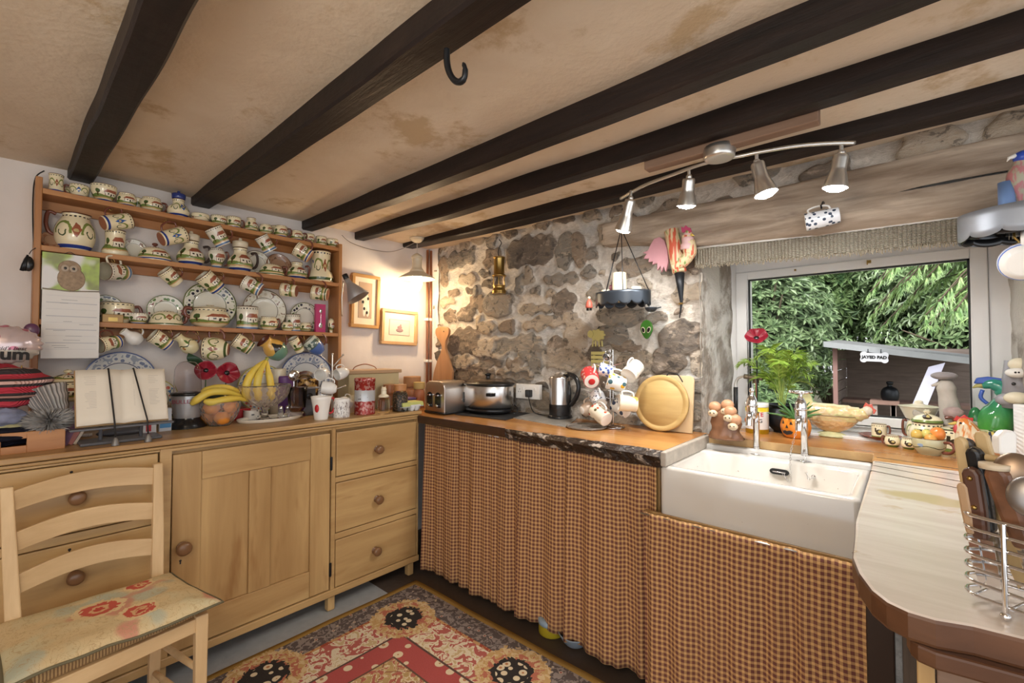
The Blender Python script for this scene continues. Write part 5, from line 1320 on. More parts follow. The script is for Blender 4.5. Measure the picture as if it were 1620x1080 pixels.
for (u, v) in [(948, 487), (1020, 483), (1027, 486)]:
    q = at(u, v, y=1.97) - Vector((rc.x, 2.02, rc.z)); b = MB(); b.tube(spl([(q.x, q.y, q.z+.02), (q.x, q.y, q.z), (q.x+.006, q.y, q.z-.018), (q.x+.012, q.y, q.z-.010)], 5), .0018, n=5); b.build('small_hook', M['iron'], parent=ir)
zc_ = rc.z-3*k
def candle(u, w, h, lab, m, yy=2.02):
    P_ = at(u, 470, y=yy); b = MB(); W = size_w(w, P_)/2; H = size_h(h, P_)
    o = thing('pillar_candle', lab, 'candle', (P_.x, yy, zc_)); b.lathe(spl2([(0, 0), (W, 0), (W, H*.97), (W*.93, H), (W*.6, H*.985), (0, H*.98)], 2), n=24); b.build('wax', m, parent=o)
    b = MB(); b.cyl((0, 0, H*.98), (0, 0, H*1.04), .001, n=6); b.build('wick', M['black'], parent=o)
WAX = plain('ivory_wax', (.70, .62, .46), .45, var=.03)
candle(980, 22, 42, 'tall ivory pillar candle standing in the iron ring', WAX, 2.02)
candle(958, 14, 18, 'short ivory candle at the left of the iron ring', WAX, 2.03)
candle(1007, 16, 20, 'short wide ivory candle at the right of the iron ring', WAX, 2.05)
P = at(963, 460, y=2.05); b = MB(); b.lathe(spl2([(0, 0), (.010, 0), (.012, .03), (.007, .05), (.004, .062), (.008, .07), (.010, .08), (.006, .09), (0, .094)], 3), n=16)
tag(b.build('painted_figurine', plain('red_blue_figure', (.35, .12, .16), .4), loc=(P.x, 2.075, zc_)), 'small red and blue figurine behind the short left candle in the iron ring', 'figurine')
P = at(932, 478, y=1.98)
fg = thing('hanging_figure', 'little red-coated hanging figure at the left side of the iron ring', 'ornament', (P.x, 1.98, P.z-.0))
b = MB(); b.lathe(spl2([(0, -.028), (.018, -.028), (.014, 0), (.006, .014), (0, .016)], 3), n=14); b.build('red_coat', plain('coral_red', (.55, .12, .08), .5), parent=fg)
b = MB(); b.ball((0, 0, .022), .008, 10, 8); b.build('head', M['cream'], parent=fg)
b = MB(); b.box(-.014, -.004, -.004, .004, -.042, -.028); b.box(.004, .014, -.004, .004, -.042, -.028); b.build('boots', M['black'], parent=fg)
P = at(1030, 486, y=1.99); b = MB(); b.lathe(spl2([(0, 0), (.014, 0), (.024, .008), (.028, .018), (.026, .018), (.013, .003), (0, .002)], 3), n=20); b.tube([(.027, 0, .014), (.048, 0, .018)], .003, n=6)
tag(b.build('tin_ladle_cup', M['ironblue'], loc=(P.x, 1.99, P.z-.02)), 'small dark tin cup hanging at the right end of the iron ring', 'cup')
# horn cockerel
ck = thing('horn_cockerel', 'painted cockerel wall ornament with pink wing and a dark horn point', 'ornament', (0, 0, 0)); YC = 2.095
t = NT('painted_streaks'); n = t.noise(t.mapping(t.coord(), (9, 9, 1.4)), 9, 2); z_ = t.sep(t.coord())[2]
c = t.mix(t.mul(t.smooth(n, .5, .56), t.lt(z_, yz(395, YC))), (.62, .50, .30), (.55, .10, .05)); c = t.mix(t.mul(t.smooth(n, .38, .34), t.lt(z_, yz(390, YC))), c, (.15, .28, .07)); t.set(Base_Color=c, Roughness=.5)
a0, a1 = at(1062, 364, y=YC), at(1075, 431, y=YC)
b = MB(); b.tube([a0, a0.lerp(a1, .01), a0.lerp(a1, .5), a0.lerp(a1, .98), a1], [.030, .033, .033, .032, .030], n=20); b.build('painted_trunk', t.m, parent=ck)
c0, c1 = at(1075, 432, y=YC), at(1078, 478, y=YC)
b = MB(); b.tube([c0, c0.lerp(c1, .5), c1, at(1077, 490, y=YC), at(1075, 503, y=YC)], [.023, .015, .006, .004, .002], n=14); b.build('horn_point', M['iron'], parent=ck)
b = MB(); b.ball(tuple(at(1077, 480, y=YC)), (.012, .012, .006), 12, 8); b.build('horn_ring', M['brass'], parent=ck)
PK = plain('dusty_pink', (.50, .24, .27), .5, var=.2)
def flat(pxs, y, th): return [(p.x, p.z) for p in [at(u, v, y=y) for u, v in pxs]]
Mxz = frame((0, YC, 0), (1, 0, 0), (0, 0, 1), (0, -1, 0))
b = MB(); b.prism(flat([(1052, 381), (1045, 375), (1036, 378), (1030, 388), (1027, 396), (1018, 400), (1024, 402), (1019, 410), (1028, 409), (1027, 415), (1034, 414), (1033, 419), (1041, 416), (1041, 428), (1046, 421), (1047, 431), (1051, 422), (1054, 430), (1058, 415), (1057, 395)], YC, 0), -.006, .010, M=Mxz); b.build('wing', PK, parent=ck, bevel=.002)
b = MB()
b.tube(spl([at(1066, 424, y=YC-.02), at(1080, 415, y=YC-.02), at(1091, 400, y=YC-.02), at(1088, 380, y=YC-.02), at(1088, 372, y=YC-.02), at(1091, 366, y=YC-.02)], 6), [.022]*6+[.026]*6+[.030]*6+[.024]*6+[.017]*6+[.012], n=16, M=None)
b.build('cockerel_body', t.m, parent=ck)
b = MB(); b.ball(tuple(at(1088, 372, y=YC-.022)), (.020, .016, .020), 16, 12); b.tube(spl([at(1087, 395, y=YC-.025), at(1088, 385, y=YC-.025), at(1088, 375, y=YC-.025)], 4), [.030]*4+[.026]*4+[.018], n=14); b.build('pink_neck', plain('pink_neck', (.62, .40, .40), .5), parent=ck)
b = MB(); b.prism(flat([(1082, 369), (1081, 360), (1085, 362), (1088, 358), (1091, 361), (1095, 362), (1097, 368), (1094, 371)], YC, 0), .018, .026, M=Mxz); b.prism(flat([(1091, 377), (1096, 378), (1094, 384), (1090, 383)], YC, 0), .018, .026, M=Mxz); b.build('comb', plain('magenta_comb', (.50, .06, .15), .5), parent=ck)
b = MB(); b.tube([at(1093, 371, y=YC-.03), at(1099, 373, y=YC-.03)], [.006, .001], n=8); b.build('beak', plain('yellow_beak', (.7, .5, .1), .4), parent=ck)
# alien, sheep, slatted sign
al = thing('alien_head', 'small green alien face hung on the stone wall', 'ornament', (0, 0, 0)); YA = 2.12
Ma = frame((0, YA, 0), (1, 0, 0), (0, 0, 1), (0, -1, 0))
P = at(1023, 521, y=YA); k = size_h(1, P)
eg = [(P.x+10*k*math.cos(a)*(1 if math.sin(a) > -.2 else 1-.45*(-math.sin(a)-.2)), P.z+2*k+ (13 if math.sin(a) > 0 else 17)*k*math.sin(a)) for a in [2*PI*i/32 for i in range(32)]]
b = MB(); b.prism(eg, -.008, .006, M=Ma); b.build('face', plain('alien_green', (.04, .16, .02), .25), parent=al, bevel=.003)
for s_ in (-1, 1):
    e = [(P.x+s_*4.5*k + 3.2*k*math.cos(a)*1 , P.z-1*k + 4.6*k*math.sin(a) - s_*0 + s_*(-1)*(-.4)*0) for a in [2*PI*i/20 for i in range(20)]]
    e = [(x, z + (x-P.x)*s_*.5 - 2*k) for x, z in e]
    b = MB(); b.prism(e, .0065, .0085, M=Ma); ey = b.build('eye_rim', M['cream'], parent=al)
    cx = sum(x for x, z in e)/20; cz = sum(z for x, z in e)/20
    b = MB(); b.prism([(cx+(x-cx)*.76, cz+(z-cz)*.78) for x, z in e], .0085, .010, M=Ma); b.build('eye', M['blackpl'], parent=ey)
sh_ = thing('wooden_sheep', 'yellow wooden sheep ornament with dangling legs on the stone wall', 'ornament', (0, 0, 0)); YS_ = 2.10
YM = plain('pale_yellow_wood', (.50, .44, .16), .5)
Ma = frame((0, YS_, 0), (1, 0, 0), (0, 0, 1), (0, -1, 0)); P = at(945, 530, y=YS_); k = size_h(1, P)
b = MB(); b.prism([(P.x+(13+1.2*math.cos(9*a))*k*math.cos(a), P.z+(9+1.2*math.cos(9*a))*k*math.sin(a)) for a in [2*PI*i/54 for i in range(54)]], -.006, .006, M=Ma); b.build('fleece', YM, parent=sh_, bevel=.002)
b = MB(); b.prism([(P.x-11*k+5*k*math.cos(a), P.z+2*k+6*k*math.sin(a)) for a in [2*PI*i/20 for i in range(20)]], .006, .011, M=Ma); b.build('head', YM, parent=sh_)
for dx in (-8, -3, 3, 8): b = MB(); b.cyl((P.x+dx*k, YS_, P.z-9*k), (P.x+dx*k*1.1, YS_, P.z-18*k), 1.3*k, n=8); b.build('leg', YM, parent=sh_)
b = MB(); b.cyl((P.x, YS_, P.z+9*k), (P.x, YS_+.02, P.z+14*k), .8*k, n=6); b.build('hanging_loop', M['iron'], parent=sh_)
sg = thing('slatted_plaque', 'pale yellow slatted wooden plaque below the sheep ornament', 'plaque', (0, 0, 0)); P = at(950, 566, y=2.12); k = size_h(1, P)
for i in range(4): b = MB(); b.box(P.x-16*k, P.x+14*k, 2.112, 2.122, P.z+10*k-i*6.5*k-5*k, P.z+10*k-i*6.5*k); b.build('slat', YM, parent=sg, bevel=.001)
b = MB(); b.box(P.x-14*k, P.x-11*k, 2.122, 2.13, P.z-15*k, P.z+10*k); b.box(P.x+8*k, P.x+11*k, 2.122, 2.13, P.z-15*k, P.z+10*k); b.build('batten', YM, parent=sg)
# mug on the lintel
t = NT('dalmatian_spots'); c = t.mix(t.lt(t.voro(t.coord(), 60), .34), (.74, .76, .80), (.04, .06, .10)); t.set(Base_Color=c, Roughness=.2); SPOT = t.m
C0 = at(1300, 346, y=2.05); r = size_w(34, C0)/2; h = size_h(46, C0)
zax = Vector((-1, -.15, -.12)).normalized(); yax = Vector((0, 0, 1)); yax = (yax-zax*yax.dot(zax)).normalized()
pot('ceramic_mug', 'white mug with black spots hanging on the lintel beam above the window', 'mug', 2*r, h, 'mug', SPOT, Mx=frame(C0-zax*h/2, yax.cross(zax), yax, zax), hm=M['white'], inner=M['white'], foot=False)
b = MB(); b.tube(spl([(C0.x, 2.125, C0.z+.075), (C0.x, 2.09, C0.z+.075), (C0.x, 2.055, C0.z+.050), (C0.x, 2.05, C0.z+.040), (C0.x, 2.035, C0.z+.048)], 5), .003, n=6); tag(b.build('wall_hook', M['iron']), 'iron hook in the lintel beam holding the spotted mug', 'hook')
# ============================================================ ON THE DRESSER TOP
def on(u, v, z=DT): return at(u, v, z=z)
# --- wooden tray with knitwear
tp0 = on(103, 709); 
ty = thing('wooden_tray', 'pine tray with a handle slot at the left end of the dresser', 'tray', (0, 0, 0))
tx = tp0.x - .002; y1 = tp0.y; y0 = -.36; th = .010; hz = .088; tb = tx-.30
t_h = size_h(33, Vector((tx, .05, DT)))
b = MB()
def slotwall(x0, x1, yc):
    sl = .030; sh = .012; zc_ = t_h*.52
    b.box(x0, x1, y0, yc-sl, DT, DT+t_h); b.box(x0, x1, yc+sl, y1, DT, DT+t_h); b.box(x0, x1, yc-sl, yc+sl, DT, DT+zc_-sh); b.box(x0, x1, yc-sl, yc+sl, DT+zc_+sh, DT+t_h)
slotwall(tx-th, tx, at(22, 700, x=tx).y); b.build('front_side', M['shelf'], parent=ty, bevel=.0015)
b = MB(); b.box(tb, tb+th, y0, y1, DT, DT+t_h); b.build('back_side', M['shelf'], parent=ty, bevel=.0015)
b = MB(); b.box(tb+th, tx-th, y1-th, y1, DT, DT+t_h); b.build('end_side', M['shelf'], parent=ty, bevel=.0015)
b = MB(); b.box(tb+th, tx-th, y0, y1-th, DT, DT+.006); b.build('tray_base', M['shelf'], parent=ty)
def knit(name, base, stripe=None, sc_=60):
    t = NT(name); co = t.coord('UV'); S = t.sep(co); c = t.mix(t.noise(t.coord(), 60, 3), tuple(a*.8 for a in base), tuple(min(1, a*1.2) for a in base))
    if stripe:
        for lo, hi, cc in stripe: c = t.mix(t.AND(t.gt(S[1], lo), t.lt(S[1], hi)), c, cc)
    t.set(Base_Color=c, Roughness=.95, Specular_IOR_Level=.1); t.bump(t.wave(t.coord(), sc_, 1, 2), .6, .004); return t.m
P = at(20, 628, x=-2.40)
sc_m = knit('striped_wool', (.05, .04, .042), [(.0, .10, (.42, .04, .06)), (.22, .30, (.45, .05, .07)), (.36, .40, (.6, .35, .3)), (.44, .52, (.42, .04, .06)), (.56, .60, (.62, .4, .36)), (.64, .72, (.45, .05, .07)), (.80, .84, (.6, .36, .32)), (.88, 1, (.42, .04, .06))])
def fold(yc, zc, rx, ry, rz, seed, lay=3):
    b = MB(); N = 40
    def fn(u, v):
        a = PI*v; ph = 2*PI*u
        r = 1 + .10*noise.noise(Vector((math.cos(ph)*2, math.sin(ph)*2, v*4+seed))) + .05*math.sin(v*34)
        return (P.x + rx*r*math.sin(a)*math.cos(ph), yc + ry*r*math.sin(a)*math.sin(ph), zc - rz*r*math.cos(a))
    b.grid(fn, N, N, uvf=lambda u, v: (u, v)); return b
ys = at(18, 610, x=P.x).y
tag(fold(ys-.02, at(18, 612, x=P.x).z, .12, .125, .078, 2).build('knitted_scarf', sc_m), 'folded red, pink and black striped knitted scarf on the tray', 'scarf')
tag(fold(ys-.03, DT+.065, .125, .15, .052, 5).build('folded_jumper', knit('navy_wool', (.012, .012, .02))), 'folded dark navy jumper under the striped scarf in the tray', 'jumper')
t = NT('heather_wool'); S = t.sep(t.coord('UV')); rib = t.math('SINE', t.mul(S[0], 170.)); cc = t.mix(t.noise(t.mapping(t.coord(), (1, 1, 1)), 18, 2), (.30, .34, .33), (.56, .44, .40))
t.set(Base_Color=t.mix(t.smooth(rib, -.3, .6), (.22, .21, .21), cc), Roughness=.95); t.bump(rib, .6, .004); HW = t.m
bh = thing('bobble_hat', 'grey ribbed bobble hat with a fluffy grey pompom on the tray', 'hat', (0, 0, 0))
hA = at(68, 612, x=-2.36); hB = at(88, 655, x=-2.34); hC = at(70, 672, x=-2.32)
b = MB()
path = [hA + (hB-hA)*t_ for t_ in [i/14 for i in range(15)]]
ax_ = (hB-hA).normalized(); s1_ = ax_.cross(Vector((1, .2, 0))).normalized(); s2_ = ax_.cross(s1_)
def hatf(u, v):
    a = 2*PI*u; r = (.060-.026*v**1.2)*(1+.05*math.sin(a*26))*(1+.08*noise.noise(Vector((v*5, math.cos(a), math.sin(a)))))
    if v < .04: r *= .6
    return hA + (hB-hA)*v*1.05 + (s1_*math.cos(a)+s2_*math.sin(a))*r
b.grid(hatf, 156, 24, uvf=lambda u, v: (u, v)); b.grid(lambda u, v: hA + (hatf(u, .02)-hA)*v, 156, 2)
b.build('knitted_body', HW, parent=bh)
b = MB(); ctr = at(78, 664, x=-2.30); rp = random.Random(5); R0 = .062
for i in range(1500):
    d = Vector((rp.gauss(0, 1), rp.gauss(0, 1.15), rp.gauss(0, .8))).normalized(); d.x = d.x*.8; s0 = ctr + d*.012; l = R0*rp.uniform(.8, 1.15); e = ctr + Vector((d.x*l, d.y*l*1.2, d.z*l*.78)) 
    n = d.cross(Vector((rp.random(), rp.random(), rp.random()))).normalized()*.0016; m_ = s0.lerp(e, .6)+Vector((0, 0, -.003))
    b.add([s0-n, s0+n, m_+n*1.5, m_-n*1.5, e], [(0, 1, 2, 3), (3, 2, 4)])
b.build('pompom', plain('grey_fur', (.36, .35, .34), .95, var=.7, scale=40), parent=bh)['kind'] = 'stuff'
for (u, v, r, c_, lab) in [(16, 678, .028, (.42, .38, .20), 'crumpled yellowish cloth in the tray'), (4, 660, .04, (.20, .22, .32), 'blue and white patterned cloth at the left of the tray')]:
    p = at(u, v, x=-2.32); b = MB(); b.ball(tuple(p), (r, r*1.5, r*.8), 24, 16, warp=lambda q: q*(1+.25*noise.noise(q*60)))
    tag(b.build('crumpled_cloth', plain('cloth_%d' % u, c_, .9, var=.5, scale=35)), lab, 'cloth')
# --- foil balloon
bl = thing('foil_balloon', 'pink and white foil balloon with black lettering above the knitted scarf', 'balloon', (0, 0, 0))
Pb = at(4, 545, x=-2.42); k = size_h(1, Pb); 
t = NT('pink_foil'); co = t.coord('Object'); v_ = t.voro(t.mapping(co, loc=(1, 2, 0)), 22); z_ = t.sep(co)[2]
c = t.mix(t.lt(v_, .30), (.62, .50, .50), (.50, .16, .22)); c = t.mix(t.lt(z_, Pb.z-8*k), c, (.68, .64, .58)); t.set(Base_Color=c, Roughness=.16, Metallic=.35); t.bump(t.noise(co, 14, 2), .3, .01)
nb = (CAM-Pb); nb.z = 0; nb.normalize(); sb = Vector((-nb.y, nb.x, 0)); Mb = frame(Pb, sb, (0, 0, 1), nb)
b = MB(); ra, rb_ = 60*k*.74, 31*k
def bal(u, v):
    a = 2*PI*u; r = math.sin(PI*v); cr = .03*math.sin(a*22)*max(0, math.sin(PI*v))**8
    return (ra*(r+cr)*math.cos(a), rb_*(r+cr)*math.sin(a), -.045*math.cos(PI*v))
b.grid(bal, 132, 20, M=Mb); b.build('balloon_skin', t.m, parent=bl)
text_mesh('lettering', 'mum', M['black'], bl, Mb @ TR(ra*.08, -rb_*.50, .0405) @ ROT(.32, 0, -.03), .058, .0006, bold=.002)
text_mesh('lettering', "world's best", M['black'], bl, Mb @ TR(ra*.10, -rb_*.20, .0445) @ ROT(.12, 0, -.03), .019, .0005, shear=.3)
b = MB(); b.tube(spl([at(34, 578, x=-2.42), at(33, 590, x=-2.42), at(28, 598, x=-2.42), at(27, 606, x=-2.42)], 5), .0025, n=6); b.build('balloon_stick', M['brass'], parent=bl)
b = MB(); b.ball(tuple(at(50, 522, x=-2.5)), (.01, .022, .026), 14, 8); tag(b.build('purple_butterfly', plain('purple_foil', (.12, .04, .10), .3)), 'dark purple foil shape beside the rack upright, behind the balloon', 'ornament')
# --- calendar (wall planner with owl)
cd = thing('wall_calendar', 'calendar with an owl photograph hanging on the left end of the rack', 'calendar', (0, 0, 0)); XC = -2.578
A = at(63, 396, x=XC); B_ = at(152, 409, x=XC); C_ = at(159, 565, x=XC+.004); D_ = at(69, 568, x=XC+.004); yl = (A.y+D_.y)/2; yr = (B_.y+C_.y)/2+.004; zt = (A.z+B_.z)/2; zb = (C_.z+D_.z)/2; zm = at(100, 460, x=XC).z
Mc = frame((XC, 0, 0), (0, 1, 0), (0, 0, 1), (1, 0, 0))
b = MB(); b.box(yl, yr, zb, zm, 0, .003, M=Mc); pg = b.build('month_page', M['paper'], parent=cd)
b = MB(); GL = plain('pale_grey_ink', (.55, .55, .57), .8)
for i in range(9):
    z_ = zm-.02-(zm-zb-.03)*i/9; b.box(yl+.012, yr-.008, z_-.0035 if i % 2 else z_-.0008, z_, .003, .0034, M=Mc)
b.build('page_rules', GL, parent=pg)
b = MB(); rr_ = random.Random(9)
for i in range(9):
    z_ = zm-.012-(zm-zb-.03)*rr_.random(); y_ = yl+.03+rr_.random()*(yr-yl)*.5; b.box(y_, y_+rr_.uniform(.02, .06), z_, z_+.0012, .0034, .0038, M=Mc)
b.build('handwriting', plain('ink', (.25, .25, .28), .8), parent=pg)
b = MB(); b.box(yl-.002, yr-.003, zm, zt, -.001, .003, M=Mc)
t = NT('blurred_foliage_photo'); n = t.noise(t.coord(), 16, 2); n2 = t.noise(t.mapping(t.coord(), loc=(4, 0, 0)), 12, 1)
t.set(Base_Color=t.mix(t.smooth(n2, .5, .62), t.mix(t.smooth(n, .35, .6), (.26, .30, .12), (.42, .58, .12)), (.74, .74, .74)), Roughness=.4); ph = b.build('owl_photograph', t.m, parent=cd)
yc = at(110, 435, x=XC).y; kk = size_h(1, Vector((XC, yc, 1.6))); zc_ = at(110, 437, x=XC).z
b = MB(); OW = plain('owl_down', (.34, .25, .17), .9, var=.55, scale=90)
ks = (yr-yl)/90
b.ball((0, 0, 0), (22*ks, 19*kk, .002), 24, 10, M=Mc @ TR(yc+3*ks, zc_-4*kk, .003)); b.ball((0, 0, 0), (18*ks, 13*kk, .002), 24, 10, M=Mc @ TR(yc, zc_+12*kk, .0035)); b.build('owl_body', OW, parent=ph)
for dx in (-7, 6):
    b = MB(); b.ball((0, 0, 0), (6.5*ks, 5.5*kk, .0015), 16, 8, M=Mc @ TR(yc+dx*ks, zc_+12*kk, .0055)); e = b.build('eye_disc', plain('owl_face', (.46, .38, .30), .9), parent=ph)
    b = MB(); b.ball((0, 0, 0), (2.6*ks, 2.2*kk, .0015), 12, 8, M=Mc @ TR(yc+dx*ks, zc_+12*kk, .0068)); b.build('eye', M['blackpl'], parent=ph)
b = MB(); b.ball((0, 0, 0), (1.6*ks, 2.4*kk, .001), 10, 6, M=Mc @ TR(yc, zc_+8*kk, .0062)); b.build('beak', plain('owl_beak', (.25, .18, .12), .6), parent=ph)
b = MB(); b.tube([Mc @ Vector((yl, zc_-22*kk, .004)), Mc @ Vector((yc, zc_-24*kk, .004)), Mc @ Vector((yr-.003, zc_-21*kk, .004))], .0025, n=6); b.build('branch', plain('branch_grey', (.30, .26, .2), .8), parent=ph)
b = MB(); b.box(yr-.06, yr-.003, zm-.002, zm+.012, .003, .0036, M=Mc); b.build('caption_strip', M['paper'], parent=ph)
b = MB(); b.tube(spl([(XC, yc-.02, zt-.002), (XC+.004, yc, zt+.010), (XC, yc+.02, zt-.002)], 5), .0014, n=5); b.build('hanging_wire', M['iron'], parent=cd)
# --- cookery book on stand
bk_ = thing('cookery_book', 'open cookery book held on a stand with two black weighted straps', 'book', (0, 0, 0))
pA = at(118, 588, x=-2.33); pB = at(258, 587, x=-2.33); pD = at(126, 676, x=-2.245); pC = at(266, 664, x=-2.245)
pA.z = (pA.z+pB.z)/2; pB.z = pA.z; zl = (pD.z+pC.z)/2; pD.z = zl; pC.z = zl; pD.y = pA.y+.0; pC.y = pB.y+.0
pA.z += .002
nrm = (pB-pA).cross(pD-pA).normalized(); nrm = nrm if nrm.x > 0 else -nrm
b = MB()
def page(side):
    def fn(u, v):
        p = pD.lerp(pC, .5+side*u*.5).lerp(pA.lerp(pB, .5+side*u*.5), v)
        return p + nrm*(.010 + .016*math.sin(min(1, u*1.6)*PI*.75)*(1-u*.4))
    return fn
b.grid(page(-1), 16, 6, flip=True); b.grid(page(1), 16, 6); b.build('open_pages', plain('book_page', (.74, .68, .58), .8, var=.03), parent=bk_, solid=.003)
b = MB()
for o_ in (0,):
    vs = []
    for dz in (0, .009):
        for p in (pD, pC, pA, pB): vs.append(tuple(p + nrm*dz + (p-(pA+pC)/2)*.02))
    b.hexa(vs)
b.build('cover', plain('tan_cover', (.42, .26, .12), .6), parent=bk_)
b = MB(); rr_ = random.Random(4); INK = plain('printed_text', (.46, .42, .38), .8)
for side in (-1, 1):
    f_ = page(side); b = MB()
    for (v0, v1, n_) in ((.72, .90, 5), (.30, .62, 11)):
        for i in range(n_):
            v = v0+(v1-v0)*i/n_; u0, u1 = .28, rr_.uniform(.72, .84) if side > 0 else .8
            u0, u1 = (.22, .84)
            P4 = [f_(u0, v), f_(u1-rr_.random()*.12, v)]
            up_ = (pA-pD).normalized()*.0011
            b.add([P4[0]+nrm*.0026, P4[1]+nrm*.0026, P4[1]+nrm*.0026+up_, P4[0]+nrm*.0026+up_], [(0, 1, 2, 3)])
    b.build('printed_lines', INK, parent=bk_)
for f0, f1 in ((.34, .38), (.62, .74)):
    b = MB(); a_ = pA.lerp(pB, f0)+nrm*.033; c_ = pD.lerp(pC, f1)+nrm*.033
    b.tube([pA.lerp(pB, f0)-nrm*.008, pA.lerp(pB, f0)+(pA-pD).normalized()*.003+nrm*.01, a_, c_, Vector((c_.x+.01, c_.y+.002, DT+.030))], .0028, n=6); s_ = b.build('page_strap', M['black'], parent=bk_)
    b = MB(); b.lathe(spl2([(0, 0), (.011, 0), (.012, .006), (.007, .022), (.003, .030), (0, .031)], 3), M=TR(c_.x+.012, c_.y+.002, DT), n=14); b.build('strap_weight', plain('lead_weight', (.2, .19, .18), .4, .5), parent=s_)
bs = thing('book_stand', 'dark stand under the open cookery book', 'stand', (0, 0, 0)); pm2 = (pD+pC)/2
b = MB(); b.box(pm2.x-.13, pm2.x-.012, pm2.y-.12, pm2.y+.12, DT, DT+.012); b.build('stand_base', M['greypl'], parent=bs, bevel=.004)
b = MB(); b.box(pm2.x-.012, pm2.x+.022, pm2.y-.15, pm2.y+.15, zl-.012, zl-.004); b.build('ledge', M['greypl'], parent=bs, bevel=.002)
b = MB(); b.cyl((pm2.x-.06, pm2.y-.06, DT+.01), (pm2.x-.04, pm2.y-.06, zl+.05), .006); b.cyl((pm2.x-.06, pm2.y+.06, DT+.01), (pm2.x-.04, pm2.y+.06, zl+.05), .006); b.build('support_leg', M['greypl'], parent=bs)
p = on(197, 690); b = MB(); b.ball((p.x-.03, p.y, DT+.016), (.03, .085, .017), 24, 12); tag(b.build('reading_glasses_case', M['greypl']), 'smooth dark grey oval case in front of the book stand', 'case')
# small clutter left of the book
p = on(113, 698); b = MB(); b.ball((p.x, p.y, DT+.014), (.016, .024, .014), 16, 10); tag(b.build('blue_lighter', plain('bright_blue', (.02, .05, .45), .2)), 'small shiny blue object beside the tray corner', 'ornament')
p = on(136, 699); b = MB(); b.box(-.035, .035, -.045, .045, 0, .002); tag(b.build('note_card', plain('pinkish_card', (.70, .58, .60), .7), loc=(p.x-.02, p.y-.005, DT), rot=(0, 0, .2)), 'pale pink card lying flat beside the tray', 'card')
p = on(130, 692); b = MB(); b.box(-.012, .012, -.03, .03, 0, .010); tag(b.build('folded_leaflet', M['paper'], loc=(p.x-.02, p.y, DT+.002), rot=(0, 0, -.5), bevel=.001), 'white folded leaflet on the pale pink card', 'leaflet')
for (u, v0, v1, wp, tilt, c_, lab) in [(104, 690, 622, 22, .35, (.16, .06, .12), 'dark purple greetings card leaning between hat and book'), (112, 692, 628, 14, .42, (.35, .12, .10), 'red and dark booklet leaning beside the book'), (118, 690, 636, 5, .45, (.62, .50, .38), 'cream booklet edge leaning against the cookery book')]:
    p = at(u, v0, x=-2.33); q = at(u, v1, x=-2.33); L_ = q.z-DT
    b = MB(); b.box(-.004 if wp > 10 else -.003, .004, -size_w(wp, p), 0, 0, L_); tag(b.build('greetings_card', plain('card_%d' % u, c_, .6, var=.6, scale=25), loc=(p.x-.004*u/10+.03, p.y+.005, DT), rot=(-tilt, 0, 0)), lab, 'card')
p = on(92, 640); b = MB(); b.box(-.02, .02, -.045, .035, 0, .15); tag(b.build('yellow_carton', plain('mustard_card', (.46, .30, .06), .6), loc=(-2.60, at(90, 620, x=-2.60).y, DT), bevel=.002), 'mustard yellow carton behind the bobble hat', 'carton')
q = at(108, 600, x=-2.64)
pot('lidded_jar', 'lidded cottage jar on the mustard carton behind the book', 'jar', .11, .075, 'canister', 'c0', loc=(-2.60, at(107, 600, x=-2.6).y, DT+.1501), handle=False, lid=.05)
# pill boxes
for (u, v, wy, hz_, c_, c2, lab, nm) in [(236, 686, 24, 24, (.70, .68, .68), (.55, .03, .04), 'small white and red carton right of the book', 'medicine_carton'), (262, 682, 20, 36, (.62, .64, .68), (.08, .28, .55), 'white and blue carton left of the blender', 'medicine_carton')]:
    p = on(u, v); W = size_w(wy, p); H = size_h(hz_, p)
    o = thing(nm, lab, 'carton', (p.x-.02, p.y, DT)); b = MB(); b.box(-.015, .015, -W/2, W/2, 0, H); b.build('carton', plain('carton_%d' % u, c_, .6), parent=o, bevel=.001)
    b = MB(); b.box(.0151, .0158, -W*.2 if u < 250 else -W*.45, W*.15 if u < 250 else W*.45, H*.15, H*.45 if u > 250 else H*.95); b.build('printed_band', plain('band_%d' % u, c2, .6), parent=o)
pb_ = on(258, 672); b = MB(); b.lathe(spl2([(0, 0), (.014, 0), (.014, .05), (.009, .056), (.009, .06), (.0105, .061), (.0105, .075), (0, .076)], 2), n=18); tag(b.build('pill_bottle', M['white'], loc=(pb_.x-.05, pb_.y+.01, DT)), 'white pill bottle behind the blue and white carton', 'bottle')
# --- bullet blender
p = on(297, 678); bx = p.x-.05; k = size_h(1, Vector((bx, p.y, 1))); by = at(296, 660, x=bx).y
bb_ = thing('compact_blender', 'silver compact blender with a clear dome cup upside down on it', 'blender', (bx, by, DT))
b = MB(); b.lathe(spl2([(0, 0), (24*k, 0), (25*k, 3*k), (23*k, 8*k), (19*k, 13*k), (18*k, 16*k)], 3), n=36); b.build('base', M['blackpl'], parent=bb_)
b = MB(); b.lathe(spl2([(15*k, 12*k), (17.5*k, 15*k), (20.5*k, 38*k), (21*k, 50*k), (21*k, 51*k)], 3), n=36); b.build('motor_body', M['silverpl'], parent=bb_)
b = MB(); b.lathe([(21*k, 51*k), (22.5*k, 51.5*k), (22.5*k, 55*k), (20*k, 56*k), (0, 56*k)], n=36); b.build('blade_ring', M['blackpl'], parent=bb_)
b = MB(); b.lathe(spl2([(18*k, 55*k), (18.5*k, 58*k), (17.5*k, 85*k), (16*k, 95*k), (10*k, 103*k), (0, 105*k)], 4), n=36); b.build('clear_cup', glass('clear_plastic', (.92, .90, .92), .04, 1.2), parent=bb_, solid=.0015)
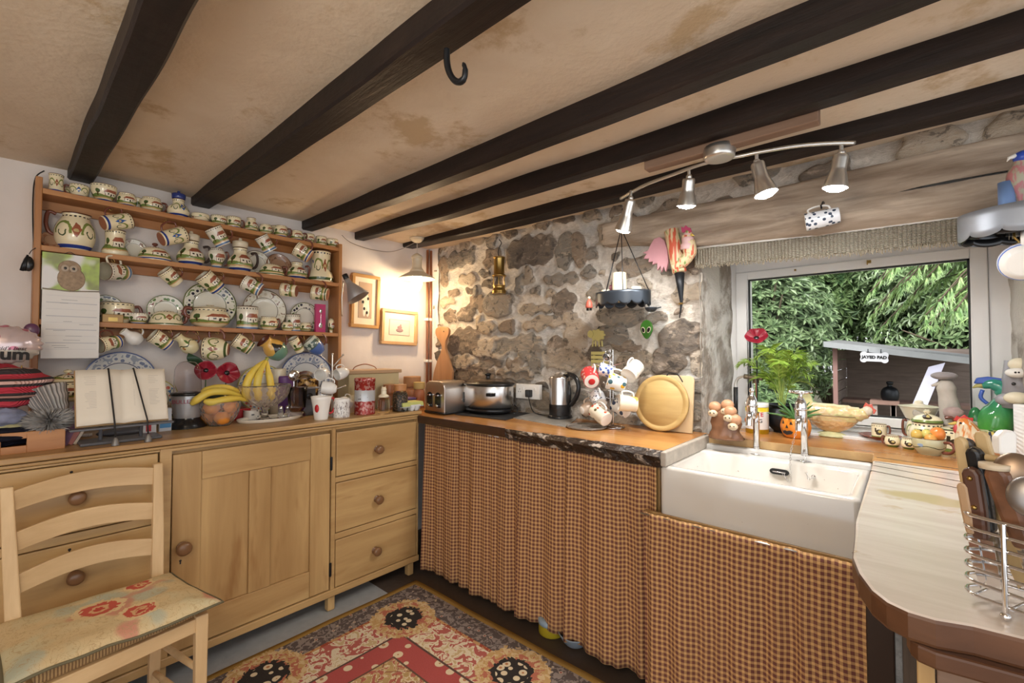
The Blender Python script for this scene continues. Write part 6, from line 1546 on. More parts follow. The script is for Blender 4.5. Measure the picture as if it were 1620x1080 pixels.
text_mesh('logo', 'BULLET', plain('logo_red', (.30, .06, .09), .5), bb_, frame((20.9*k*math.cos(-.5), 20.9*k*math.sin(-.5), 42*k), (-math.sin(-.5), math.cos(-.5), 0), (0, 0, 1), (math.cos(-.5), math.sin(-.5), 0)) , 8.5*k, .001)
# --- small ornaments behind the blender / bowl
pot('pottery_bowl', 'small cottage pot between the book and the blender', 'bowl', .075, .065, 'round', 'c0', loc=(-2.61, at(266, 615, x=-2.61).y, DT+.03), handle=False)
gj = at(325, 608, x=-2.60); b = MB(); b.lathe(spl2([(0, 0), (.028, 0), (.030, .004), (.030, .06), (.026, .066), (.026, .074)], 2)+[(.0245, .074), (.028, .06), (.028, .006), (0, .004)], n=24)
tag(b.build('glass_jar', glass('jar_glass', (.9, .92, .95), .03), loc=(-2.61, gj.y, DT+.078)), 'small empty glass jar standing on a tin right of the blender', 'jar')
b = MB(); b.lathe([(0, 0), (.034, 0), (.034, .078), (0, .078)], n=24); tag(b.build('round_tin', M['greypl'], loc=(-2.61, gj.y, DT)), 'dark round tin under the small glass jar', 'tin')
t = NT('owl_glaze'); co = t.coord(); c = t.mix(t.lt(t.voro(co, 34), .28), (.05, .08, .05), (.60, .52, .34)); c = t.mix(t.lt(t.voro(t.mapping(co, loc=(.3, .1, 0)), 30), .22), c, (.03, .09, .30)); t.set(Base_Color=c, Roughness=.15)
y_ = at(343, 604, x=-2.63).y; b = MB(); b.lathe(spl2([(0, 0), (.035, 0), (.055, .03), (.058, .055), (.045, .085), (.018, .098), (.012, .11), (0, .112)], 3), n=28); 
ow = tag(b.build('owl_ornament', t.m, loc=(-2.63, y_, DT+.055)), 'dark green and blue glazed owl-faced pot behind the fruit bowl', 'ornament')
b = MB(); b.box(-.06, .06, -.07, .14, 0, .055); tag(b.build('red_box', M['red'], loc=(-2.63, y_, DT), bevel=.004), 'low red box under the owl-faced pot', 'box')
t = NT('blue_pattern_cup'); c = t.mix(t.lt(t.voro(t.mapping(t.coord(), (1, 1, 2)), 70), .4), (.66, .62, .62), (.10, .12, .30)); t.set(Base_Color=c, Roughness=.2)
pot('ceramic_cup', 'blue and red patterned cup behind the pedestal bowl', 'cup', .085, .08, 'flare', t.m, loc=(-2.63, at(369, 604, x=-2.63).y, DT+.0555), handle=False, foot=False, inner=M['white'])
# poppies
PO = plain('ceramic_poppy', (.29, .012, .03), .35, var=.35, scale=14)
def poppy(P, r, ax, label, stem_to, name='ceramic_poppy'):
    o = thing(name, label, 'flower', (0, 0, 0)); ax = Vector(ax).normalized(); s_ = ax.cross(cZ).normalized(); u_ = s_.cross(ax); Mp = frame(P, s_, u_, ax)
    for j in range(4):
        b = MB()
        def fn(u, v, j=j):
            a = j*PI/2 + (u-.5)*2.1 + .2; rr = r*v*(1-.12*abs(u-.5)*2); w_ = .10*r*math.sin(u*9+j)*v
            return Mp @ Vector((rr*math.cos(a), rr*math.sin(a), r*.42*v**1.6 + w_ + .002*j))
        b.grid(fn, 14, 8); b.build('petal', PO, parent=o, solid=.0018)
    b = MB(); b.ball((0, 0, r*.13), (r*.24, r*.24, r*.14), 14, 8, M=Mp); b.build('flower_centre', M['blackpl'], parent=o)
    b = MB(); b.tube([P, P.lerp(Vector(stem_to), .5)+Vector((0, .003, 0)), Vector(stem_to)], .0028, n=6); b.build('stem', M['iron'] if name == 'metal_poppy' else plain('green_stem', (.06, .12, .04), .5), parent=o)
    return o
q = at(326, 586, x=-2.56); poppy(q, .047, (.9, -.3, .1), 'left of the two red ceramic poppies behind the fruit bowl', (-2.60, q.y, DT+.056))
q = at(358, 590, x=-2.56); poppy(q, .054, (.9, .1, .1), 'right of the two red ceramic poppies behind the bananas', (-2.60, q.y, DT+.056))
q = at(310, 570, x=-2.55); b = MB(); b.grid(lambda u, v: (q.x+.01*math.sin(v*5), q.y-.03+.06*(u-.5)*math.sin(v*PI)+.05*v, q.z+.035-.07*v), 6, 10); tag(b.build('green_leaf', plain('dark_green_leaf', (.02, .06, .03), .4), solid=.001), 'dark green leaf above the left ceramic poppy', 'leaf')
# --- crystal bowl with oranges and bananas
def crystal(name, rough=.05, c=(1, 1, 1)):
    t = NT(name); uv = t.sep(t.coord('UV')); a = t.math('ABSOLUTE', t.sub(t.math('FRACT', t.add(t.mul(uv[0], 18.), t.mul(uv[1], 3.))), .5)); b_ = t.math('ABSOLUTE', t.sub(t.math('FRACT', t.sub(t.mul(uv[0], 18.), t.mul(uv[1], 3.))), .5))
    h = t.math('MINIMUM', a, b_); t.set(Base_Color=c, Roughness=rough, Transmission_Weight=.93, IOR=1.3); t.bump(h, .6, .004); return t.m
CRY = crystal('cut_glass'); 
def bowl_mesh(prof, th, mat, parent, name='bowl', n=48):
    b = MB(); o = spl2(prof, 4); inn = [(max(a-th, .0005), z+(th if i < 4 else 0)) for i, (a, z) in enumerate(o)][::-1]
    b.lathe([(0, 0)]+o+inn+[(0, inn[-1][1])], n=n); return b.build(name, mat, parent=parent)
p = on(348, 675); bx = p.x-.055; by = at(348, 655, x=bx).y; k = size_h(1, Vector((bx, by, 1))); kw = size_w(1, Vector((bx, by, 1)))
fb_ = thing('crystal_bowl', 'cut-glass bowl holding oranges and bananas on the dresser', 'bowl', (bx, by, DT)); RB = 34*kw; HB = 38*k
bowl_mesh([(RB*.45, 0), (RB*.5, .002), (RB*.82, HB*.35), (RB*.97, HB*.7), (RB, HB)], .004, CRY, fb_)
ORG = (lambda t: (t.set(Base_Color=t.mix(t.noise(t.coord(), 8), (.72, .22, .02), (.82, .33, .05)), Roughness=.4), t.bump(t.noise(t.coord(), 160, 2), .3, .002), t.m)[2])(NT('orange_peel'))
oi = 0
for dx, dy, dz, lab in [(-.038, -.036, .038, 'back left'), (-.035, .036, .038, 'back right'), (.036, .0, .038, 'lowest front'), (.014, -.040, .086, 'upper left'), (.012, .038, .086, 'upper right')]:
    b = MB(); b.ball((0, 0, 0), (.0335, .0335, .031), 22, 16, warp=lambda q: q*(1+.03*noise.noise(q*50)))
    o = thing('orange', lab + ' orange in the cut-glass bowl under the bananas', 'orange', (bx+dx, by+dy, DT+dz), group='oranges in the cut-glass bowl'); b.build('peel', ORG, parent=o)
    b = MB(); b.ball((0, 0, .031), (.004, .004, .0015), 8, 6); b.build('stem_button', plain('orange_button', (.2, .25, .05), .6) if oi == 0 else bpy.data.materials['orange_button'], parent=o); oi += 1
BAN = (lambda t: (t.set(Base_Color=t.mix(t.smooth(t.noise(t.coord(), 10, 3), .3, .75), (.78, .56, .07), (.66, .52, .10)), Roughness=.42), t.m)[1])(NT('banana_skin'))
def banana(pts, label, r=.0185, group='bananas'):
    o = thing('banana', label, 'banana', (0, 0, 0), group=group); P = spl(pts, 6); N = len(P)
    rad = [r*min(1, .34+1.1*(i/N)**.7 if i < N*.35 else 1)*(1 if i < N*.8 else max(.25, 1-((i/N)-.8)*3.6)) for i in range(N)]
    b = MB(); b.tube(P, rad, n=7); b.build('skin', BAN, parent=o, subd=1)
    b = MB(); d = (P[0]-P[1]).normalized(); b.tube([P[0]+d*.018, P[0]-d*.002], [r*.26, r*.34], n=7); b.build('stalk', plain('banana_stalk', (.42, .42, .08), .5) if 'banana_stalk' not in bpy.data.materials else bpy.data.materials['banana_stalk'], parent=o)
    b = MB(); b.tube([P[-1]+(P[-2]-P[-1])*.2, P[-1]+(P[-1]-P[-2])*.3], [r*.27, r*.16], n=7); b.build('tip', M['black'], parent=o)
q = lambda u, v, dx=0: at(u, v, x=bx+dx)
banana([q(388, 631, .0), q(374, 624, .01), q(352, 619, .03), q(330, 621, .035), q(312, 632, .03), q(302, 640, .02)], 'upper banana lying across the oranges', .020)
banana([q(389, 633, .02), q(376, 630, .04), q(356, 632, .06), q(336, 636, .06), q(322, 634, .05)], 'lower banana lying across the oranges', .019)
banana([q(389, 630, -.02), q(372, 617, -.02), q(350, 613, -.01), q(330, 616, -.01), q(318, 622, -.01)], 'rear banana lying across the oranges', .019)
# --- oval platter, pedestal bowl with bananas
p = on(428, 668); px0 = p.x-.085; py0 = at(428, 660, x=px0).y
b = MB(); RW = size_w(108, Vector((px0, py0, 1)))/2
b.lathe(spl2([(0, 0), (.86, 0), (.97, .02), (1, .05), (.985, .058), (.9, .03), (.84, .02), (0, .02)], 3), n=56, warp=lambda q: Vector((q.x*.095, q.y*RW, q.z*.28)))
tag(b.build('oval_platter', plain('cream_platter', (.72, .66, .56), .15), loc=(px0, py0, DT)), 'cream oval platter under the pedestal glass bowl', 'platter')
PZ = DT+.0062; bx = px0; by = at(419, 640, x=bx).y; k = size_h(1, Vector((bx, by, 1))); kw = size_w(1, Vector((bx, by, 1)))
pb2 = thing('pedestal_bowl', 'cut-glass pedestal bowl holding three upright bananas', 'bowl', (bx, by, PZ))
RB = 43*kw; 
b = MB(); b.lathe(spl2([(0, 0), (24*kw, 0), (24*kw, .002), (8*kw, .008), (5*kw, 14*k), (7*kw, 20*k), (0, 21*k)], 3), n=40); b.build('foot', glass('clear_glass', (.98, .96, .94), .03, 1.3), parent=pb2)
b = MB(); o_ = spl2([(RB*.2, 20*k), (RB*.55, 24*k), (RB*.86, 36*k), (RB*1.0, 54*k)], 4); inn = [(a-.004, z+.003) for a, z in o_[::-1]]
b.lathe([(0, 20*k)]+o_+inn+[(0, 24*k)], n=56); b.build('bowl', crystal('cut_glass_warm', .05, (1, .95, .90)), parent=pb2)
q = lambda u, v, dx=0: at(u, v, x=bx+dx)
banana([q(420, 570, .0), q(404, 583, .015), q(393, 600, .02), q(389, 618, .02), q(393, 634, .015)], 'left of the three upright bananas', .021)
banana([q(421, 570, .01), q(413, 585, .03), q(408, 600, .04), q(407, 618, .04), q(411, 634, .03)], 'middle of the three upright bananas', .020)
banana([q(422, 570, .0), q(424, 585, .015), q(427, 600, .025), q(429, 618, .025), q(428, 634, .02)], 'right of the three upright bananas', .019)
# small things round the pedestal bowl
t = NT('figured_china'); c = t.mix(t.lt(t.voro(t.coord(), 55), .24), (.70, .66, .60), (.12, .12, .12)); t.set(Base_Color=c, Roughness=.2)
pot('ceramic_cup', 'white figured china cup behind the foot of the pedestal bowl', 'cup', .075, .05, 'straight', t.m, loc=(px0-.10, at(398, 650, x=px0-.10).y, DT), handle=False, foot=False, inner=M['white'])
for u, lab in ((443, 'left glass shaker on the platter behind the pedestal bowl'), (454, 'right glass shaker on the platter behind the pedestal bowl')):
    o = thing('glass_shaker', lab, 'shaker', (px0-.025, at(u, 650, x=px0-.025).y+.004, PZ-.001)); b = MB(); b.lathe(spl2([(0, 0), (.014, 0), (.016, .01), (.012, .035), (.010, .045)], 3), n=16); b.build('glass_body', CRY, parent=o)
    b = MB(); b.lathe(spl2([(.0105, .043), (.011, .05), (.007, .058), (0, .06)], 2), n=16); b.build('cap', M['chrome'], parent=o)
g_ = at(471, 655, x=px0+.01); k = size_h(1, g_)
o = thing('glass_blender_jug', 'smoky clear blender jug right of the pedestal bowl', 'jug', (px0-.0, g_.y, DT+.0062))
b = MB(); b.lathe(spl2([(0, 0), (13*k, 0), (12*k, 6*k), (9*k, 8*k), (12.5*k, 14*k), (15*k, 46*k)], 2)+[(14.4*k, 46*k), (11.5*k, 14*k), (0, 13*k)], n=28); b.build('jug_body', glass('smoky_plastic', (.80, .74, .78), .05, 1.2), parent=o)
# behind
for (u, v, nm, lab, mt, W, H, cat) in [(451, 600, 'label_tin', 'tin with a purple label behind the bananas', plain('purple_label', (.16, .06, .26), .4), .05, .040, 'tin'), (440, 590, 'cream_tin', 'cream lidded tin behind the right banana', M['cream'], .04, .05, 'tin')]:
    X_ = -2.63 if u > 445 else -2.645
    q_ = at(u, v, x=X_); b = MB(); zb = DT; hh = q_.z+H/2-DT; b.lathe(spl2([(0, 0), (W, 0), (W, hh*.96), (W*.96, hh), (0, hh)], 1), n=28); tag(b.build(nm, mt, loc=(X_, q_.y, zb)), lab, cat)
t = NT('tortoiseshell'); c = t.mix(t.smooth(t.noise(t.coord(), 40, 3), .45, .55), (.05, .02, .01), (.55, .34, .10)); t.set(Base_Color=c, Roughness=.15)
q_ = at(489, 598, x=-2.60); b = MB(); b.lathe(spl2([(0, 0), (.05, 0), (.055, .02), (.06, .10), (.055, .13), (.045, .13), (.04, .1), (0, .09)], 3), n=28); tag(b.build('mottled_pot', t.m, loc=(-2.62, q_.y, DT+.06)), 'mottled brown and gold pot behind the mug tree', 'pot')
b = MB(); b.box(-.06, .06, -.075, .045, 0, .0598); tag(b.build('wooden_box', M['shelf'], loc=(-2.62, q_.y, DT), bevel=.003), 'small wooden box under the mottled brown pot', 'box')
q_ = at(465, 594, x=-2.53); b = MB(); b.ball((0, 0, 0), (.012, .030, .030), 20, 14); b.cyl((0, 0, -.03), (0, 0, -(q_.z-DT)), .004); tag(b.build('measuring_scoop', M['chrome'], loc=tuple(q_)), 'shiny round metal scoop standing behind the glass jug', 'scoop')
q_ = at(490, 625, x=-2.47); o = thing('radio', 'small dark grey radio between the glass jug and the mug tree', 'radio', (-2.50, q_.y, DT))
b = MB(); b.box(-.03, .03, -.035, .035, 0, .145); b.build('case', M['greypl'], parent=o, bevel=.006)
b = MB(); b.box(-.035, .036, -.055, .045, .1455, .153); b.build('top_plate', plain('grey_top', (.28, .27, .28), .35), parent=o, bevel=.002)
b = MB(); b.ball((.031, .0, .105), (.003, .018, .018), 16, 10); b.build('speaker_grille', M['blackpl'], parent=o)
# --- mug tree on the dresser
def mug_tree(X, u, vtop, vbase, z0, label, mugs, r_base=.06, hooks=True, wire=M['nickel']):
    y_ = at(u, vbase, x=X).y if isinstance(X, float) else 0
def hung(C0, W, H, zdir, label, kind, m, group=None, hm=None, inner=None, hw=.5, foot=False, up=(0, 0, 1), name='ceramic_mug', cat='mug', fm=None):
    z_ = Vector(zdir).normalized(); y_ = Vector(up); y_ = (y_-z_*y_.dot(z_)).normalized()
    return pot(name, label, cat, W, H, kind, m, Mx=frame(Vector(C0)-z_*H/2, y_.cross(z_), y_, z_), hm=hm or M['white'], inner=inner or M['white'], foot=M['white'], group=group, hw=hw)
tX = -2.39; ty_ = at(525, 655, x=tX).y
mt_ = thing('mug_tree', 'silver mug tree with white butterfly mugs on the dresser', 'mug tree', (tX, ty_, DT)); zt_ = at(525, 560, x=tX).z-DT
b = MB(); b.lathe(spl2([(0, 0), (.055, 0), (.055, .004), (.01, .010), (.0, .011)], 2), n=28); b.build('base', M['nickel'], parent=mt_)
b = MB(); b.cyl((0, 0, .01), (0, 0, zt_-.004), .0045, n=10); b.ball((0, 0, zt_), .007, 10, 8); b.build('stem', M['nickel'], parent=mt_)
for (u, v, z0_) in [(508, 562, .80), (543, 561, .78), (520, 588, .56), (546, 610, .40), (500, 612, .42)]:
    e = at(u, v, x=tX+.02) - Vector((tX, ty_, DT)); b = MB(); b.tube([(0, 0, zt_*z0_), e*.5+Vector((0, 0, zt_*z0_*.5)), e], .003, n=6); b.ball(tuple(e), .0055, 10, 8); b.build('branch', M['nickel'], parent=mt_)
t = NT('butterfly_china'); co = t.coord(); v_ = t.voro(co, 30); c = t.mix(t.AND(t.lt(v_, .17), t.gt(t.noise(co, 60), .47)), (.80, .79, .76), (.16, .16, .20)); t.set(Base_Color=c, Roughness=.15); BFM = t.m
GM = 'white butterfly mugs on the mug tree'
hung(at(510, 590, x=tX+.03), .068, .072, (.55, -.55, -.2), 'butterfly mug on the upper left arm of the dresser mug tree', 'cup', BFM, GM)
hung(at(541, 590, x=tX+.03), .066, .072, (.1, -.9, -.25), 'butterfly mug on the upper right arm of the dresser mug tree', 'cup', BFM, GM)
hung(at(521, 614, x=tX+.05), .072, .074, (-.6, -.8, .15), 'butterfly mug on the middle arm of the dresser mug tree', 'cup', BFM, GM)
hung(at(546, 636, x=tX+.0), .066, .07, (-.2, .8, -.5), 'butterfly mug on the lowest right arm of the dresser mug tree', 'cup', BFM, GM)
# two mugs in front
def dot_mug():
    p = on(508, 664); X_ = p.x-.02; y_ = at(508, 655, x=X_).y; W = size_w(34, Vector((X_, y_, 1))); H = size_h(37, Vector((X_, y_, 1)))
    o = pot('ceramic_mug', 'white mug with a big red dot and red handle on the dresser', 'mug', W, H, 'flare', 'white', loc=(X_, y_, DT), hm=M['red'], inner=M['white'], foot=False, rotz=.1)
    b = MB(); b.ball((W*.40*.5, -W*.36, H*.5), (W*.14, W*.08, H*.17), 14, 10); b.build('red_dot', M['red'], parent=o)
dot_mug()
t = NT('grasses_china'); S = t.sep(t.coord('UV')); ln = t.math('ABSOLUTE', t.sub(t.noise(t.comb(t.mul(S[0], 26.), t.mul(S[1], 1.6), 0), 1.2, 2), .5)); c = t.mix(t.AND(t.lt(ln, .022), t.lt(S[1], .85)), (.78, .77, .74), (.22, .18, .18)); t.set(Base_Color=c, Roughness=.2)
p = on(540, 660); X_ = p.x-.015; y_ = at(540, 655, x=X_).y
pot('ceramic_mug', 'white mug printed with grasses beside the red-dotted mug', 'mug', size_w(27, Vector((X_, y_, 1))), size_h(30, Vector((X_, y_, 1))), 'straight', t.m, loc=(X_, y_, DT), hm=M['white'], inner=M['white'], foot=False, rotz=PI+.5, handle=False)
# --- bread bin
X_ = -2.47; y0 = at(552, 600, x=X_).y; y1 = at(631, 600, x=X_).y; zt2 = at(590, 587, x=X_).z
bbn = thing('bread_bin', 'pale green wooden bread bin with a wire handle at the back of the dresser', 'bread bin', (0, 0, 0)); BG = plain('old_cream_paint', (.52, .44, .25), .5, var=.15, scale=8)
b = MB(); b.box(-2.66, X_, y0, y1, DT, zt2-.014); b.build('bin_body', BG, parent=bbn, bevel=.003)
b = MB(); b.box(-2.668, X_+.012, y0-.012, y1+.015, zt2-.014, zt2+.008); b.build('lid', plain('pale_brown_lid', (.45, .30, .17), .45), parent=bbn, bevel=.004)
b = MB(); ya, yb2 = at(558, 585, x=-2.56).y, at(596, 585, x=-2.56).y; b.tube(spl([(-2.56, ya, zt2+.006), (-2.56, ya+.02, zt2+.028), (-2.56, (ya+yb2)/2, zt2+.042), (-2.56, yb2-.02, zt2+.026), (-2.56, yb2, zt2+.006)], 5), .0032, n=6); b.build('wire_handle', M['copper'], parent=bbn)
b = MB(); b.box(-.01, .01, -.012, .012, 0, .10); tag(b.build('small_book', M['cream'], loc=(-2.40, at(556, 640, x=-2.4).y, DT), bevel=.001), 'narrow cream booklet standing left of the red tin', 'booklet')
# --- tall patterned tin
p = on(577, 656); X_ = p.x-.035; y_ = at(577, 650, x=X_).y; W = size_w(33, Vector((X_, y_, 1)))/2; H = size_h(57, Vector((X_, y_, 1)))
t = NT('nordic_tin'); uv = t.sep(t.coord('UV')); n = t.noise(t.coord(), 70, 3); c = t.mix(t.smooth(n, .50, .56), (.30, .025, .02), (.46, .22, .19))
mid = t.AND(t.gt(uv[1], t.add(.34, t.mul(t.noise(t.coord(), 30, 2), .06))), t.lt(uv[1], t.add(.64, t.mul(t.noise(t.coord(), 34, 2), .06)))); c = t.mix(mid, c, (.52, .54, .56))
c = t.mix(t.AND(t.gt(uv[1], .42), t.lt(uv[1], .58), t.lt(t.voro(t.coord(), 48), .25)), c, (.10, .10, .10)); t.set(Base_Color=c, Roughness=.25, Metallic=.2)
b = MB(); b.lathe([(0, 0), (W, 0), (W*1.02, .003), (W*1.02, .005), (W, .008), (W, H*.5), (W, H-.02), (W*1.03, H-.018), (W*1.03, H-.003), (W*.98, H), (W*.94, H-.003), (0, H-.003)], n=40)
tag(b.build('patterned_tin', t.m, loc=(X_, y_, DT)), 'tall red and white patterned cylindrical tin in front of the bread bin', 'tin')
# --- jars
def jar(u, vb, w, h, label, glassc, fill, lidm, lidh, lidk='wood', dx=.03, fillh=.8, name='storage_jar', lidr=.85, X0=None, zz=DT):
    p = on(u, vb); X_ = X0 if X0 else p.x-dx; y_ = at(u, vb-3, x=X_).y; Q = Vector((X_, y_, 1)); W = size_w(w, Q)/2; H = size_h(h, Q); LH = size_h(lidh, Q)
    o = thing(name, label, 'jar', (X_, y_, zz)); b = MB(); HB_ = H-LH
    b.lathe(spl2([(0, 0), (W*.95, 0), (W, HB_*.06), (W, HB_*.7), (W*.92, HB_*.85), (W*.78, HB_*.92), (W*.80, HB_)], 3), n=28); b.build('jar_body', glassc, parent=o)
    if fill is not None:
        b = MB(); b.lathe([(0, .003), (W*.9, .003), (W*.93, HB_*.3), (W*.92, HB_*fillh*.8), (W*.6, HB_*fillh*.86), (0, HB_*fillh*.84)], n=22, warp=lambda q: q*(1+.04*noise.noise(q*60))); b.build('contents', fill, parent=o)['kind'] = 'stuff'
    b = MB()
    if lidk == 'wood': b.lathe(spl2([(0, HB_*.94), (W*lidr*.9, HB_*.95), (W*lidr, HB_), (W*lidr, H*.985), (W*lidr*.9, H), (0, H)], 2), n=24)
    elif lidk == 'cat':
        b.lathe(spl2([(0, HB_*.95), (W*.8, HB_*.97), (W*.8, HB_+LH*.2), (W*.45, HB_+LH*.45), (W*.4, H), (0, H)], 3), n=24); b.ball((0, 0, H+W*.2), W*.45, 16, 12)
        for s_ in (-1, 1): b.tube([(0, s_*W*.28, H+W*.45), (0, s_*W*.36, H+W*.8)], [W*.14, .0005], n=8)
    b.build('lid', lidm, parent=o); return o
BEANS = (lambda t: (t.set(Base_Color=t.mix(t.lt(t.voro(t.coord(), 90), .4), (.04, .03, .02), (.22, .13, .08)), Roughness=.5), t.m)[1])(NT('dried_contents'))
CG = glass('jar_clear', (.92, .94, .90), .03, 1.25)
jar(607, 655, 20, 36, 'small glass jar with a cat-shaped lid in front of the bread bin', CG, None, M['cream'], 9, 'cat', .02)
jar(633, 651, 24, 42, 'square-shouldered glass jar of dark dried leaves with a wooden lid', CG, BEANS, M['copper'] if 0 else M['shelf'], 8, 'wood', .02, .95)
jar(617, 640, 26, 38, 'terracotta coloured jar with a rounded lid behind the glass jars', plain('brown_jar', (.30, .12, .05), .3), None, plain('brown_jar_lid', (.34, .14, .06), .3), 12, 'wood', X0=-2.40)
jar(652, 630, 28, 46, 'stoneware crock with a broad cork lid behind the purple tin', plain('peach_crock', (.52, .26, .14), .35), None, plain('cork', (.42, .22, .10), .7), 14, 'wood', lidr=.98, X0=-2.62, zz=WT)
jar(663, 634, 18, 40, 'terracotta jar with a yellow cork lid beside the toaster', plain('terracotta_jar', (.45, .18, .09), .4), None, plain('yellow_cork', (.52, .38, .15), .7), 9, 'wood', lidr=1.0, X0=-2.50, zz=WT)
p = on(646, 634); X_ = -2.50; y_ = at(646, 630, x=X_).y; b = MB(); Wd = .05; b.lathe([(0, 0), (Wd, 0), (Wd, .058), (Wd*1.04, .059), (Wd*1.04, .072), (Wd*.9, .075), (0, .075)], n=28)
tag(b.build('purple_tin', plain('purple_tin', (.10, .07, .30), .3, var=.3), loc=(X_, y_, WT)), 'round purple tin behind the egg box', 'tin')
# egg box and white polystyrene piece at the dresser end
p = on(655, 650); eb = thing('egg_box', 'yellow-green card egg box at the right end of the dresser', 'egg box', (p.x-.06, p.y-.0, DT))
b = MB()
for i in range(3):
    for j in range(2): b.lathe([(0, 0), (.015, 0), (.022, .022), (.022, .026)], n=12, M=TR(-.025+j*.05, -.05+i*.048, 0))
b.box(-.055, .055, -.080, .074, .024, .028); b.build('cup_tray', plain('grey_pulp', (.45, .46, .44), .9), parent=eb)
b = MB(); b.prism([(-.055, .028), (.055, .028), (.045, .052), (-.045, .052)], -.078, .072, M=MXZ); b.build('lid', plain('yellow_green_card', (.48, .50, .16), .8, var=.25, scale=25), parent=eb, bevel=.004)
p = on(675, 655); b = MB()
for j in range(2): 
    for i in range(2): b.lathe(spl2([(0, .0), (.010, 0), (.016, .014), (.020, .03), (0, .034)], 2), n=12, M=TR(i*.030-.015, j*.030-.015, 0))
b.box(-.035, .035, -.035, .035, .028, .036)
tag(b.build('egg_carton_base', plain('white_pulp', (.62, .63, .64), .9), loc=(-2.232, 1.634, DT)), 'piece of white moulded egg carton beside the toaster', 'egg carton')

# pink spoon box and little card box on the lower shelf
y_ = at(506, 520, x=-2.655).y; P = Vector((-2.655, y_, 1.4)); W = size_w(17, P); H = size_h(45, P); zz = s3z(y_)-.0005
o = thing('spoon_box', 'bright pink card box showing a silver spoon on the lower shelf', 'box', (-2.655, y_, zz)); b = MB(); b.box(-.01, .01, -W/2, W/2, 0, H); b.build('card_box', plain('hot_pink', (.52, .04, .16), .5), parent=o)
b = MB(); b.ball((.0105, 0, H*.25), (.0015, W*.20, H*.10), 14, 8); b.cyl((.0115, 0, H*.3), (.0115, 0, H*.68), .0015, n=8); b.ball((.0105, 0, H*.76), (.0015, W*.14, H*.08), 12, 8); b.build('silver_spoon', M['chrome'], parent=o)
y_ = at(178, 505, x=-2.62).y; P = Vector((-2.62, y_, 1.4)); W = size_w(34, P)
o = thing('card_box', 'small brown card box with a label holder in front of the large cream cup', 'box', (-2.625, y_, s3z(y_)-.0005)); b = MB(); b.box(-.018, .018, -W/2, W/2, 0, .036); b.build('box', plain('golden_card', (.34, .20, .07), .35, .3), parent=o, bevel=.002)
b = MB(); b.box(.0181, .0195, -W*.22, W*.22, .006, .022); b.build('label_holder', M['brass'], parent=o)
# black things hanging on the rack end
o = thing('hanging_keys', 'bunch of dark keys and a black fob hanging at the left end of the rack', 'keys', (0, 0, 0)); Q = at(46, 405, x=-2.59)
b = MB(); b.tube(spl([at(57, 392, x=-2.60), at(50, 396, x=-2.58), at(46, 402, x=-2.58)], 4), .0015, n=5); b.build('cord', M['black'], parent=o)
b = MB(); b.ball(tuple(at(45, 417, x=-2.58)), (.010, .016, .030), 14, 10); b.build('black_fob', M['blackpl'], parent=o)
for u in (34, 38): b = MB(); A_ = at(44, 403, x=-2.575); B_ = at(u, 428, x=-2.575); b.tube([A_, A_.lerp(B_, .6), B_], [.003, .007, .006], n=8); b.build('key', M['iron'], parent=o)
# ============================================================ ON THE WORKTOP
def wt(u, v, z=WT): return at(u, v, z=z)
# paddle board against the wall
pb = thing('paddle_board', 'long wooden bread paddle leaning in the corner behind the toaster', 'board', (0, 0, 0)); YB = 2.10
pts = [(686, 600), (688, 588), (694, 568), (699, 556), (700, 548), (697, 540), (691, 530), (691, 520), (697, 517), (706, 517), (711, 521), (711, 529), (707, 538), (706, 548), (707, 556), (712, 572), (717, 588), (716, 602), (712, 640), (686, 640)]
o2 = [(p.x, p.z) for p in [at(u, min(v, 655), y=YB) for u, v in pts]]
o2 = [(x, max(z, WT+.001)) for x, z in o2]
o2 = [(p.x, p.y) for p in spl([(a, c, 0) for a, c in o2[:17]], 3)] + o2[17:]
b = MB(); b.prism(o2, -.010, .010, M=frame((0, YB, 0), (1, 0, 0), (0, 0, 1), (0, -1, 0))); b.build('paddle', woodmat('paddle_wood', (.30, .14, .06), (.52, .30, .15), 'Z', 1, .5), parent=pb, bevel=.003)
P = at(702, 524, y=YB-.012); b = MB(); b.ball(tuple(P), (.005, .002, .005), 10, 6); b.build('hanging_hole', M['black'], parent=pb)
# toaster
pA = wt(668, 650); pB = wt(722, 655); 
tt = thing('toaster', 'brushed steel four-slot toaster at the left end of the worktop', 'toaster', (0, 0, 0))
q0 = wt(666, 651); q1 = wt(702, 657); q2 = wt(737, 650); d1 = (q1-q0); d2 = (q2-q1)
Lx = Vector((q1.x-q0.x, q1.y-q0.y, 0)); 
cx0, cy0 = q0.x, q0.y
X0_, X1_ = at(667, 640, y=1.90).x, at(704, 640, y=1.79).x
tw = .190; td = .30; Ht = size_h(50, Vector((-2.2, 1.85, 1)))
corner_ = Vector((wt(703, 657).x, wt(703, 657).y, 0)); axn = Vector((-1, .03, 0)).normalized(); axl = Vector((.03, 1, 0)).normalized()
Mt = frame((corner_.x, corner_.y, WT), tuple(-axn), tuple(axl), (0, 0, 1))   # x: towards the room edge, y: deep
def rprof(w_, h, r, n=6):
    o = [(0, 0)]; 
    for k in range(n+1): a = PI - PI/2*k/n; o.append((r+r*math.cos(a), h-r+r*math.sin(a)))
    for k in range(n+1): a = PI/2 - PI/2*k/n; o.append((w_-r+r*math.cos(a), h-r+r*math.sin(a)))
    o.append((w_, 0)); return o
Mp = Mt @ frame((-tw, 0, .014), (1, 0, 0), (0, 0, 1), (0, -1, 0)) 
b = MB(); b.prism(rprof(tw, Ht-.014, .045), -td*.60, 0, M=Mp, smooth=False); b.build('steel_shell', M['steelwarm'], parent=tt, bevel=.004)
b = MB(); b.box(-tw-.004, .006, -.006, td*.60+.004, .002, .016, M=Mt); b.build('base', M['blackpl'], parent=tt, bevel=.004)
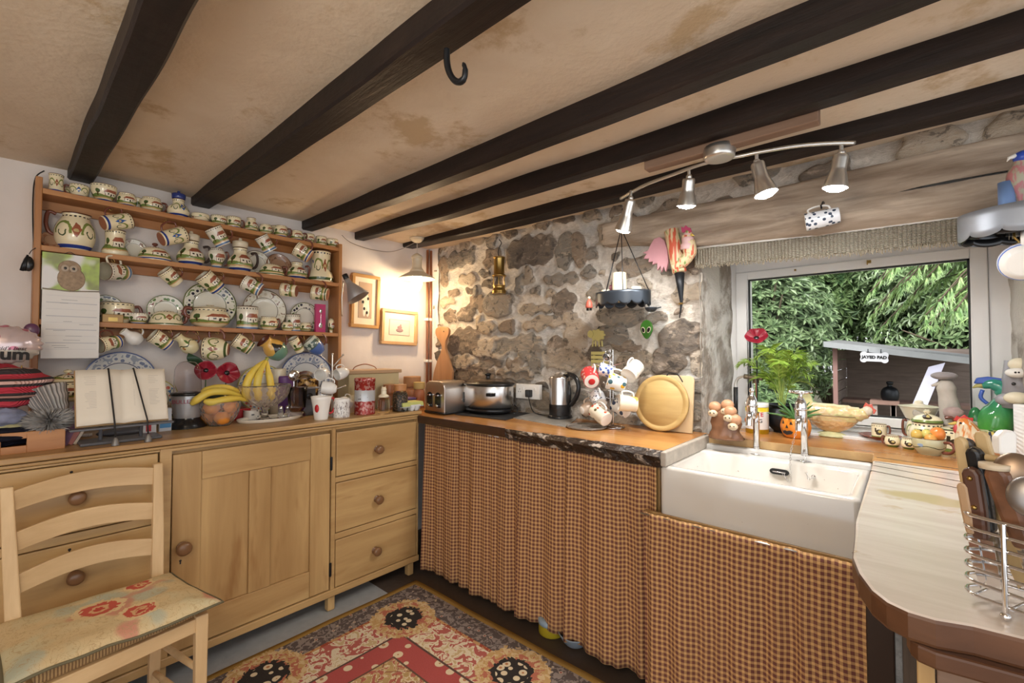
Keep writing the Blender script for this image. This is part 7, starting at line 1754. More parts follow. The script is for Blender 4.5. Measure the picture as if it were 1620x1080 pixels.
for xo in (-.142, -.062):
    b = MB(); w2 = .027
    b.prism([(xo-w2+w2+w2*math.cos(a)-0, .105+w2*math.sin(a)) for a in [PI*k/10 for k in range(11)]] + [(xo-w2, .040), (xo+w2, .040)], 0, .003, M=Mt @ frame((0, 0, .0), (1, 0, 0), (0, 0, 1), (0, -1, 0))); pn = b.build('control_panel', M['blackpl'], parent=tt, bevel=.001)
    b = MB(); b.box(xo-.016, xo+.016, -.016, -.003, .112, .118, M=Mt); b.build('lever', M['chrome'], parent=pn)
    b = MB(); b.cyl(tuple(Mt @ Vector((xo, -.003, .052))), tuple(Mt @ Vector((xo, -.014, .052))), .010); b.build('dial', M['chrome'], parent=pn)
for i in range(2):
    b = MB(); b.box(-tw+.045+i*.05, -tw+.062+i*.05, .02, td*.56, Ht-.001, Ht+.0006, M=Mt); b.build('bread_slot', M['black'], parent=tt)
# mat and slow cooker
b = MB(); pts = [wt(720, 656), wt(800, 665), wt(838, 654), wt(760, 648)]; b.prism([(p.x, p.y) for p in pts], WT, WT+.004); tag(b.build('slow_cooker_mat', M['black']), 'black rectangular mat under the slow cooker', 'mat')
sc0 = at(772, 650, y=2.00); W = size_w(91, sc0)/2; k = size_h(1, sc0); oval = lambda q: Vector((q.x, q.y*.72, q.z))
sl = thing('slow_cooker', 'oval stainless steel slow cooker with a glass lid on the worktop', 'slow cooker', (sc0.x, 2.00, WT+.0042))
b = MB(); b.lathe(spl2([(0, .006), (W*.85, .006), (W*.92, 8*k), (W*.95, 10*k)], 3), n=48, warp=oval); b.build('black_base', M['blackpl'], parent=sl)
b = MB(); b.lathe([(W*.95, 10*k), (W, 12*k), (W, 42*k), (W*.98, 44*k), (W*.9, 44*k)], n=48, warp=oval); b.build('steel_body', M['brushed'], parent=sl)
b = MB(); b.lathe(spl2([(W*.9, 43*k), (W*1.04, 44*k), (W*1.04, 47*k), (W*.92, 48*k), (W*.88, 47*k)], 2), n=48, warp=oval); b.build('pot_rim', M['blackpl'], parent=sl)
b = MB(); b.lathe(spl2([(W*.90, 47.5*k), (W*.7, 51*k), (W*.35, 53.5*k), (0, 54*k)], 3), n=48, warp=oval); ld = b.build('glass_lid', glass('lid_glass', (.85, .80, .75), .05, 1.2), parent=sl, solid=.002)
b = MB(); b.lathe(spl2([(0, 54*k), (4*k, 54*k), (3*k, 57*k), (5.5*k, 60*k), (4*k, 62*k), (0, 62.5*k)], 2), n=18); b.build('knob', M['blackpl'], parent=ld)
b = MB(); b.box(W*.62, W*.86, -W*.74, -W*.52, 29*k, 34*k); b.build('side_handle', M['blackpl'], parent=sl, bevel=.003)
b = MB(); b.box(-W*.80, -W*.55, -W*.60, -W*.50, 16*k, 32*k, M=None); cp = b.build('control_plate', M['blackpl'], parent=sl, bevel=.003)
b = MB(); b.cyl((-W*.67, -W*.60, 20*k), (-W*.67, -W*.66, 20*k), .010); b.build('dial', M['chrome'], parent=cp)
for a in (-2.2, -.9): b = MB(); b.cyl((W*.7*math.cos(a), W*.7*.72*math.sin(a), 0), (W*.7*math.cos(a), W*.7*.72*math.sin(a), .008), .010); b.build('foot', M['blackpl'], parent=sl)
# socket, plug, cable
ps = at(836, 619, y=2.13); k = size_h(1, ps)
so = thing('wall_socket', 'white double wall socket on the stone wall', 'socket', (ps.x, 2.128, ps.z))
b = MB(); b.box(-.092, .092, -.010, .02, -11.5*k, 11.5*k); b.build('face_plate', M['white'], parent=so, bevel=.003)
for dx in (-.046, .046):
    b = MB(); b.box(dx+.012, dx+.022, -.014, -.010, 2*k, 7*k); b.build('switch', M['white'], parent=so, bevel=.001)
for a_, c_ in ((-.060, 2.5), (-.068, -1.5), (-.052, -1.5)): b = MB(); b.box(a_-.0015, a_+.0015, -.0108, -.0098, c_*k, c_*k+.006); b.build('pin_hole', M['black'], parent=so)
pl = thing('black_plug', 'black plug and flex in the right half of the double socket', 'plug', (0, 0, 0)); pp_ = at(838, 622, y=2.11)
b = MB(); b.box(pp_.x-.018, pp_.x+.018, 2.085, 2.117, pp_.z-.022, pp_.z+.022); b.build('plug_body', M['blackpl'], parent=pl, bevel=.005)
b = MB(); b.tube(spl([(pp_.x, 2.10, pp_.z-.02), at(839, 640, y=2.09), at(845, 652, y=2.07), wt(862, 658)+cZ*.004, wt(890, 662)+cZ*.004], 8), .0032, n=6); b.build('flex', M['blackpl'], parent=pl)
b = MB(); b.tube(spl([at(813, 640, y=2.06), at(818, 645, y=2.08), at(818, 652, y=2.08), wt(812, 655)+cZ*.004], 6), .003, n=6); tag(b.build('cooker_flex', M['blackpl']), 'black flex curling at the right end of the slow cooker', 'cable')
b = MB(); pts = [wt(792, 658), wt(895, 676), wt(915, 660), wt(838, 651)]; b.prism([(p.x, p.y) for p in pts], WT, WT+.003)
tag(b.build('glass_chopping_board', plain('pale_glass_board', (.40, .38, .34), .08, var=.3, scale=25)), 'shiny pale glass chopping board lying flat under the kettle', 'chopping board')
# kettle
kp = wt(887, 664); kx, ky = at(886, 660, y=kp.y+.05).x, kp.y+.05; Kq = Vector((kx, ky, 1)); W = size_w(35, Kq)/2; k = size_h(1, Kq)
kt = thing('electric_kettle', 'tall stainless steel kettle with a big black handle', 'kettle', (kx, ky, WT+.003))
b = MB(); b.lathe(spl2([(0, 0), (W*1.05, 0), (W*1.08, 2*k), (W*1.0, 5*k), (0, 6*k)], 2), n=36); b.build('power_base', M['blackpl'], parent=kt)
b = MB(); b.lathe([(W*.98, 4*k), (W*.99, 8*k), (W*1.0, 22*k)], n=36); b.build('black_band', M['blackpl'], parent=kt)
b = MB(); b.lathe([(W*1.0, 22*k), (W*.95, 60*k), (W*.93, 62*k)], n=36); b.build('steel_body', M['brushed'], parent=kt)
b = MB(); b.lathe(spl2([(W*.93, 62*k), (W*.90, 65*k), (W*.5, 67*k), (0, 68*k)], 2), n=36); b.build('lid', M['chrome'], parent=kt)
b = MB(); b.tube(spl([(W*.3, .01, 66*k), (W*.9, .01, 69*k), (W*1.7, 0, 64*k), (W*2.0, 0, 50*k), (W*1.75, 0, 34*k), (W*1.2, 0, 22*k), (W*.9, 0, 20*k)], 6), [.010]*5+[.013]*26+[.009]*6, n=12); b.tube([(W*.9, 0, 58*k), (W*1.05, 0, 40*k), (W*1.0, 0, 22*k)], .010, n=10); b.build('handle', M['blackpl'], parent=kt)
b = MB(); b.prism([(-W*.85, 58*k), (-W*1.2, 62*k), (-W*.8, 46*k)], -.012, .012, M=MXZ); b.build('spout', M['brushed'], parent=kt, bevel=.003)
# trivet
tp_ = wt(930, 681); tv = Vector((at(928, 675, y=1.93).x, 1.93, 0)); W = size_w(64, Vector((tv.x, 1.93, 1)))/2
b = MB(); b.lathe(spl2([(0, .002), (W*.9, 0), (W, .008), (W*.98, .011), (W*.85, .006), (0, .006)], 2), n=40)
tag(b.build('round_tray', plain('patterned_round_tray', (.26, .23, .20), .18, .3, var=.6, scale=45), loc=(tv.x, 1.93, WT)), 'round dark patterned metal tray below the mug tree', 'tray')
# wire mug tree with mixed mugs
YT = 2.02; mc = at(968, 660, y=YT); tr_ = thing('wire_mug_tree', 'wire mug tree crowded with mixed mugs beside the round board', 'mug tree', (mc.x, YT, WT)); k = size_h(1, mc)
b = MB(); rr_ = .062
b.tube([(rr_*math.cos(2*PI*i/28), rr_*.8*math.sin(2*PI*i/28), .003) for i in range(28)], .003, n=6, closed=True); b.tube([(-rr_, 0, .003), (rr_, 0, .003)], .003, n=6); b.build('wire_base', M['chrome'], parent=tr_)
for dx in (-.008, .008): b = MB(); b.cyl((dx, 0, .003), (dx, 0, at(968, 553, y=YT).z-WT), .0028, n=8); b.build('upright_wire', M['chrome'], parent=tr_)
for (u, v, z_) in [(940, 575, .22), (998, 570, .22), (972, 585, .20), (955, 605, .12), (992, 610, .12), (930, 620, .13), (985, 625, .10), (958, 640, .08)]:
    e = at(u, v, y=YT-.03) - Vector((mc.x, YT, WT)); zz_ = max(e.z-.01, .04); b = MB(); b.tube(spl([(0, 0, zz_-.02), (e.x*.6, e.y*.6, e.z-.012), tuple(e)], 4), .0025, n=6); b.ball(tuple(e), .0045, 8, 6); b.build('arm', M['chrome'], parent=tr_)
def dots(name, base, spot, sc_=45, th=.28, spot2=None):
    th *= 1.45
    t = NT(name); c = t.mix(t.lt(t.voro(t.coord(), sc_), th), base, spot)
    if spot2: c = t.mix(t.lt(t.voro(t.mapping(t.coord(), loc=(1, 0, 0)), sc_*.8), th*.8), c, spot2)
    t.set(Base_Color=c, Roughness=.2); return t.m
W9 = (.76, .75, .72)
YM_ = YT-.055
mm = lambda u, v, y=YM_: at(u, v, y=y)
RED = (lambda t: (t.set(Base_Color=t.mix(t.gt(t.noise(t.coord(), 50, 2), .60), (.62, .05, .05), (.75, .6, .55)), Roughness=.25), t.m)[1])(NT('red_patterned'))
hung(mm(934, 597), 0.089, 0.090, (-.55, .65, .35), 'red patterned mug at the left of the wire mug tree, base outward', 'mug', RED, up=(.4, 0, 1))
q = mm(934, 597) + Vector((.55, -.65, -.35)).normalized()*.049
b = MB(); b.ball((0, 0, 0), (.017, .017, .002), 14, 6, M=Matrix.Translation(q) @ Vector((.55, -.65, -.35)).to_track_quat('Z', 'Y').to_matrix().to_4x4()); tag(b.build('red_base_mark', M['red']), 'round red mark on the underside of the red mug', 'mark')
hung(mm(962, 562, YT), 0.041, 0.046, (0, -.7, -.3), 'small steel measuring cup at the top of the wire mug tree', 'straight', M['chrome'], hm=M['chrome'], inner=M['chrome'], name='measuring_cup', cat='cup')
hung(mm(960, 586, YT), 0.068, 0.077, (-.7, -.3, .2), 'blue and white mug behind the red mug on the wire mug tree', 'mug', dots('blue_white', W9, (.05, .10, .35), 60), hw=.5)
hung(mm(975, 605, YM_-.01), 0.084, 0.088, (-.75, -.45, .25), 'white mug painted with sunflowers on the wire mug tree', 'mug', dots('sunflowers', W9, (.62, .35, .02), 34, .26, (.04, .10, .12)))
hung(mm(1001, 586, YT-.02), 0.078, 0.088, (.1, .8, .5), 'plain white mug hanging base-forward at the right of the wire mug tree', 'straight', dots('faint_flowers', W9, (.45, .60, .40), 60, .15))
hung(mm(947, 633, YT-.02), 0.080, 0.086, (-.5, .5, .3), 'white mug with black blotches low on the wire mug tree', 'mug', SPOT)
hung(mm(930, 647, YT-.03), 0.075, 0.077, (.3, .85, .1), 'pale brown stoneware mug at the lower left of the wire mug tree', 'cup', plain('buff_stoneware', (.52, .40, .30), .3), hm=plain('buff_handle', (.52, .40, .30), .3))
hung(mm(950, 656, YM_-.03), 0.080, 0.094, (-.75, .25, .35), 'cream mug with red berries lying lowest on the wire mug tree', 'mug', dots('berries', (.74, .68, .55), (.50, .08, .04), 38, .2, (.12, .10, .05)))
hung(mm(993, 638, YM_-.01), 0.078, 0.086, (-.75, -.55, .1), 'yellow and white mug with an open end facing out on the wire mug tree', 'mug', dots('yellow_mug', (.62, .42, .10), (.75, .70, .55), 20, .5))
hung(mm(982, 646, YT), 0.071, 0.083, (-.6, .1, .25), 'white mug with blue-black dots behind the yellow mug', 'mug', dots('dark_dots', W9, (.05, .07, .12), 40, .3))
# boards
rb = at(1049, 634, y=2.10); Rr = size_w(92, rb)/2; k = size_h(1, rb); lean = .12
CB = woodmat('board_wood', (.40, .25, .08), (.60, .42, .17), 'X', 2, .5, None, .04, 7)
zr_ = WT+Rr*math.cos(lean)+.003; Mr = frame((rb.x, 2.075, zr_), (1, 0, 0), (0, math.sin(lean), math.cos(lean)), (0, -math.cos(lean), math.sin(lean)))
ro = thing('round_board', 'round wooden bread board with a ring groove leaning on the stone wall', 'board', M=Mr)
b = MB(); b.lathe([(0, -.009), (Rr*.97, -.009), (Rr, -.006), (Rr, .006), (Rr*.97, .009), (Rr*.84, .009), (Rr*.82, .006), (Rr*.80, .009), (0, .009)], n=64); b.build('board', CB, parent=ro)
b = MB()
for a in (1.25, 1.85): pass
b.tube(spl([(Rr*.18, Rr*.98, 0), (Rr*.25, Rr*1.08, -.004), (Rr*.55, Rr*1.04, -.004), (Rr*.72, Rr*.78, -.012)], 5), .003, n=6); b.build('wire_handle', M['iron'], parent=ro)
x0, x1 = at(1040, 680, y=2.10).x, at(1095, 680, y=2.10).x; zt_ = at(1090, 594, y=2.12).z
hh_ = (zt_-WT); ob = [(x0, 0), (x1, 0), (x1, hh_-.02), (x1-.006, hh_-.006), (x1-.02, hh_), (x0, hh_)]
b = MB(); Mq = frame((0, 2.102, WT+.0005), (1, 0, 0), (0, .14, .99), (0, -.99, .14)); b.prism([(x, z) for x, z in ob], -.008, .008, M=Mq)
tag(b.build('rectangular_board', woodmat('pale_board_wood', (.60, .42, .22), (.74, .58, .36), 'Z', 1, .5, None, .04, 4), bevel=.003), 'pale rectangular chopping board behind the round bread board', 'board')

# ============================================================ ON THE SILL BY THE WINDOW
def sill(u, v, back=0): 
    p = at(u, v, z=WT); y = p.y+back; return Vector((at(u, v, y=y).x, y, WT))
# egg monkeys
p = sill(1148, 697, .045); k = size_h(1, p)
mo = thing('egg_holder', 'brown figure group with moulded faces holding four eggs beside the sink', 'ornament', tuple(p))
BR = plain('brown_glaze_group', (.20, .095, .05), .25, var=.45, scale=30)
b = MB(); b.lathe(spl2([(0, 0), (25*k, 0), (25*k, 5*k), (21*k, 15*k), (22*k, 30*k), (15*k, 44*k), (0, 48*k)], 3), n=36, warp=lambda q: Vector((q.x*(1+.14*noise.noise(q*38)), q.y*.65*(1+.14*noise.noise(q*33+Vector((5, 0, 0)))), q.z))); b.build('rock_body', BR, parent=mo)
EG = plain('brown_eggshell', (.55, .29, .16), .4); FACE = plain('moulded_face', (.62, .48, .32), .35, var=.25, scale=60)
for i, (dx, dy, dz) in enumerate([(-14, -5, 50), (4, -2, 54), (10, -9, 45), (17, -11, 33)]):
    b = MB(); b.ball((dx*k, dy*k, dz*k), (9.5*k, 8*k, 8.5*k), 20, 14)
    tag(b.build('brown_egg', EG, loc=tuple(p)), ['leftmost brown egg', 'topmost brown egg', 'brown egg right of centre', 'lowest right brown egg'][i]+' in the brown figure group', 'egg', 'eggs in the figure group')
    b = MB(); b.ball(((dx-1)*k, (dy-7)*k, (dz-10)*k), (7.5*k, 5*k, 5.5*k), 16, 12, warp=lambda q: q*(1+.12*noise.noise(q*90))); fc_ = b.build('face', FACE, parent=mo)
    for s_ in (-1, 1): b = MB(); b.ball(((dx-1+s_*2.6)*k, (dy-11.6)*k, (dz-9)*k), 1.0*k, 8, 6); b.build('eye', M['blackpl'], parent=fc_)
# yeast tin
p = sill(1198, 686, .04); k = size_h(1, p); W = size_w(37, p)/2
yt = thing('food_tin', 'yellow and white tin with red lettering and a white lid behind the left tap', 'tin', tuple(p))
b = MB(); b.lathe([(0, 0), (W, 0), (W, 42*k), (0, 42*k)], n=36); b.build('tin_body', plain('tin_yellow', (.62, .46, .02), .3), parent=yt)
b = MB(); b.lathe([(W*1.005, 7*k), (W*1.006, 7.1*k), (W*1.006, 34*k), (W*1.005, 34.1*k)], n=36); lb = b.build('paper_label', M['paper'], parent=yt)
b = MB(); b.lathe([(W*1.02, 41*k), (W*1.03, 42*k), (W*1.03, 46*k), (W, 47.5*k), (0, 47.5*k)], n=36); b.build('lid', M['white'], parent=yt)
an = -PI/2-.15
for txt, a, z_, s_, mt in (('TE', an+.62, 30, 9*k, M['red']), ('G', an+.66, 20, 8*k, M['black'])):
    text_mesh('lettering', txt, mt, lb, frame((W*1.012*math.cos(a), W*1.012*math.sin(a), z_*k), (-math.sin(a), math.cos(a), 0), (0, 0, 1), (math.cos(a), math.sin(a), 0)), s_, .0004, bold=.0004)
b = MB(); b.ball((W*1.0*math.cos(an-.5), W*1.0*math.sin(an-.5), 20*k), (5*k, 3*k, 5*k), 14, 10); b.build('printed_loaf', plain('print_orange', (.55, .15, .03), .4), parent=lb)
# cauldron with palm
p = sill(1238, 686, .05); k = size_h(1, p)
pm = thing('potted_palm', 'bright green palm in a round black cauldron pot on the sill', 'plant', tuple(p))
b = MB(); b.lathe(spl2([(0, 0), (12*k, 0), (13*k, 3*k), (21*k, 12*k), (24*k, 25*k), (20*k, 36*k), (19*k, 39*k), (23*k, 43*k), (22*k, 44*k), (18*k, 40*k), (0, 38*k)], 3), n=36); b.build('cauldron_pot', M['iron'], parent=pm)
PG = (lambda t: (t.set(Base_Color=t.mix(t.noise(t.coord(), 12, 2), (.10, .22, .025), (.34, .48, .06)), Roughness=.45, Subsurface_Weight=.0, Transmission_Weight=0), t.m)[1])(NT('palm_green'))
b = MB(); rp = random.Random(12); st = MB()
for i in range(24):
    a = rp.uniform(0, 2*PI); ln = rp.uniform(.10, .28); sp = rp.uniform(.04, .16); z0 = 40*k
    P0 = Vector((rp.uniform(-.01, .01), rp.uniform(-.01, .01), z0-.01)); P1 = P0+Vector((math.cos(a)*sp*.3, math.sin(a)*sp*.3, ln*.6)); P2 = P0+Vector((math.cos(a)*sp, math.sin(a)*sp*.7, ln)); P3 = P2+Vector((math.cos(a)*.05, math.sin(a)*.03, -.012))
    C = spl([P0, P1, P2, P3], 7); st.tube(C, .0013, n=5)
    for j in range(7, len(C)-1):
        d = (C[j+1]-C[j-1]).normalized(); s_ = d.cross(Vector((rp.uniform(-.3, .3), rp.uniform(-.3, .3), 1))).normalized(); f_ = (j-7)/(len(C)-8); L_ = .058*math.sin(.5+2.3*f_)+.012
        for sg in (-1, 1):
            t0 = C[j]; t1 = t0+(s_*sg*.85+d*.55+Vector((0, 0, .05)))*L_; tm = t0.lerp(t1, .45)+Vector((0, 0, .004)); n_ = d*.0062
            b.add([t0-n_*.4, t0+n_*.4, tm+n_, tm-n_, t1-cZ*.006], [(0, 1, 2, 3), (3, 2, 4)])
b.build('fronds', PG, parent=pm)['kind'] = 'stuff'; st.build('stems', plain('palm_stem', (.35, .45, .10), .5), parent=pm)
# pumpkin pot with succulent
p = sill(1259, 694, .035); k = size_h(1.18, p)
pk = thing('pumpkin_planter', 'orange jack-o-lantern pot with a spiky succulent behind the right tap', 'plant', tuple(p))
b = MB(); b.lathe(spl2([(0, 0), (11*k, 0), (15.5*k, 6*k), (17.5*k, 15*k), (15.5*k, 24*k), (13.5*k, 26*k), (12.5*k, 24*k), (0, 22*k)], 4), n=48, warp=lambda q: Vector((q.x, q.y, q.z)) * 1.0 if q.length == 0 else Vector((q.x*(1+.035*math.cos(8*math.atan2(q.y, q.x))), q.y*(1+.035*math.cos(8*math.atan2(q.y, q.x))), q.z))); pt = b.build('pumpkin_pot', plain('pumpkin_orange', (.72, .24, .03), .25), parent=pk)
def onface(a, z_, r): return Vector((r*math.cos(a), r*math.sin(a), z_))
fa = -PI/2-.45; Rf = 17.8*k
for nm, pts in (('carved_eye', [(-.42, 19), (-.20, 19), (-.31, 23.5)]), ('carved_eye', [(.20, 19), (.42, 19), (.31, 23.5)]), ('carved_nose', [(-.10, 14), (.10, 14), (0, 18)]), ('carved_mouth', [(-.55, 13), (-.35, 10.5), (-.2, 9.5), (-.15, 10.8), (0, 9.4), (.15, 10.8), (.2, 9.5), (.35, 10.5), (.55, 13), (.35, 6.5), (0, 4.8), (-.35, 6.5)])):
    b = MB(); n_ = len(pts); vs = [onface(fa+a_, z_*k, Rf*(.955 if z_ > 8 else .93)+.0012) for a_, z_ in pts]; c_ = sum(vs, Vector())/n_; c_ = c_*(1.0); cc = Vector((c_.x, c_.y, 0)).normalized()*(Rf*.985); c_ = Vector((cc.x, cc.y, c_.z))
    b.add(vs+[c_], [(i, (i+1) % n_, n_) for i in range(n_)]); b.build(nm, M['black'], parent=pt, solid=.002)
b = MB(); rp = random.Random(8)
for i in range(26):
    a = rp.uniform(0, 2*PI); el = rp.uniform(.15, 1.3); L_ = rp.uniform(.07, .12); d = Vector((math.cos(a)*math.cos(el), math.sin(a)*math.cos(el), math.sin(el))); P0 = Vector((0, 0, 22*k)); 
    C = [P0, P0+d*L_*.5+Vector((0, 0, .008)), P0+d*L_]; C = spl(C, 4); b.tube(C, [.004, .0055, .006, .006, .0055, .0048, .0038, .0025, .0006], n=6)
b.build('succulent_leaves', plain('succulent_green', (.07, .17, .045), .35, var=.4), parent=pk)['kind'] = 'stuff'
# hen dish
p = sill(1316, 693, .05); k = size_h(1, p); 
hn = thing('ceramic_hen', 'large yellow-green ceramic hen dish with a red comb on the sill', 'ornament', tuple(p))
t = NT('hen_glaze'); co = t.coord(); n = t.noise(t.mapping(co, (1, 1, 2)), 22, 3, .6, 1); z_ = t.sep(co)[2]; c = t.mix(t.smooth(n, .35, .65), (.66, .62, .30), (.74, .50, .26)); c = t.mix(t.lt(z_, 26*k), c, (.70, .44, .20)); t.set(Base_Color=t.mix(t.smooth(n, .55, .7), c, (.76, .72, .52)), Roughness=.15, Coat_Weight=.4); t.bump(t.voro(t.mapping(co, (1, 1, 1)), 55), .5, .006); HG = t.m
b = MB(); b.lathe(spl2([(0, 0), (20*k, 0), (21*k, 3*k), (13*k, 7*k), (9*k, 9*k)], 3), n=32, warp=lambda q: Vector((q.x*(1+.12*noise.noise(q*60)), q.y*.6, q.z))); b.build('leafy_foot', plain('hen_foot', (.56, .55, .30), .2, var=.3, scale=50), parent=hn)
b = MB(); b.lathe(spl2([(0, 7*k), (10*k, 8*k), (22*k, 14*k), (32*k, 24*k), (37*k, 34*k)], 4), n=40, warp=lambda q: Vector((q.x, q.y*.5, q.z))); b.build('bowl_half', HG, parent=hn)
b = MB(); b.tube([(37*k*math.cos(2*PI*i/40), 18.5*k*math.sin(2*PI*i/40), 34*k) for i in range(40)], .0016, n=6, closed=True); b.build('seam_line', plain('seam', (.25, .15, .08), .4), parent=hn)
b = MB(); b.tube(spl([(-40*k, 0, 46*k), (-31*k, 0, 40*k), (-16*k, 0, 38*k), (4*k, 0, 38*k), (22*k, 0, 38*k), (36*k, 0, 38*k), (44*k, 0, 41*k)], 5), [.004+0*k]+[9*k+i*.9*k for i in range(5)]+[14*k]*10+[13*k]*5+[11*k]*5+[8.5*k]*4+[6.5*k], n=18); b.build('lid_back', HG, parent=hn)
b = MB(); b.prism([(-44*k, 50*k), (-46*k, 60*k), (-40*k, 68*k), (-33*k, 69*k), (-27*k, 63*k), (-24*k, 52*k), (-28*k, 44*k), (-38*k, 42*k)], -.006, .006, M=MXZ); b.build('tail', plain('hen_tail', (.62, .58, .28), .2, var=.25, scale=40), parent=hn, bevel=.004)
b = MB(); b.ball((45*k, 0, 44*k), (7*k, 6*k, 7.5*k), 16, 12); hd = b.build('head', plain('hen_head', (.74, .66, .52), .2), parent=hn)
b = MB(); b.prism([(40*k, 50*k), (43*k, 57*k), (47*k, 54*k), (51*k, 55*k), (52*k, 49*k), (56*k, 46*k), (53*k, 40*k), (48*k, 42*k)], -.004, .004, M=MXZ); b.build('comb', plain('hen_comb', (.60, .10, .06), .25), parent=hd, bevel=.002)
b = MB(); b.tube([(48*k, 0, 40*k), (44*k, 0, 34*k)], [.004, .006], n=8); b.build('wattle', bpy.data.materials['hen_comb'], parent=hd)
# saucer and cup
p = sill(1392, 700, .055); k = size_h(1, p); kw = size_w(1, p)
b = MB(); b.lathe(spl2([(0, 0), (18*kw, 0), (20*kw, 2*k), (33*kw, 8*k), (33.5*kw, 9*k), (20*kw, 4*k), (0, 4*k)], 3), n=40); so_ = thing('saucer', 'dark red backed saucer under the cockerel cup on the sill', 'saucer', tuple(p)); b.build('saucer_body', [plain('redbrown_slip', (.25, .07, .04), .2)], parent=so_)
pot('pottery_cup', 'cream cup with a black cockerel standing on the saucer on the sill', 'cup', 25*kw, 23*k, 'straight', 'ck', loc=(p.x-.002, p.y, WT+4.2*k), rotz=-PI/2, hm=M['brownhandle'], hw=.42)
for u, v, lab, sd in ((1412, 708, 'left of the two tiny dark-patterned jugs on the sill', -1), (1438, 712, 'right of the two tiny dark-patterned jugs on the sill', 1)):
    p = sill(u, v, .03); k = size_h(1, p); pot('pottery_jug', lab, 'jug', size_w(26, p), 18*k, 'round', 'ck', loc=tuple(p), rotz=-PI/2, side=sd, hw=.3, group='tiny jugs on the sill')
# tall lidded jug and teapot
p = sill(1455, 704, .10); k = size_h(1, p); 
pot('coffee_pot', 'tall cream and blue coffee pot behind the teapot, touching the window', 'coffee pot', size_w(44, p), 38*k, 'round', 'fb', loc=tuple(p), rotz=-PI/2, side=-1, hw=.25)
b = MB(); b.lathe(spl2([(16*k, 36*k), (18*k, 40*k), (24*k, 54*k), (25*k, 56*k), (12*k, 58*k), (6*k, 60*k), (5*k, 64*k), (0, 66*k)], 3), n=36); tag(b.build('flared_pot_lid', M['cream'], loc=(p.x, p.y, WT)), 'wide flared top of the tall coffee pot', 'lid')
p = sill(1468, 712, .075); k = size_h(1, p)
tp2 = pot('teapot', 'cream teapot with a blue-dashed lid and brown handle behind the tomato bowl', 'teapot', size_w(62, p), 40*k, 'round', 'ck', loc=tuple(p), rotz=-PI/2, side=1, hw=.45, lid=.05, hz=(.35, 1.2))
# bowl with tomatoes
p = sill(1470, 722, .05); k = size_h(1, p); kw = size_w(1, p)
bo = pot('handled_bowl', 'low green and blue bowl with a brown loop handle holding four tomatoes', 'bowl', 56*kw, 26*k, 'lowbowl', pottery('landscape_bowl', 'scroll', None, (.50, .48, .30), ground=(.25, .35, .5), accent=(.75, .65, .5)), loc=tuple(p), rotz=-PI/2-.55, side=1, hw=.62)
for i, (dx, dz, r, c_, lab) in enumerate([(-19, 29, 10.5, (.62, .42, .10), 'yellowish tomato at the left of the bowl'), (-3, 31, 9.5, (.58, .50, .14), 'greenish tomato in the middle of the bowl'), (14, 33, 13, (.74, .24, .05), 'large orange-red tomato at the right of the bowl'), (3, 24, 11, (.70, .34, .08), 'orange tomato at the front of the bowl')]):
    o = thing('tomato', lab, 'tomato', (p.x+dx*kw, p.y-.01*(i == 3)*1.5, WT+dz*k), group='tomatoes in the bowl'); b = MB(); b.ball((0, 0, 0), (r*kw, r*kw, r*.86*k), 22, 14); b.build('skin', plain('tomato_%d' % i, c_, .2), parent=o)
    b = MB()
    for q in range(5): b.tube([(0, 0, r*.84*k), (r*.35*k*math.cos(q*1.257), r*.35*k*math.sin(q*1.257), r*.84*k)], [.0015, .0006], n=5)
    b.build('calyx', plain('calyx_green', (.12, .22, .05), .5) if 'calyx_green' not in bpy.data.materials else bpy.data.materials['calyx_green'], parent=o)
# stone goose
def gz(v, y): return at(1500, v, y=y).z
YG_ = 2.47; p = Vector((at(1505, 690, y=YG_).x, YG_, WT)); k = (at(1500, 588, y=YG_).z-WT)/109; ST_ = plain('weathered_stone', (.46, .42, .37), .75, var=.3, scale=25)
gs = thing('stone_goose', 'tall pale stone goose figure with a bonnet in front of the window', 'ornament', tuple(p))
b = MB(); b.tube(spl([(6*k, 0, 1*k), (6*k, 0, 14*k), (4*k, 0, 34*k), (0, 0, 52*k), (-3*k, 0, 72*k), (-4*k, 0, 88*k), (-3*k, 0, 98*k)], 5), [20*k]*6+[20*k, 20*k, 19*k, 18*k, 17*k]+[16*k, 15*k, 14*k, 13*k, 12.5*k]+[12*k, 11.5*k, 11*k, 10.5*k, 10*k]+[10*k, 10*k, 10.5*k, 11*k, 10*k]+[9*k, 8*k, 7*k, 5*k, 3*k], n=24); b.build('body', ST_, parent=gs)
b = MB(); b.tube([(-10*k, 0, 92*k), (-20*k, 0, 88*k)], [4*k, 1.5*k], n=10); b.build('beak', ST_, parent=gs)
b = MB(); b.ball((-6*k, 0, 103*k), (15*k, 13*k, 6*k), 18, 10); b.build('bonnet', plain('darker_stone', (.30, .27, .27), .8, var=.3, scale=30), parent=gs)
b = MB(); b.prism([(-16*k, 40*k), (-40*k, 52*k), (-42*k, 46*k), (-36*k, 34*k), (-18*k, 24*k)], -.012, .012, M=MXZ); b.build('left_wing', ST_, parent=gs, bevel=.006)
b = MB(); b.ball((2*k, -17*k, 52*k), (11*k, 6*k, 8*k), 16, 10, warp=lambda q: q*(1+.25*noise.noise(q*70))); b.build('flower_posy', plain('posy_stone', (.38, .28, .26), .8, var=.5, scale=60), parent=gs)
b = MB(); b.tube(spl([(22*k, -8*k, 48*k), (26*k, -12*k, 38*k), (16*k, -18*k, 36*k)], 5), [6*k]*11, n=10); b.build('folded_wing', ST_, parent=gs)
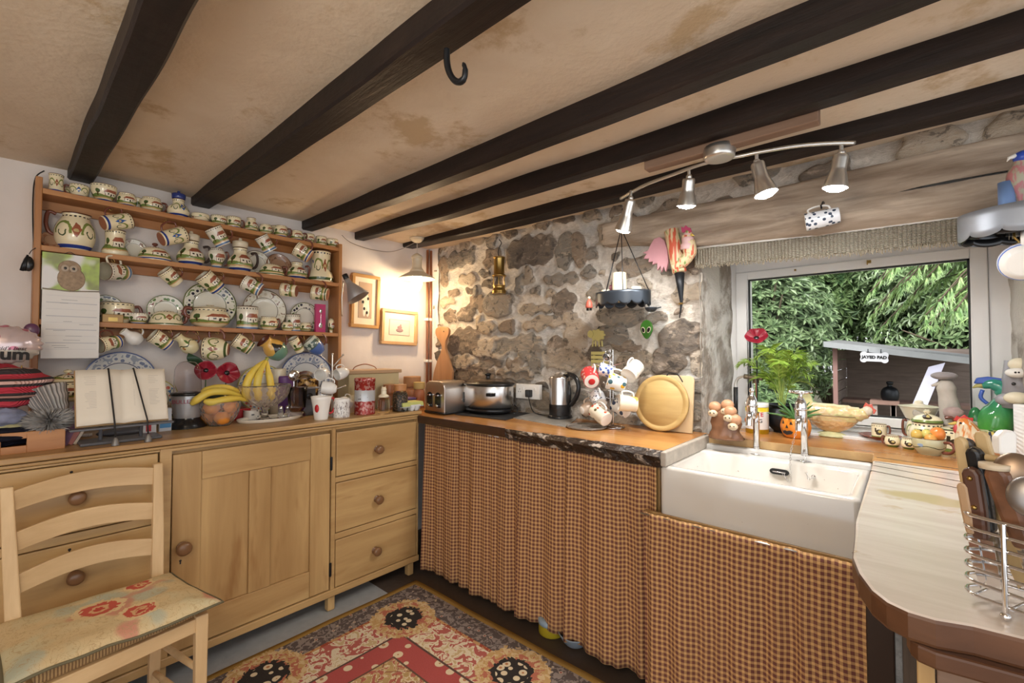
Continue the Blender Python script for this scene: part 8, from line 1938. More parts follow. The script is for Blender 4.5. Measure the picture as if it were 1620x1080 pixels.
# cloth, cockerel, dishes
p = sill(1508, 700, .03); k = size_h(1, p); kw = size_w(1, p)
b = MB()
for i in range(5): b.box(-17*kw, 15*kw, -.03, .03, 26*k+i*2.6*k, 28*k+i*2.6*k, M=TR(i*.002, 0, 0))
tag(b.build('folded_napkins', M['paper'], loc=tuple(p), bevel=.002), 'stack of folded white napkins on the cream dish by the window', 'napkin')
p = sill(1512, 716, .055); k = size_h(1, p); kw = size_w(1, p)
pot('butter_dish', 'oblong cream cheese dish with a dashed lid right of the tomato bowl', 'dish', 62*kw, 34*k, 'canister', 'ck', loc=tuple(p), rotz=-PI/2, handle=False, lid=.012)
p = sill(1572, 722, .06); k = size_h(1, p); kw = size_w(1, p)
pot('cheese_dish', 'round cream dish with a dark dashed rim under the white brush head', 'dish', 62*kw, 36*k, 'canister', 'ck', loc=tuple(p), rotz=-PI/2, handle=False, lid=.010)
YH = 2.36; p = Vector((at(1545, 690, y=YH).x, YH, WT)); k = size_h(1, p)
t = NT('cockerel_glaze'); n = t.noise(t.mapping(t.coord(), (3, 3, 1)), 20, 3, .5, 1); t.set(Base_Color=t.mix(t.smooth(n, .40, .60), (.76, .66, .46), (.66, .22, .05)), Roughness=.18)
cj = thing('cockerel_jug', 'orange and white ceramic cockerel head jug with a red comb', 'jug', tuple(p))
b = MB(); b.lathe(spl2([(0, 0), (20*k, 0), (21*k, 10*k), (19*k, 26*k), (14*k, 40*k), (11*k, 48*k), (6*k, 55*k), (0, 57*k)], 4), n=28, warp=lambda q: Vector((q.x-.25*q.z, q.y, q.z))); b.build('body', t.m, parent=cj)
b = MB(); b.prism([(-26*k, 52*k), (-22*k, 60*k), (-18*k, 57*k), (-13*k, 62*k), (-8*k, 57*k), (-3*k, 58*k), (-4*k, 50*k), (-14*k, 48*k)], -.005, .005, M=MXZ); b.build('comb', plain('ck_red', (.55, .04, .03), .25), parent=cj, bevel=.002)
b = MB(); b.tube([(-22*k, 0, 47*k), (-32*k, 0, 45*k)], [4*k, 1*k], n=8); b.build('beak', plain('ck_beak', (.7, .5, .12), .3), parent=cj)
b = MB(); b.ball((-22*k, -4*k, 38*k), (5*k, 3*k, 8*k), 12, 8); b.build('wattle', plain('ck_wattle', (.55, .08, .08), .25), parent=cj)
b = MB(); b.ball((-18*k, -9.5*k, 49*k), 1.6*k, 8, 6); b.build('eye', M['blackpl'], parent=cj)
# green bird
YBd = 2.44; p = Vector((at(1576, 690, y=YBd).x, YBd, WT)); k = (at(1580, 597, y=YBd).z-WT)/101
t = NT('green_bird_glaze'); z_ = t.sep(t.coord())[2]; n = t.noise(t.mapping(t.coord(), (1, 1, .5)), 45, 3); t.set(Base_Color=t.mix(t.smooth(z_, 30*k, 95*k), t.mix(n, (.03, .22, .03), (.10, .38, .06)), t.mix(n, (.02, .18, .13), (.05, .32, .24))), Roughness=.12, Coat_Weight=.5)
gb = thing('ceramic_parrot', 'glossy green ceramic bird with a blue crest beside the window frame', 'ornament', tuple(p))
b = MB(); b.tube(spl([(-4*k, 0, 0), (-4*k, 0, 20*k), (0, 0, 44*k), (6*k, 0, 62*k), (10*k, 0, 76*k), (6*k, 0, 88*k), (-4*k, 0, 92*k), (-12*k, 0, 88*k)], 5), [15*k]*4+[17*k]*4+[18*k]*3+[18*k, 17*k, 16*k, 14*k]+[13*k, 12*k, 11*k, 10*k, 9*k]+[9*k, 9*k, 10*k, 10*k, 9.5*k]+[9*k, 9*k, 8.5*k, 8*k, 8*k]+[7*k, 6.5*k, 6*k, 5*k, 4*k, 3*k], n=24); b.build('body', t.m, parent=gb)
b = MB(); b.tube([(-12*k, 0, 90*k), (-17*k, 0, 89*k), (-21*k, 0, 86*k)], [4*k, 2.5*k, .8*k], n=10); b.build('beak', plain('bird_beak', (.46, .42, .16), .2), parent=gb)
b = MB(); b.prism([(-20*k, 92*k), (-17*k, 100*k), (-6*k, 102*k), (6*k, 100*k), (12*k, 101*k), (9*k, 94*k), (-4*k, 92*k)], -.010, .010, M=MXZ); b.build('crest', plain('bird_blue', (.04, .10, .42), .2), parent=gb, bevel=.004)
b = MB(); b.tube(spl([(-12*k, -6*k, 84*k), (-14*k, -7*k, 74*k), (-8*k, -8*k, 66*k)], 4), 2.2*k, n=8); b.build('blue_wattle', bpy.data.materials['bird_blue'], parent=gb)
b = MB(); b.ball((-19*k, 2*k, 38*k), (8*k, 8*k, 22*k), 18, 12); b.build('wing', plain('bird_wing', (.03, .17, .06), .15), parent=gb)
# toucan bowl, spotted
p = sill(1572, 700, .02); 
b = MB(); b.ball((0, 0, .06), (.045, .025, .028), 18, 12); tb_ = thing('striped_bird_dish', 'small pot shaped like a striped blue and yellow bird beside the green bird', 'ornament', tuple(Vector((at(1575, 700, y=2.36).x, 2.36, WT))))
t = NT('stripe_bird'); t.set(Base_Color=t.mix(t.gt(t.wave(t.coord(), 22, 2), .5), (.03, .03, .05), (.62, .48, .12)), Roughness=.2); b.build('bird_back', t.m, parent=tb_)
b = MB(); b.lathe(spl2([(0, 0), (.03, 0), (.045, .02), (.05, .042), (0, .045)], 3), n=24); b.build('peach_bowl', plain('peach', (.62, .36, .20), .3), parent=tb_)
b = MB(); b.ball((-.045, -.01, .045), (.022, .018, .02), 14, 10); b.build('blue_breast', plain('cobalt', (.08, .14, .45), .3), parent=tb_)
# kitchen roll
YR2 = 2.33; p = Vector((at(1612, 700, y=YR2).x+.045, YR2, WT)); k = size_h(1, p)
b = MB(); b.lathe([(.018, .0), (.055, .0), (.056, .003), (.056, at(1600, 641, y=YR2-.05).z-WT), (.018, at(1600, 641, y=YR2-.05).z-WT)], n=36); t = NT('embossed_paper'); t.set(Base_Color=(.80, .79, .78), Roughness=.9); t.bump(t.wave(t.mapping(t.coord(), (1, 1, 1)), 25, .6, 1, 'RINGS'), .5, .004)
tag(b.build('kitchen_roll', t.m, loc=tuple(p)), 'white embossed kitchen roll standing at the right of the sill', 'kitchen roll')
# white ceramic animal stack
st_ = thing('stacked_animals', 'cream and grey stacked animal ornament above the kitchen roll', 'ornament', (p.x-.02, YR2+.10, WT)); zb_ = at(1605, 645, y=YR2).z-WT
pz = lambda v: at(1605, v, y=YR2+.10).z-WT
pu = lambda u: at(u, 620, y=YR2+.10).x-(p.x-.02)
b = MB(); b.cyl((0, 0, 0), (0, 0, pz(640)), .03); b.tube([(pu(1610), 0, pz(645)), (pu(1612), 0, pz(600)), (pu(1612), 0, pz(570))], [.05, .042, .035], n=18); b.build('grey_body', plain('grey_glaze', (.28, .27, .29), .3), parent=st_)
b = MB(); b.ball((pu(1612), -.03, pz(576)), (.030, .028, .024), 16, 12); b.build('upper_head', M['cream'], parent=st_)
b = MB(); b.ball((pu(1607), -.045, pz(589)), (.032, .028, .018), 16, 12); fc_ = b.build('face', M['white'], parent=st_)
for du in (-3, 2): b = MB(); b.ball((pu(1605+du), -.071, pz(588)), .0035, 8, 6); b.build('eye', M['blackpl'], parent=fc_)
b = MB(); b.ball((pu(1605), -.045, pz(628)), (.034, .028, .022), 16, 12); b.build('lower_head', M['cream'], parent=st_)
b = MB(); b.ball((pu(1592), -.02, pz(632)), (.032, .026, .024), 16, 12); b.build('grey_paw', plain('grey_glaze2', (.34, .33, .36), .3), parent=st_)
b = MB(); b.ball((pu(1600), -.055, pz(606)), (.006, .004, .006), 10, 8); b.build('button', M['blackpl'], parent=st_)
# metal poppy
q = at(1197, 536, y=2.40); poppy(q, .052, (.1, -.75, .65), 'dark red metal poppy on a tall stem in front of the window', tuple(Vector((at(1198, 660, y=2.40).x, 2.40, WT))), name='metal_poppy')
# gas valve pipe
vp = thing('valve_pipe', 'old brass valve on a bent pipe at the left side of the window', 'pipe', (0, 0, 0)); Yv = 2.42; V = lambda u, v: at(u, v, y=Yv)
b = MB(); b0 = V(1164, 670); b.cyl((b0.x, Yv, WT), tuple(V(1164, 612)), .0105, n=12); b.build('rubber_hose', M['blackpl'], parent=vp)
b = MB(); b.tube(spl([V(1164, 616), V(1164, 606), V(1168, 598), V(1178, 595), V(1190, 596)], 5), .0062, n=10); b.build('bent_pipe', M['nickel'], parent=vp)
b = MB(); b.cyl(V(1177, 595), V(1184, 596), .012, n=6); b.cyl(V(1184, 596), V(1196, 598), .010, n=12); b.cyl(V(1196, 594), V(1196, 606), .014, n=12); b.cyl(V(1196, 598), V(1206, 599), .008, n=8); b.build('valve_body', plain('tarnished_brass', (.22, .17, .12), .4, .8), parent=vp)
b = MB(); b.cyl(V(1196, 606), V(1197, 642), .0035, n=8); b.build('valve_rod', M['copper'], parent=vp)
# ============================================================ HANGING AT THE RIGHT
YC2 = 2.03; rc = at(1642, 345, y=YC2); k = size_h(1, rc); R2 = .17
cr = thing('scalloped_tray', 'grey scalloped tin tray hanging at the top right, black underneath', 'tray', (rc.x, YC2, rc.z))
b = MB()
def sf(u, v):
    a = 2*PI*u; s_ = abs(math.sin(a*6))**.6; z0 = -20*k-8*k*s_
    return (R2*math.cos(a), R2*.75*math.sin(a), z0+(17*k-z0)*v)
b.grid(sf, 240, 4); b.build('scalloped_rim', M['galv'], parent=cr, solid=.002)
b = MB(); b.grid(lambda u, v: (.96*R2*math.cos(2*PI*u), .96*R2*.75*math.sin(2*PI*u), -24*k-5*k*abs(math.sin(12*PI*u+.8))**.6+14*k*v), 240, 2); b.lathe([(0, -12*k), (R2*.95, -12*k)], n=40, warp=lambda q: Vector((q.x, q.y*.75, q.z))); b.build('black_underside', M['blackpl'], parent=cr, solid=.0015)
for a in (.7, -.9): b = MB(); b.tube([(R2*math.cos(a), R2*.75*math.sin(a), 14*k), (.10, 0, 2.03-rc.z)], .002, n=5); b.build('hanging_wire', M['iron'], parent=cr)
q = at(1593, 318, y=YC2-.02); b = MB(); zf = rc.z-12*k
b.lathe([(0, 0), (.019, 0), (.019, at(1591, 291, y=YC2).z-zf), (.016, at(1591, 291, y=YC2).z-zf-.002), (0, at(1591, 291, y=YC2).z-zf-.004)], n=24); tag(b.build('blue_tin', plain('blue_print_tin', (.20, .34, .66), .3), loc=(q.x, YC2-.02, zf)), 'blue and white tin standing in the scalloped tray', 'tin')
pr = thing('parrot_ornament', 'carved parrot with a blue head and pink breast standing in the scalloped tray', 'ornament', (at(1612, 320, y=YC2).x, YC2-.02, zf)); k2 = size_h(1, at(1612, 300, y=YC2)); hz2 = lambda v: at(1612, v, y=YC2-.02).z-zf
b = MB(); b.tube(spl([(0, 0, 0), (0, 0, hz2(305)), (.0, 0, hz2(280)), (.004, 0, hz2(262)), (.006, 0, hz2(250))], 5), [.010]*5+[.016, .02, .024, .026, .028]+[.028, .028, .026, .024, .022]+[.019, .018, .017, .016, .015, .01], n=18)
t = NT('parrot_paint'); n = t.noise(t.mapping(t.coord(), (3, 3, 1)), 30, 2); t.set(Base_Color=t.mix(t.smooth(n, .45, .55), (.50, .20, .22), (.42, .40, .30)), Roughness=.5); b.build('feathered_body', t.m, parent=pr)
b = MB(); b.ball((.008, -.002, hz2(250)), (.022, .02, .020), 16, 12); b.build('blue_head', plain('parrot_blue', (.03, .08, .48), .3), parent=pr)
b = MB(); b.tube([(-.008, -.01, hz2(247)), (-.022, -.012, hz2(249)), (-.026, -.012, hz2(254))], [.008, .005, .001], n=8); b.build('beak', M['white'], parent=pr)
C0 = at(1612, 412, y=1.98); zax = Vector((.15, .85, .30)).normalized()
hj = hung(C0+Vector((.012, 0, 0)), .112, .10, (.15, .85, .30), 'white jug with blue lines hanging base-forward below the scalloped tray', 'pear', (lambda t: (t.set(Base_Color=t.mix(t.OR(t.AND(t.gt(t.sep(t.coord('UV'))[1], .16), t.lt(t.sep(t.coord('UV'))[1], .20)), t.AND(t.gt(t.sep(t.coord('UV'))[1], .24), t.lt(t.sep(t.coord('UV'))[1], .27))), (.78, .77, .74), (.12, .22, .62)), Roughness=.18), t.m)[1])(NT('blue_lined_white')), name='hanging_jug', cat='jug')
b = MB(); hk_ = at(1605, 380, y=1.98); b.tube(spl([(hk_.x, 1.985, rc.z-12*k), (hk_.x, 1.98, hk_.z+.01), (hk_.x+.008, 1.98, hk_.z-.006), (hk_.x-.004, 1.98, hk_.z-.014)], 5), .003, n=6); tag(b.build('brass_hook', M['brass']), 'brass hook under the scalloped tray holding the white jug', 'hook')
# ============================================================ CUTLERY BASKET
bk = thing('cutlery_basket', 'chrome wire cutlery basket standing on the pale worktop', 'basket', (0, 0, 0)); CZ0 = WT+.018
L_ = at(1516, 922, z=CZ0); Fp = at(1574, 955, z=CZ0); Rp = at(1620, 972, z=CZ0); ztop = at(1516, 803, y=L_.y).z
d = (Rp-Fp); d.z = 0; d.normalize(); nrm_ = Vector((-d.y, d.x, 0)); nrm_ = nrm_ if nrm_.y > 0 else -nrm_
O = Vector((Fp.x, Fp.y, 0)) - d*((Fp-L_).dot(d)*.88); LEN = .235; DEP = .095
def ringpts(z):
    pts = []; r = .028
    for (a, c_, s0) in ((LEN-r, r, -PI/2), (LEN-r, DEP-r, 0), (r+.012, DEP-r-.006, PI/2), (r+.004, r+.004, PI)):
        for q in range(7): t_ = s0+PI/2*q/6; pts.append(O + d*(a+r*math.cos(t_)) + nrm_*(c_+r*math.sin(t_)) + cZ*z)
    return pts
for i in range(7):
    z = CZ0+(ztop-CZ0)*i/6; b = MB(); b.tube(ringpts(z), .0026 if i < 6 else .003, n=8, closed=True); b.build('wire_ring', M['chrome'], parent=bk)
for (a, c_) in ((.055, 0), (.17, 0), (.055, DEP), (.17, DEP), (LEN, DEP/2)):
    P_ = O+d*a+nrm_*c_; b = MB(); b.cyl((P_.x, P_.y, WT+.004), (P_.x, P_.y, ztop), .003, n=8); b.ball((P_.x, P_.y, WT+.006), .006, 10, 8); b.build('post', M['chrome'], parent=bk)
for i in range(6): 
    a_ = .02+i*.04; b = MB(); b.tube([O+d*a_+nrm_*.004+cZ*CZ0, O+d*a_+nrm_*(DEP-.004)+cZ*CZ0], .0018, n=6); b.build('base_wire', M['chrome'], parent=bk)
def inb(a, c_, z): return O+d*a+nrm_*c_+cZ*z
zb0 = CZ0+.003
def topz(v, P_): return CAM.z + ( (at(1550, v, y=P_.y).z-CAM.z) )
def utensil(name, label, cat, u, v, a, c_, hl, hw_, ht, hm_, blade=None, blm=None, rivet=False, back=0):
    """handle top at photo pixel (u, v) over the basket spot (a, c_)"""
    B_ = inb(a, c_, zb0); T_ = at(u, v, y=B_.y+back); ax = (T_-B_).normalized(); L = (T_-B_).length
    o = thing(name, label, cat, (0, 0, 0)); s_ = ax.cross(nrm_).normalized(); n2 = s_.cross(ax).normalized(); Mx = frame(B_, s_, n2, ax)
    b = MB(); o2 = [(-hw_*.8, L-hl), (hw_*.8, L-hl), (hw_, L-hl*.6), (hw_, L-hw_), (hw_*.7, L-hw_*.25), (0, L), (-hw_*.7, L-hw_*.25), (-hw_, L-hw_), (-hw_, L-hl*.6)]
    b.prism([(x, z) for x, z in o2], -ht, ht, M=Mx @ MXZ); b.build('handle', hm_, parent=o, bevel=min(hw_, ht)*.55)
    if blade:
        b = MB(); b.prism([(-blade*.9, L-hl), (blade*.9, L-hl), (blade, (L-hl)*.5), (blade*.3, 0.002), (-blade, (L-hl)*.2)], -.0008, .0008, M=Mx @ MXZ); b.build('blade', blm or M['chrome'], parent=o)
    if rivet:
        for f_ in (.55, .15): b = MB(); b.ball(tuple(Mx @ Vector((0, -ht-.0005, L-hl*f_))), .0035, 10, 8); b.build('rivet', M['brass'], parent=o)
    return o
PW = woodmat('pale_handle', (.46, .32, .15), (.62, .46, .24), 'Z', 2, .5, None, .03, 6); DW = plain('dark_rosewood', (.09, .04, .025), .35, var=.4)
utensil('wooden_spatula', 'pale square-ended wooden handle, leftmost and tallest in the cutlery basket', 'spatula', 1519, 690, .012, .055, .17, .0075, .006, PW, .008, PW)
utensil('kitchen_knife', 'dark rounded knife handle behind the tall pale wooden handle', 'knife', 1529, 693, .024, .070, .11, .0085, .007, plain('dark_grey_handle', (.05, .045, .045), .3), .009)
utensil('kitchen_knife', 'glossy black knife handle in the middle of the cutlery basket', 'knife', 1540, 706, .034, .050, .125, .0095, .009, M['blackpl'], .010)
utensil('wooden_spoon', 'pale flat wooden handle standing behind the glossy black handle', 'spoon', 1551, 681, .046, .075, .16, .0085, .005, PW, .008, PW)
utensil('bread_knife', 'brown wooden knife handle with brass rivets at the front of the cutlery basket', 'knife', 1536, 738, .030, .028, .105, .0105, .008, DW, .013, rivet=True)
utensil('paring_knife', 'short pale wooden knife handle at the front left of the cutlery basket', 'knife', 1523, 762, .022, .026, .075, .0070, .006, woodmat('tan_handle', (.32, .19, .10), (.50, .34, .2), 'Z', 2, .4), .006)
o = utensil('carving_knife', 'thick antler-handled carving knife with a pale flat end', 'knife', 1574, 734, .085, .040, .115, .0140, .012, plain('antler', (.16, .07, .035), .35, var=.8, scale=40), .012)
T_ = at(1573, 735, y=inb(.085, .04, 0).y); b = MB(); b.cyl(tuple(T_-cZ*.006), tuple(T_+cZ*.002), .0165, n=18); b.build('end_cap', plain('bone_cap', (.60, .50, .36), .4), parent=o)
o = thing('brush', 'pale T-shaped brush handle right of the antler-handled knife', 'brush', (0, 0, 0)); B_ = inb(.10, .07, zb0); T_ = at(1586, 727, y=B_.y)
b = MB(); b.tube([B_, T_], .005, n=10); b.build('handle', PW, parent=o); b = MB(); b.cyl(tuple(T_-d*.018), tuple(T_+d*.012), .005, n=10); b.build('cross_piece', PW, parent=o)
def ladle(u, v, a, c_, r, label, nm='ladle', m=plain('dull_steel', (.30, .28, .27), .4, .85), tilt=.2):
    B_ = inb(a, c_, zb0); T_ = at(u, v, y=B_.y); o = thing(nm, label, 'ladle', (0, 0, 0))
    b = MB(); b.tube([B_, B_.lerp(T_, .5), T_-cZ*r*.8], .0032, n=8); b.build('shaft', M['brushed'], parent=o)
    b = MB(); nn_ = (CAM-T_); nn_.z = 0; nn_.normalize(); nn_ = (nn_ + cZ*tilt).normalized(); s_ = cZ.cross(nn_).normalized(); Ml = frame(T_, s_, nn_.cross(s_), nn_)
    b.grid(lambda u_, v_: Ml @ Vector((r*math.sin(v_*PI*.48)*math.cos(2*PI*u_)*.92, r*math.sin(v_*PI*.48)*math.sin(2*PI*u_)*1.1, r*.45*(math.cos(v_*PI*.48)))), 32, 10); b.build('bowl', m, parent=o, solid=.0012)
ladle(1607, 748, .12, .06, .025, 'large coppery steel spoon bowl, tallest at the right of the basket', 'serving_spoon', (lambda t: (t.set(Base_Color=(.30, .22, .16), Roughness=.38, Metallic=.85), t.m)[1])(NT('warm_steel')))
ladle(1630, 786, .15, .03, .024, 'dark steel ladle bowl at the right front of the basket')
ct = thing('cutlery_pot', 'clear ribbed plastic cup full of forks and spoons inside the wire basket', 'pot', tuple(inb(.155, .047, zb0)))
b = MB(); b.lathe([(0, 0), (.032, 0), (.036, at(1600, 775, y=inb(.155, .03, 0).y).z-zb0), (.0345, at(1600, 775, y=inb(.155, .03, 0).y).z-zb0), (.031, .002), (0, .002)], n=30); b.build('clear_cup', plain('pot_plastic', (.80, .82, .84), .08, Alpha=.28), parent=ct)
rp = random.Random(2)
for i in range(9):
    a_ = rp.uniform(0, 6.28); x_, y_ = .018*math.cos(a_), .018*math.sin(a_); P0 = inb(.155, .047, zb0)+Vector((x_*.4, y_*.4, .003)); P1 = inb(.155, .047, zb0)+Vector((x_*1.2, y_*1.2, rp.uniform(.10, .125)))
    o = thing('fork' if i % 2 else 'teaspoon', ('steel fork' if i % 2 else 'steel teaspoon')+' standing in the clear cup in the wire basket', 'cutlery', (0, 0, 0), group='cutlery in the clear cup')
    b = MB(); b.tube([P0, P0.lerp(P1, .6), P1], [.0018, .0022, .0035], n=6); b.build('shaft', M['chrome'], parent=o)
    b = MB(); s_ = (P1-P0).normalized()
    if i % 2:
        for q in (-1, 0, 1): b.tube([P1, P1+s_*.01+d*q*.003, P1+s_*.032+d*q*.0035], .001, n=5)
        b.build('tines', M['chrome'], parent=o)
    else: b.ball(tuple(P1+s_*.014), (.009, .005, .016), 14, 8); b.build('spoon_bowl', M['chrome'], parent=o)
# white dish brush
o = thing('dish_brush', 'white plastic dish brush with a square head behind the basket', 'brush', (0, 0, 0)); yb_ = 1.35; k = size_h(1, at(1590, 700, y=yb_)); Q = at(1588, 700, y=yb_)
b = MB(); b.prism([(-14*k, -16*k), (14*k, -22*k), (16*k, 14*k), (10*k, 20*k), (-4*k, 20*k), (-14*k, 10*k)], -.008, .008, M=frame(Q, tuple(cR), (0, 0, 1), tuple(-cF0))); b.build('brush_head', M['white'], parent=o, bevel=.004)
b = MB(); b.tube([Q-cZ*18*k, Vector((Q.x+.03, Q.y+.02, WT+.006))], .006, n=10); b.build('handle', M['white'], parent=o)
# ============================================================ GARDEN
gy = 8.0
t = NT('garden_ground'); n = t.noise(t.coord(), 3, 5); t.set(Base_Color=t.mix(n, (.05, .07, .02), (.20, .15, .09)), Roughness=.95)
b = MB(); b.grid(lambda u, v: (-9+18*u, 2.9+14*v, .25+.25*v+.05*noise.noise(Vector((u*9, v*9, 0)))), 40, 40); struct(b.build('ground', t.m))
def leafm(name, a, c): t = NT(name); nn = t.noise(t.coord(), 9, 3, .7); t.set(Base_Color=t.mix(t.smooth(nn, .35, .65), a, c), Roughness=.42); return t.m
RH = [leafm('rhododendron_leaf', (.07, .13, .045), (.26, .36, .17)), leafm('pale_bush_leaf', (.12, .20, .06), (.38, .46, .20)), leafm('laurel_leaf', (.04, .09, .03), (.20, .30, .11))]
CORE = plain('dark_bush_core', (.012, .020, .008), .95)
BK = plain('branch_bark', (.12, .09, .06), .9)
def bush(cx, cy, cz, rx, ry, rz, n, m, label, seed, L=.11, name='bush'):
    rp = random.Random(seed); o = thing(name, label, 'bush', (cx, cy, .3))
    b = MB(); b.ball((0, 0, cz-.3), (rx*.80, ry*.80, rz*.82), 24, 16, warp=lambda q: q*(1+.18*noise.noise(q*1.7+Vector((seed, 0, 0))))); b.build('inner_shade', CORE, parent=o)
    b = MB()
    for i in range(n):
        d = Vector((rp.gauss(0, 1), rp.gauss(0, 1), rp.gauss(0, 1))).normalized()
        if d.y > .35: d.y *= -1
        q = 1+.22*noise.noise(Vector((d.x*2.2+seed, d.y*2.2, d.z*2.2))); rr = rp.uniform(.82, 1.08)*q
        P0 = Vector((d.x*rx*rr, d.y*ry*rr, cz-.3+d.z*rz*rr)); up_ = (d+Vector((0, -.3, .55))).normalized(); s_ = up_.cross(Vector((rp.random(), rp.random(), rp.random()))).normalized(); u2 = up_.cross(s_)
        for k in range(rp.randint(5, 7)):
            a = k*1.05+rp.random()*.4; o_ = s_*math.cos(a)+u2*math.sin(a); l = L*rp.uniform(.7, 1.15); wv = up_.cross(o_).normalized()*l*.15; tip = P0+o_*l+up_*l*rp.uniform(-.15, .35); mid = P0.lerp(tip, .5)+up_*l*.10
            b.add([P0, mid-wv, tip, mid+wv], [(0, 1, 2, 3)])
    b.build('foliage', m, parent=o)['kind'] = 'stuff'
    b = MB()
    for i in range(6):
        a = rp.uniform(-1, 1); b.tube(spl([(a*.2, 0, 0), (a*rx*.4, -ry*.4, cz*.5), (a*rx*.8, -ry*.9, cz-.3+rp.uniform(-.3, .5)*rz)], 4), [.03]*4+[.015]*4+[.006], n=5)
    b.build('branches', BK, parent=o)
bush(-2.35, 5.6, 1.25, 1.05, .9, 1.15, 1700, RH[0], 'rhododendron bush filling the left side of the window view', 1, .12)
bush(-1.75, 7.4, 1.65, 1.0, .8, 1.35, 1700, RH[0], 'rhododendron bush left of the shed', 2, .12)
bush(-3.6, 8.2, 2.9, 1.7, 1.2, 1.9, 1800, RH[1], 'tall pale leafy tree at the top left of the window view', 3, .14, 'leafy_tree')
bush(-.9, 9.5, 3.0, 1.8, 1.2, 1.9, 2200, RH[2], 'dark laurel tree standing behind the shed', 4, .15, 'leafy_tree')
bush(1.6, 9.8, 3.1, 2.0, 1.2, 2.1, 1800, RH[1], 'light green tree behind the right end of the shed', 5, .15, 'leafy_tree')
bush(.6, 8.6, 2.55, 1.2, .7, .9, 1200, RH[0], 'leafy bush rising over the middle of the shed roof', 6, .12)
bush(-1.35, 5.3, .70, .60, .45, .36, 600, RH[2], 'low dark shrub in front of the shed corner', 7, .08)
bush(1.6, 8.6, 1.6, 2.2, .8, 1.3, 1600, RH[0], 'bushy hedge growing just behind the shed', 8, .13)
bush(-3.2, 7.6, 1.2, 1.2, .8, 1.2, 900, RH[2], 'dark bush beyond the rhododendron at the far left of the window', 9, .13)
# conifer with drooping fronds
cf = thing('conifer', 'bright green conifer with drooping feathery branches at the upper right', 'tree', (1.25, 5.6, .3))
CN = leafm('conifer_green', (.12, .24, .07), (.38, .54, .20)); b = MB(); rp = random.Random(31); tw = MB()
for i in range(150):
    z0 = rp.uniform(1.62, 3.3); side = rp.uniform(-1, .25); ln = rp.uniform(.7, 1.5); a = PI+rp.uniform(-.75, .9)
    P0 = Vector((rp.uniform(-.1, .3), rp.uniform(-.1, .1), z0)); dd = Vector((math.cos(a), math.sin(a)*.8-.15, 0)); C = spl([P0, P0+dd*ln*.4+cZ*.06, P0+dd*ln*.75-cZ*.03*ln, P0+dd*ln-cZ*.30*ln], 6); tw.tube(C, .006, n=4)
    for j in range(3, len(C)):
        for sg in (-1, 1):
            dj = (C[j]-C[j-1]).normalized(); s_ = Vector((-dj.y, dj.x, 0)).normalized()*sg
            for q in range(2):
                l = rp.uniform(.09, .19)*(1.15-.5*j/len(C)); e = C[j]+(s_*rp.uniform(.5, 1)+dj*rp.uniform(.4, .9)-cZ*rp.uniform(.1, .7))*l; m_ = C[j].lerp(e, .5)+cZ*.012; wv = dj*l*.11
                b.add([C[j], m_-wv, e, m_+wv], [(0, 1, 2, 3)])
                for r_ in (.35, .6, .8):
                    c0 = C[j].lerp(e, r_)+cZ*.008
                    for s2 in (-1, 1): b.add([c0, c0+(e-C[j])*.14+dj*s2*l*.16-cZ*.01, c0+(e-C[j])*.30+dj*s2*l*.20-cZ*.02], [(0, 1, 2)])
b.build('feathery_foliage', CN, parent=cf)['kind'] = 'stuff'; tw.build('drooping_twigs', BK, parent=cf)
b = MB(); b.tube([(0.1, 0, 0), (.1, 0, 3.4)], [.10, .04], n=10); b.build('trunk', BK, parent=cf)
# shed
YS = 5.9
g = lambda u, v, y=YS: at(u, v, y=y)
sd = thing('open_shed', 'open-fronted wooden shed with grey boards seen through the window', 'shed', (0, 0, 0))
SW = (lambda t: (t.set(Base_Color=t.mix(t.noise(t.mapping(t.coord(), (1, 1, 9)), 4, 5, .65), (.11, .075, .06), (.36, .29, .25)), Roughness=.9), t.m)[1])(NT('old_shed_boards'))
L0 = g(1318, 560); L1 = g(1326, 640); R0 = at(1530, 570, y=YS); zb = .42; x0 = L0.x; x1 = R0.x+.25; zt_l = g(1318, 552).z; zt_r = g(1500, 572).z
nb_ = 8; YBk = YS+1.1
for i in range(nb_):
    za = zb+(zt_l-zb)*i/nb_; zb_2 = zb+(zt_l-zb)*(i+1)/nb_+.004; b = MB(); b.box(x0+.02, x1, YBk+.003*(i%2), YBk+.02, za, zb_2); b.build('back_board', SW, parent=sd)
for i in range(nb_):
    za = zb+(zt_l-zb)*i/nb_; zb_2 = zb+(zt_l-zb)*(i+1)/nb_-.008; b = MB(); b.box(x0, x0+.02, YS+.03, YBk, za, zb_2); b.build('side_board', SW, parent=sd)
b = MB(); b.box(x0-.005, x0+.035, YS, YS+.04, .3, zt_l+.02); b.build('corner_post', plain('reddish_post', (.30, .17, .15), .8), parent=sd)
b = MB(); 
rl, rr2 = g(1303, 541, YS-.12), g(1512, 567, YS-.12)
b.hexa([(rl.x, YS-.12, rl.z-.03), (rr2.x+.2, YS-.12, rr2.z-.045), (rl.x, YBk+.15, rl.z+.02), (rr2.x+.2, YBk+.15, rr2.z), (rl.x, YS-.12, rl.z+.005), (rr2.x+.2, YS-.12, rr2.z-.01), (rl.x, YBk+.15, rl.z+.055), (rr2.x+.2, YBk+.15, rr2.z+.035)]); b.build('felt_roof', plain('felt_roof', (.17, .17, .17), .8, var=.3), parent=sd)
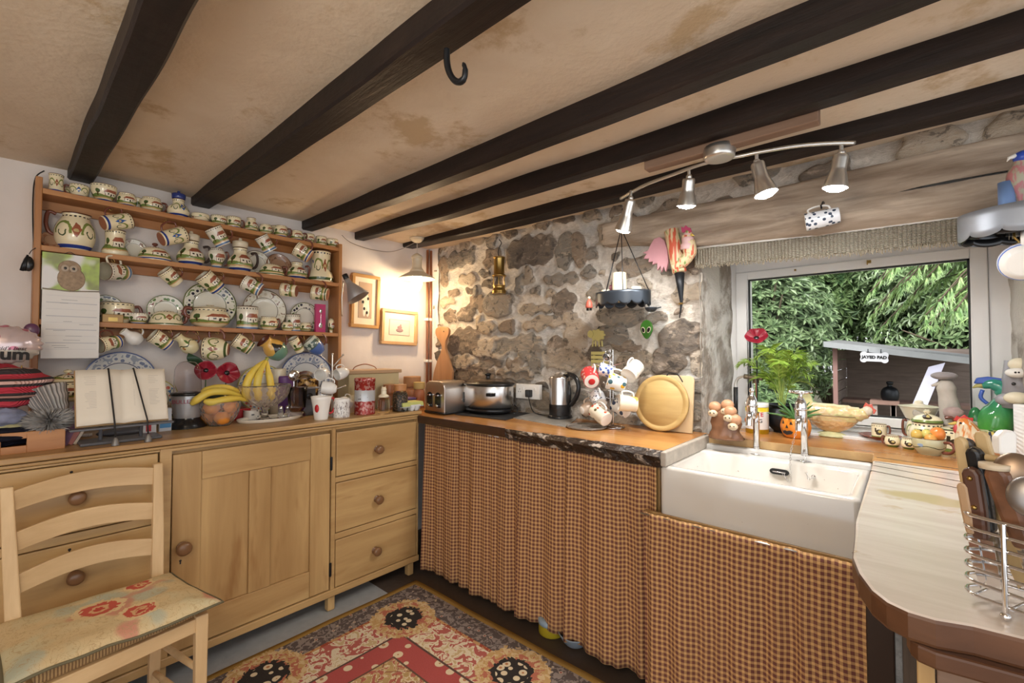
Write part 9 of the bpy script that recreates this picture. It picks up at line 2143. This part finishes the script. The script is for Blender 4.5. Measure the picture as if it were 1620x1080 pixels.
b = MB(); b.hexa([(rl.x, YS-.14, rl.z-.05), (rr2.x+.2, YS-.14, rr2.z-.065), (rl.x, YS-.118, rl.z-.05), (rr2.x+.2, YS-.118, rr2.z-.065), (rl.x, YS-.14, rl.z+.008), (rr2.x+.2, YS-.14, rr2.z-.006), (rl.x, YS-.118, rl.z+.008), (rr2.x+.2, YS-.118, rr2.z-.006)]); b.build('fascia_board', plain('grey_fascia', (.33, .34, .35), .7), parent=sd)
q0, q1 = g(1326, 630, YS+.7), g(1400, 618, YS+.7); b = MB(); b.box(x0+.03, x0+1.4, YS+.45, YS+.8, q0.z-.02, q0.z+.015); b.build('bench_shelf', plain('bench_wood', (.25, .15, .12), .8), parent=sd)
# bone sign
sgn = g(1383, 565, YS-.16); k = size_h(1, sgn); kw = k
bn = thing('bone_sign', 'white bone-shaped name sign under the shed roof edge', 'sign', M=frame((sgn.x, YS-.16, sgn.z), (1, 0, -.04), (.04, 0, 1), (0, -1, 0)))
ob = []
for a in range(0, 360, 12):
    pass
w2, h2, r2 = 13*kw, 4*k, 4.6*k
ob = [(w2+r2*math.cos(t_)*.9, h2*.75+r2*math.sin(t_)*.9) for t_ in [(-50+i*20)*PI/180 for i in range(11)]] + [(-w2-r2*math.cos(t_)*.9, h2*.75+r2*math.sin(t_)*.9) for t_ in [(150-i*20)*PI/180 for i in range(11)][0:11]][0:0]
rt = [(w2 + r2*math.cos(t_), h2 + r2*math.sin(t_)) for t_ in [math.radians(-35+i*18) for i in range(11)]]
lt = [(-x, y) for x, y in rt][::-1]
ob = rt + lt + [(x, -y) for x, y in rt and [(-a, c_) for a, c_ in rt]] + [(x, -y) for x, y in rt][::-1]
b = MB(); b.prism(ob, -.01, .01); b.build('bone_board', plain('white_sign', (.62, .62, .66), .5), parent=bn)
text_mesh('lettering', 'JAYED PAD', M['black'], bn, TR(0, 0, .012), 6.2*k, .002, bold=.002)
for s_ in (-1, 1): b = MB(); b.tube([(s_*8*k, 5*k, 0), (s_*8*k, 13*k, 0)], .004, n=5); b.build('hanging_string', M['iron'], parent=bn)
# leaning plank, stool, pot
p0 = g(1449, 655, YS-.7); p1 = g(1482, 577, YS-.3); ax = (p1-p0); w_ = Vector((.055, .0, .02))
b = MB(); b.hexa([tuple(x) for x in (p0-w_, p0+w_, p0-w_+Vector((0, .03, 0)), p0+w_+Vector((0, .03, 0)), p1-w_, p1+w_, p1-w_+Vector((0, .03, 0)), p1+w_+Vector((0, .03, 0)))])
tag(b.build('leaning_plank', plain('lilac_grey_plank', (.42, .41, .50), .6)), 'pale lilac grey plank leaning against the shed front', 'plank')
stl = thing('wooden_stool', 'small wooden bench in front of the shed', 'bench', (0, 0, 0)); ys_ = YS+.25
a0, a1 = g(1377, 633, ys_), g(1423, 638, ys_)
b = MB(); b.box(a0.x, a1.x, ys_-.1, ys_+.12, a0.z-.03, a0.z+.01); b.build('bench_top', plain('stool_wood', (.33, .20, .16), .8), parent=stl)
for x_ in (a0.x+.04, a0.x+.19, a1.x-.05): b = MB(); b.box(x_-.02, x_+.02, ys_-.08, ys_-.04, .30, a0.z-.03); b.build('leg', plain('stool_leg', (.42, .34, .30), .8) if 'stool_leg' not in bpy.data.materials else bpy.data.materials['stool_leg'], parent=stl)
q = g(1408, 632, ys_); b = MB(); b.lathe(spl2([(0, 0), (.06, 0), (.075, .05), (.07, .10), (.05, .13), (.02, .15), (.03, .19), (0, .2)], 3), n=20); tag(b.build('garden_lantern', M['iron'], loc=(q.x, ys_, a0.z+.01)), 'dark round pot with a lid on the small bench by the shed', 'pot')
for k_, (u, v) in enumerate([(1370, 645), (1310, 655)]):
    q = g(u, v, YS-.5); rp = random.Random(k_); b = MB()
    for i in range(60): a = rp.uniform(0, 6.28); l = rp.uniform(.12, .3); r_ = rp.uniform(0, .1); P0 = Vector((math.cos(a)*r_*1.5, math.sin(a)*r_, 0)); e = P0+Vector((math.cos(a)*l*.4, math.sin(a)*l*.3, l)); wv = Vector((.006, 0, 0)); b.add([P0-wv, P0+wv, e], [(0, 1, 2)])
    tag(b.build('grass_tuft', RH[1], loc=(q.x, YS-.5, .32)), ('tuft of tall grass beside the small bench' if k_ == 0 else 'tuft of tall grass at the left corner of the shed'), 'grass', kind='stuff')
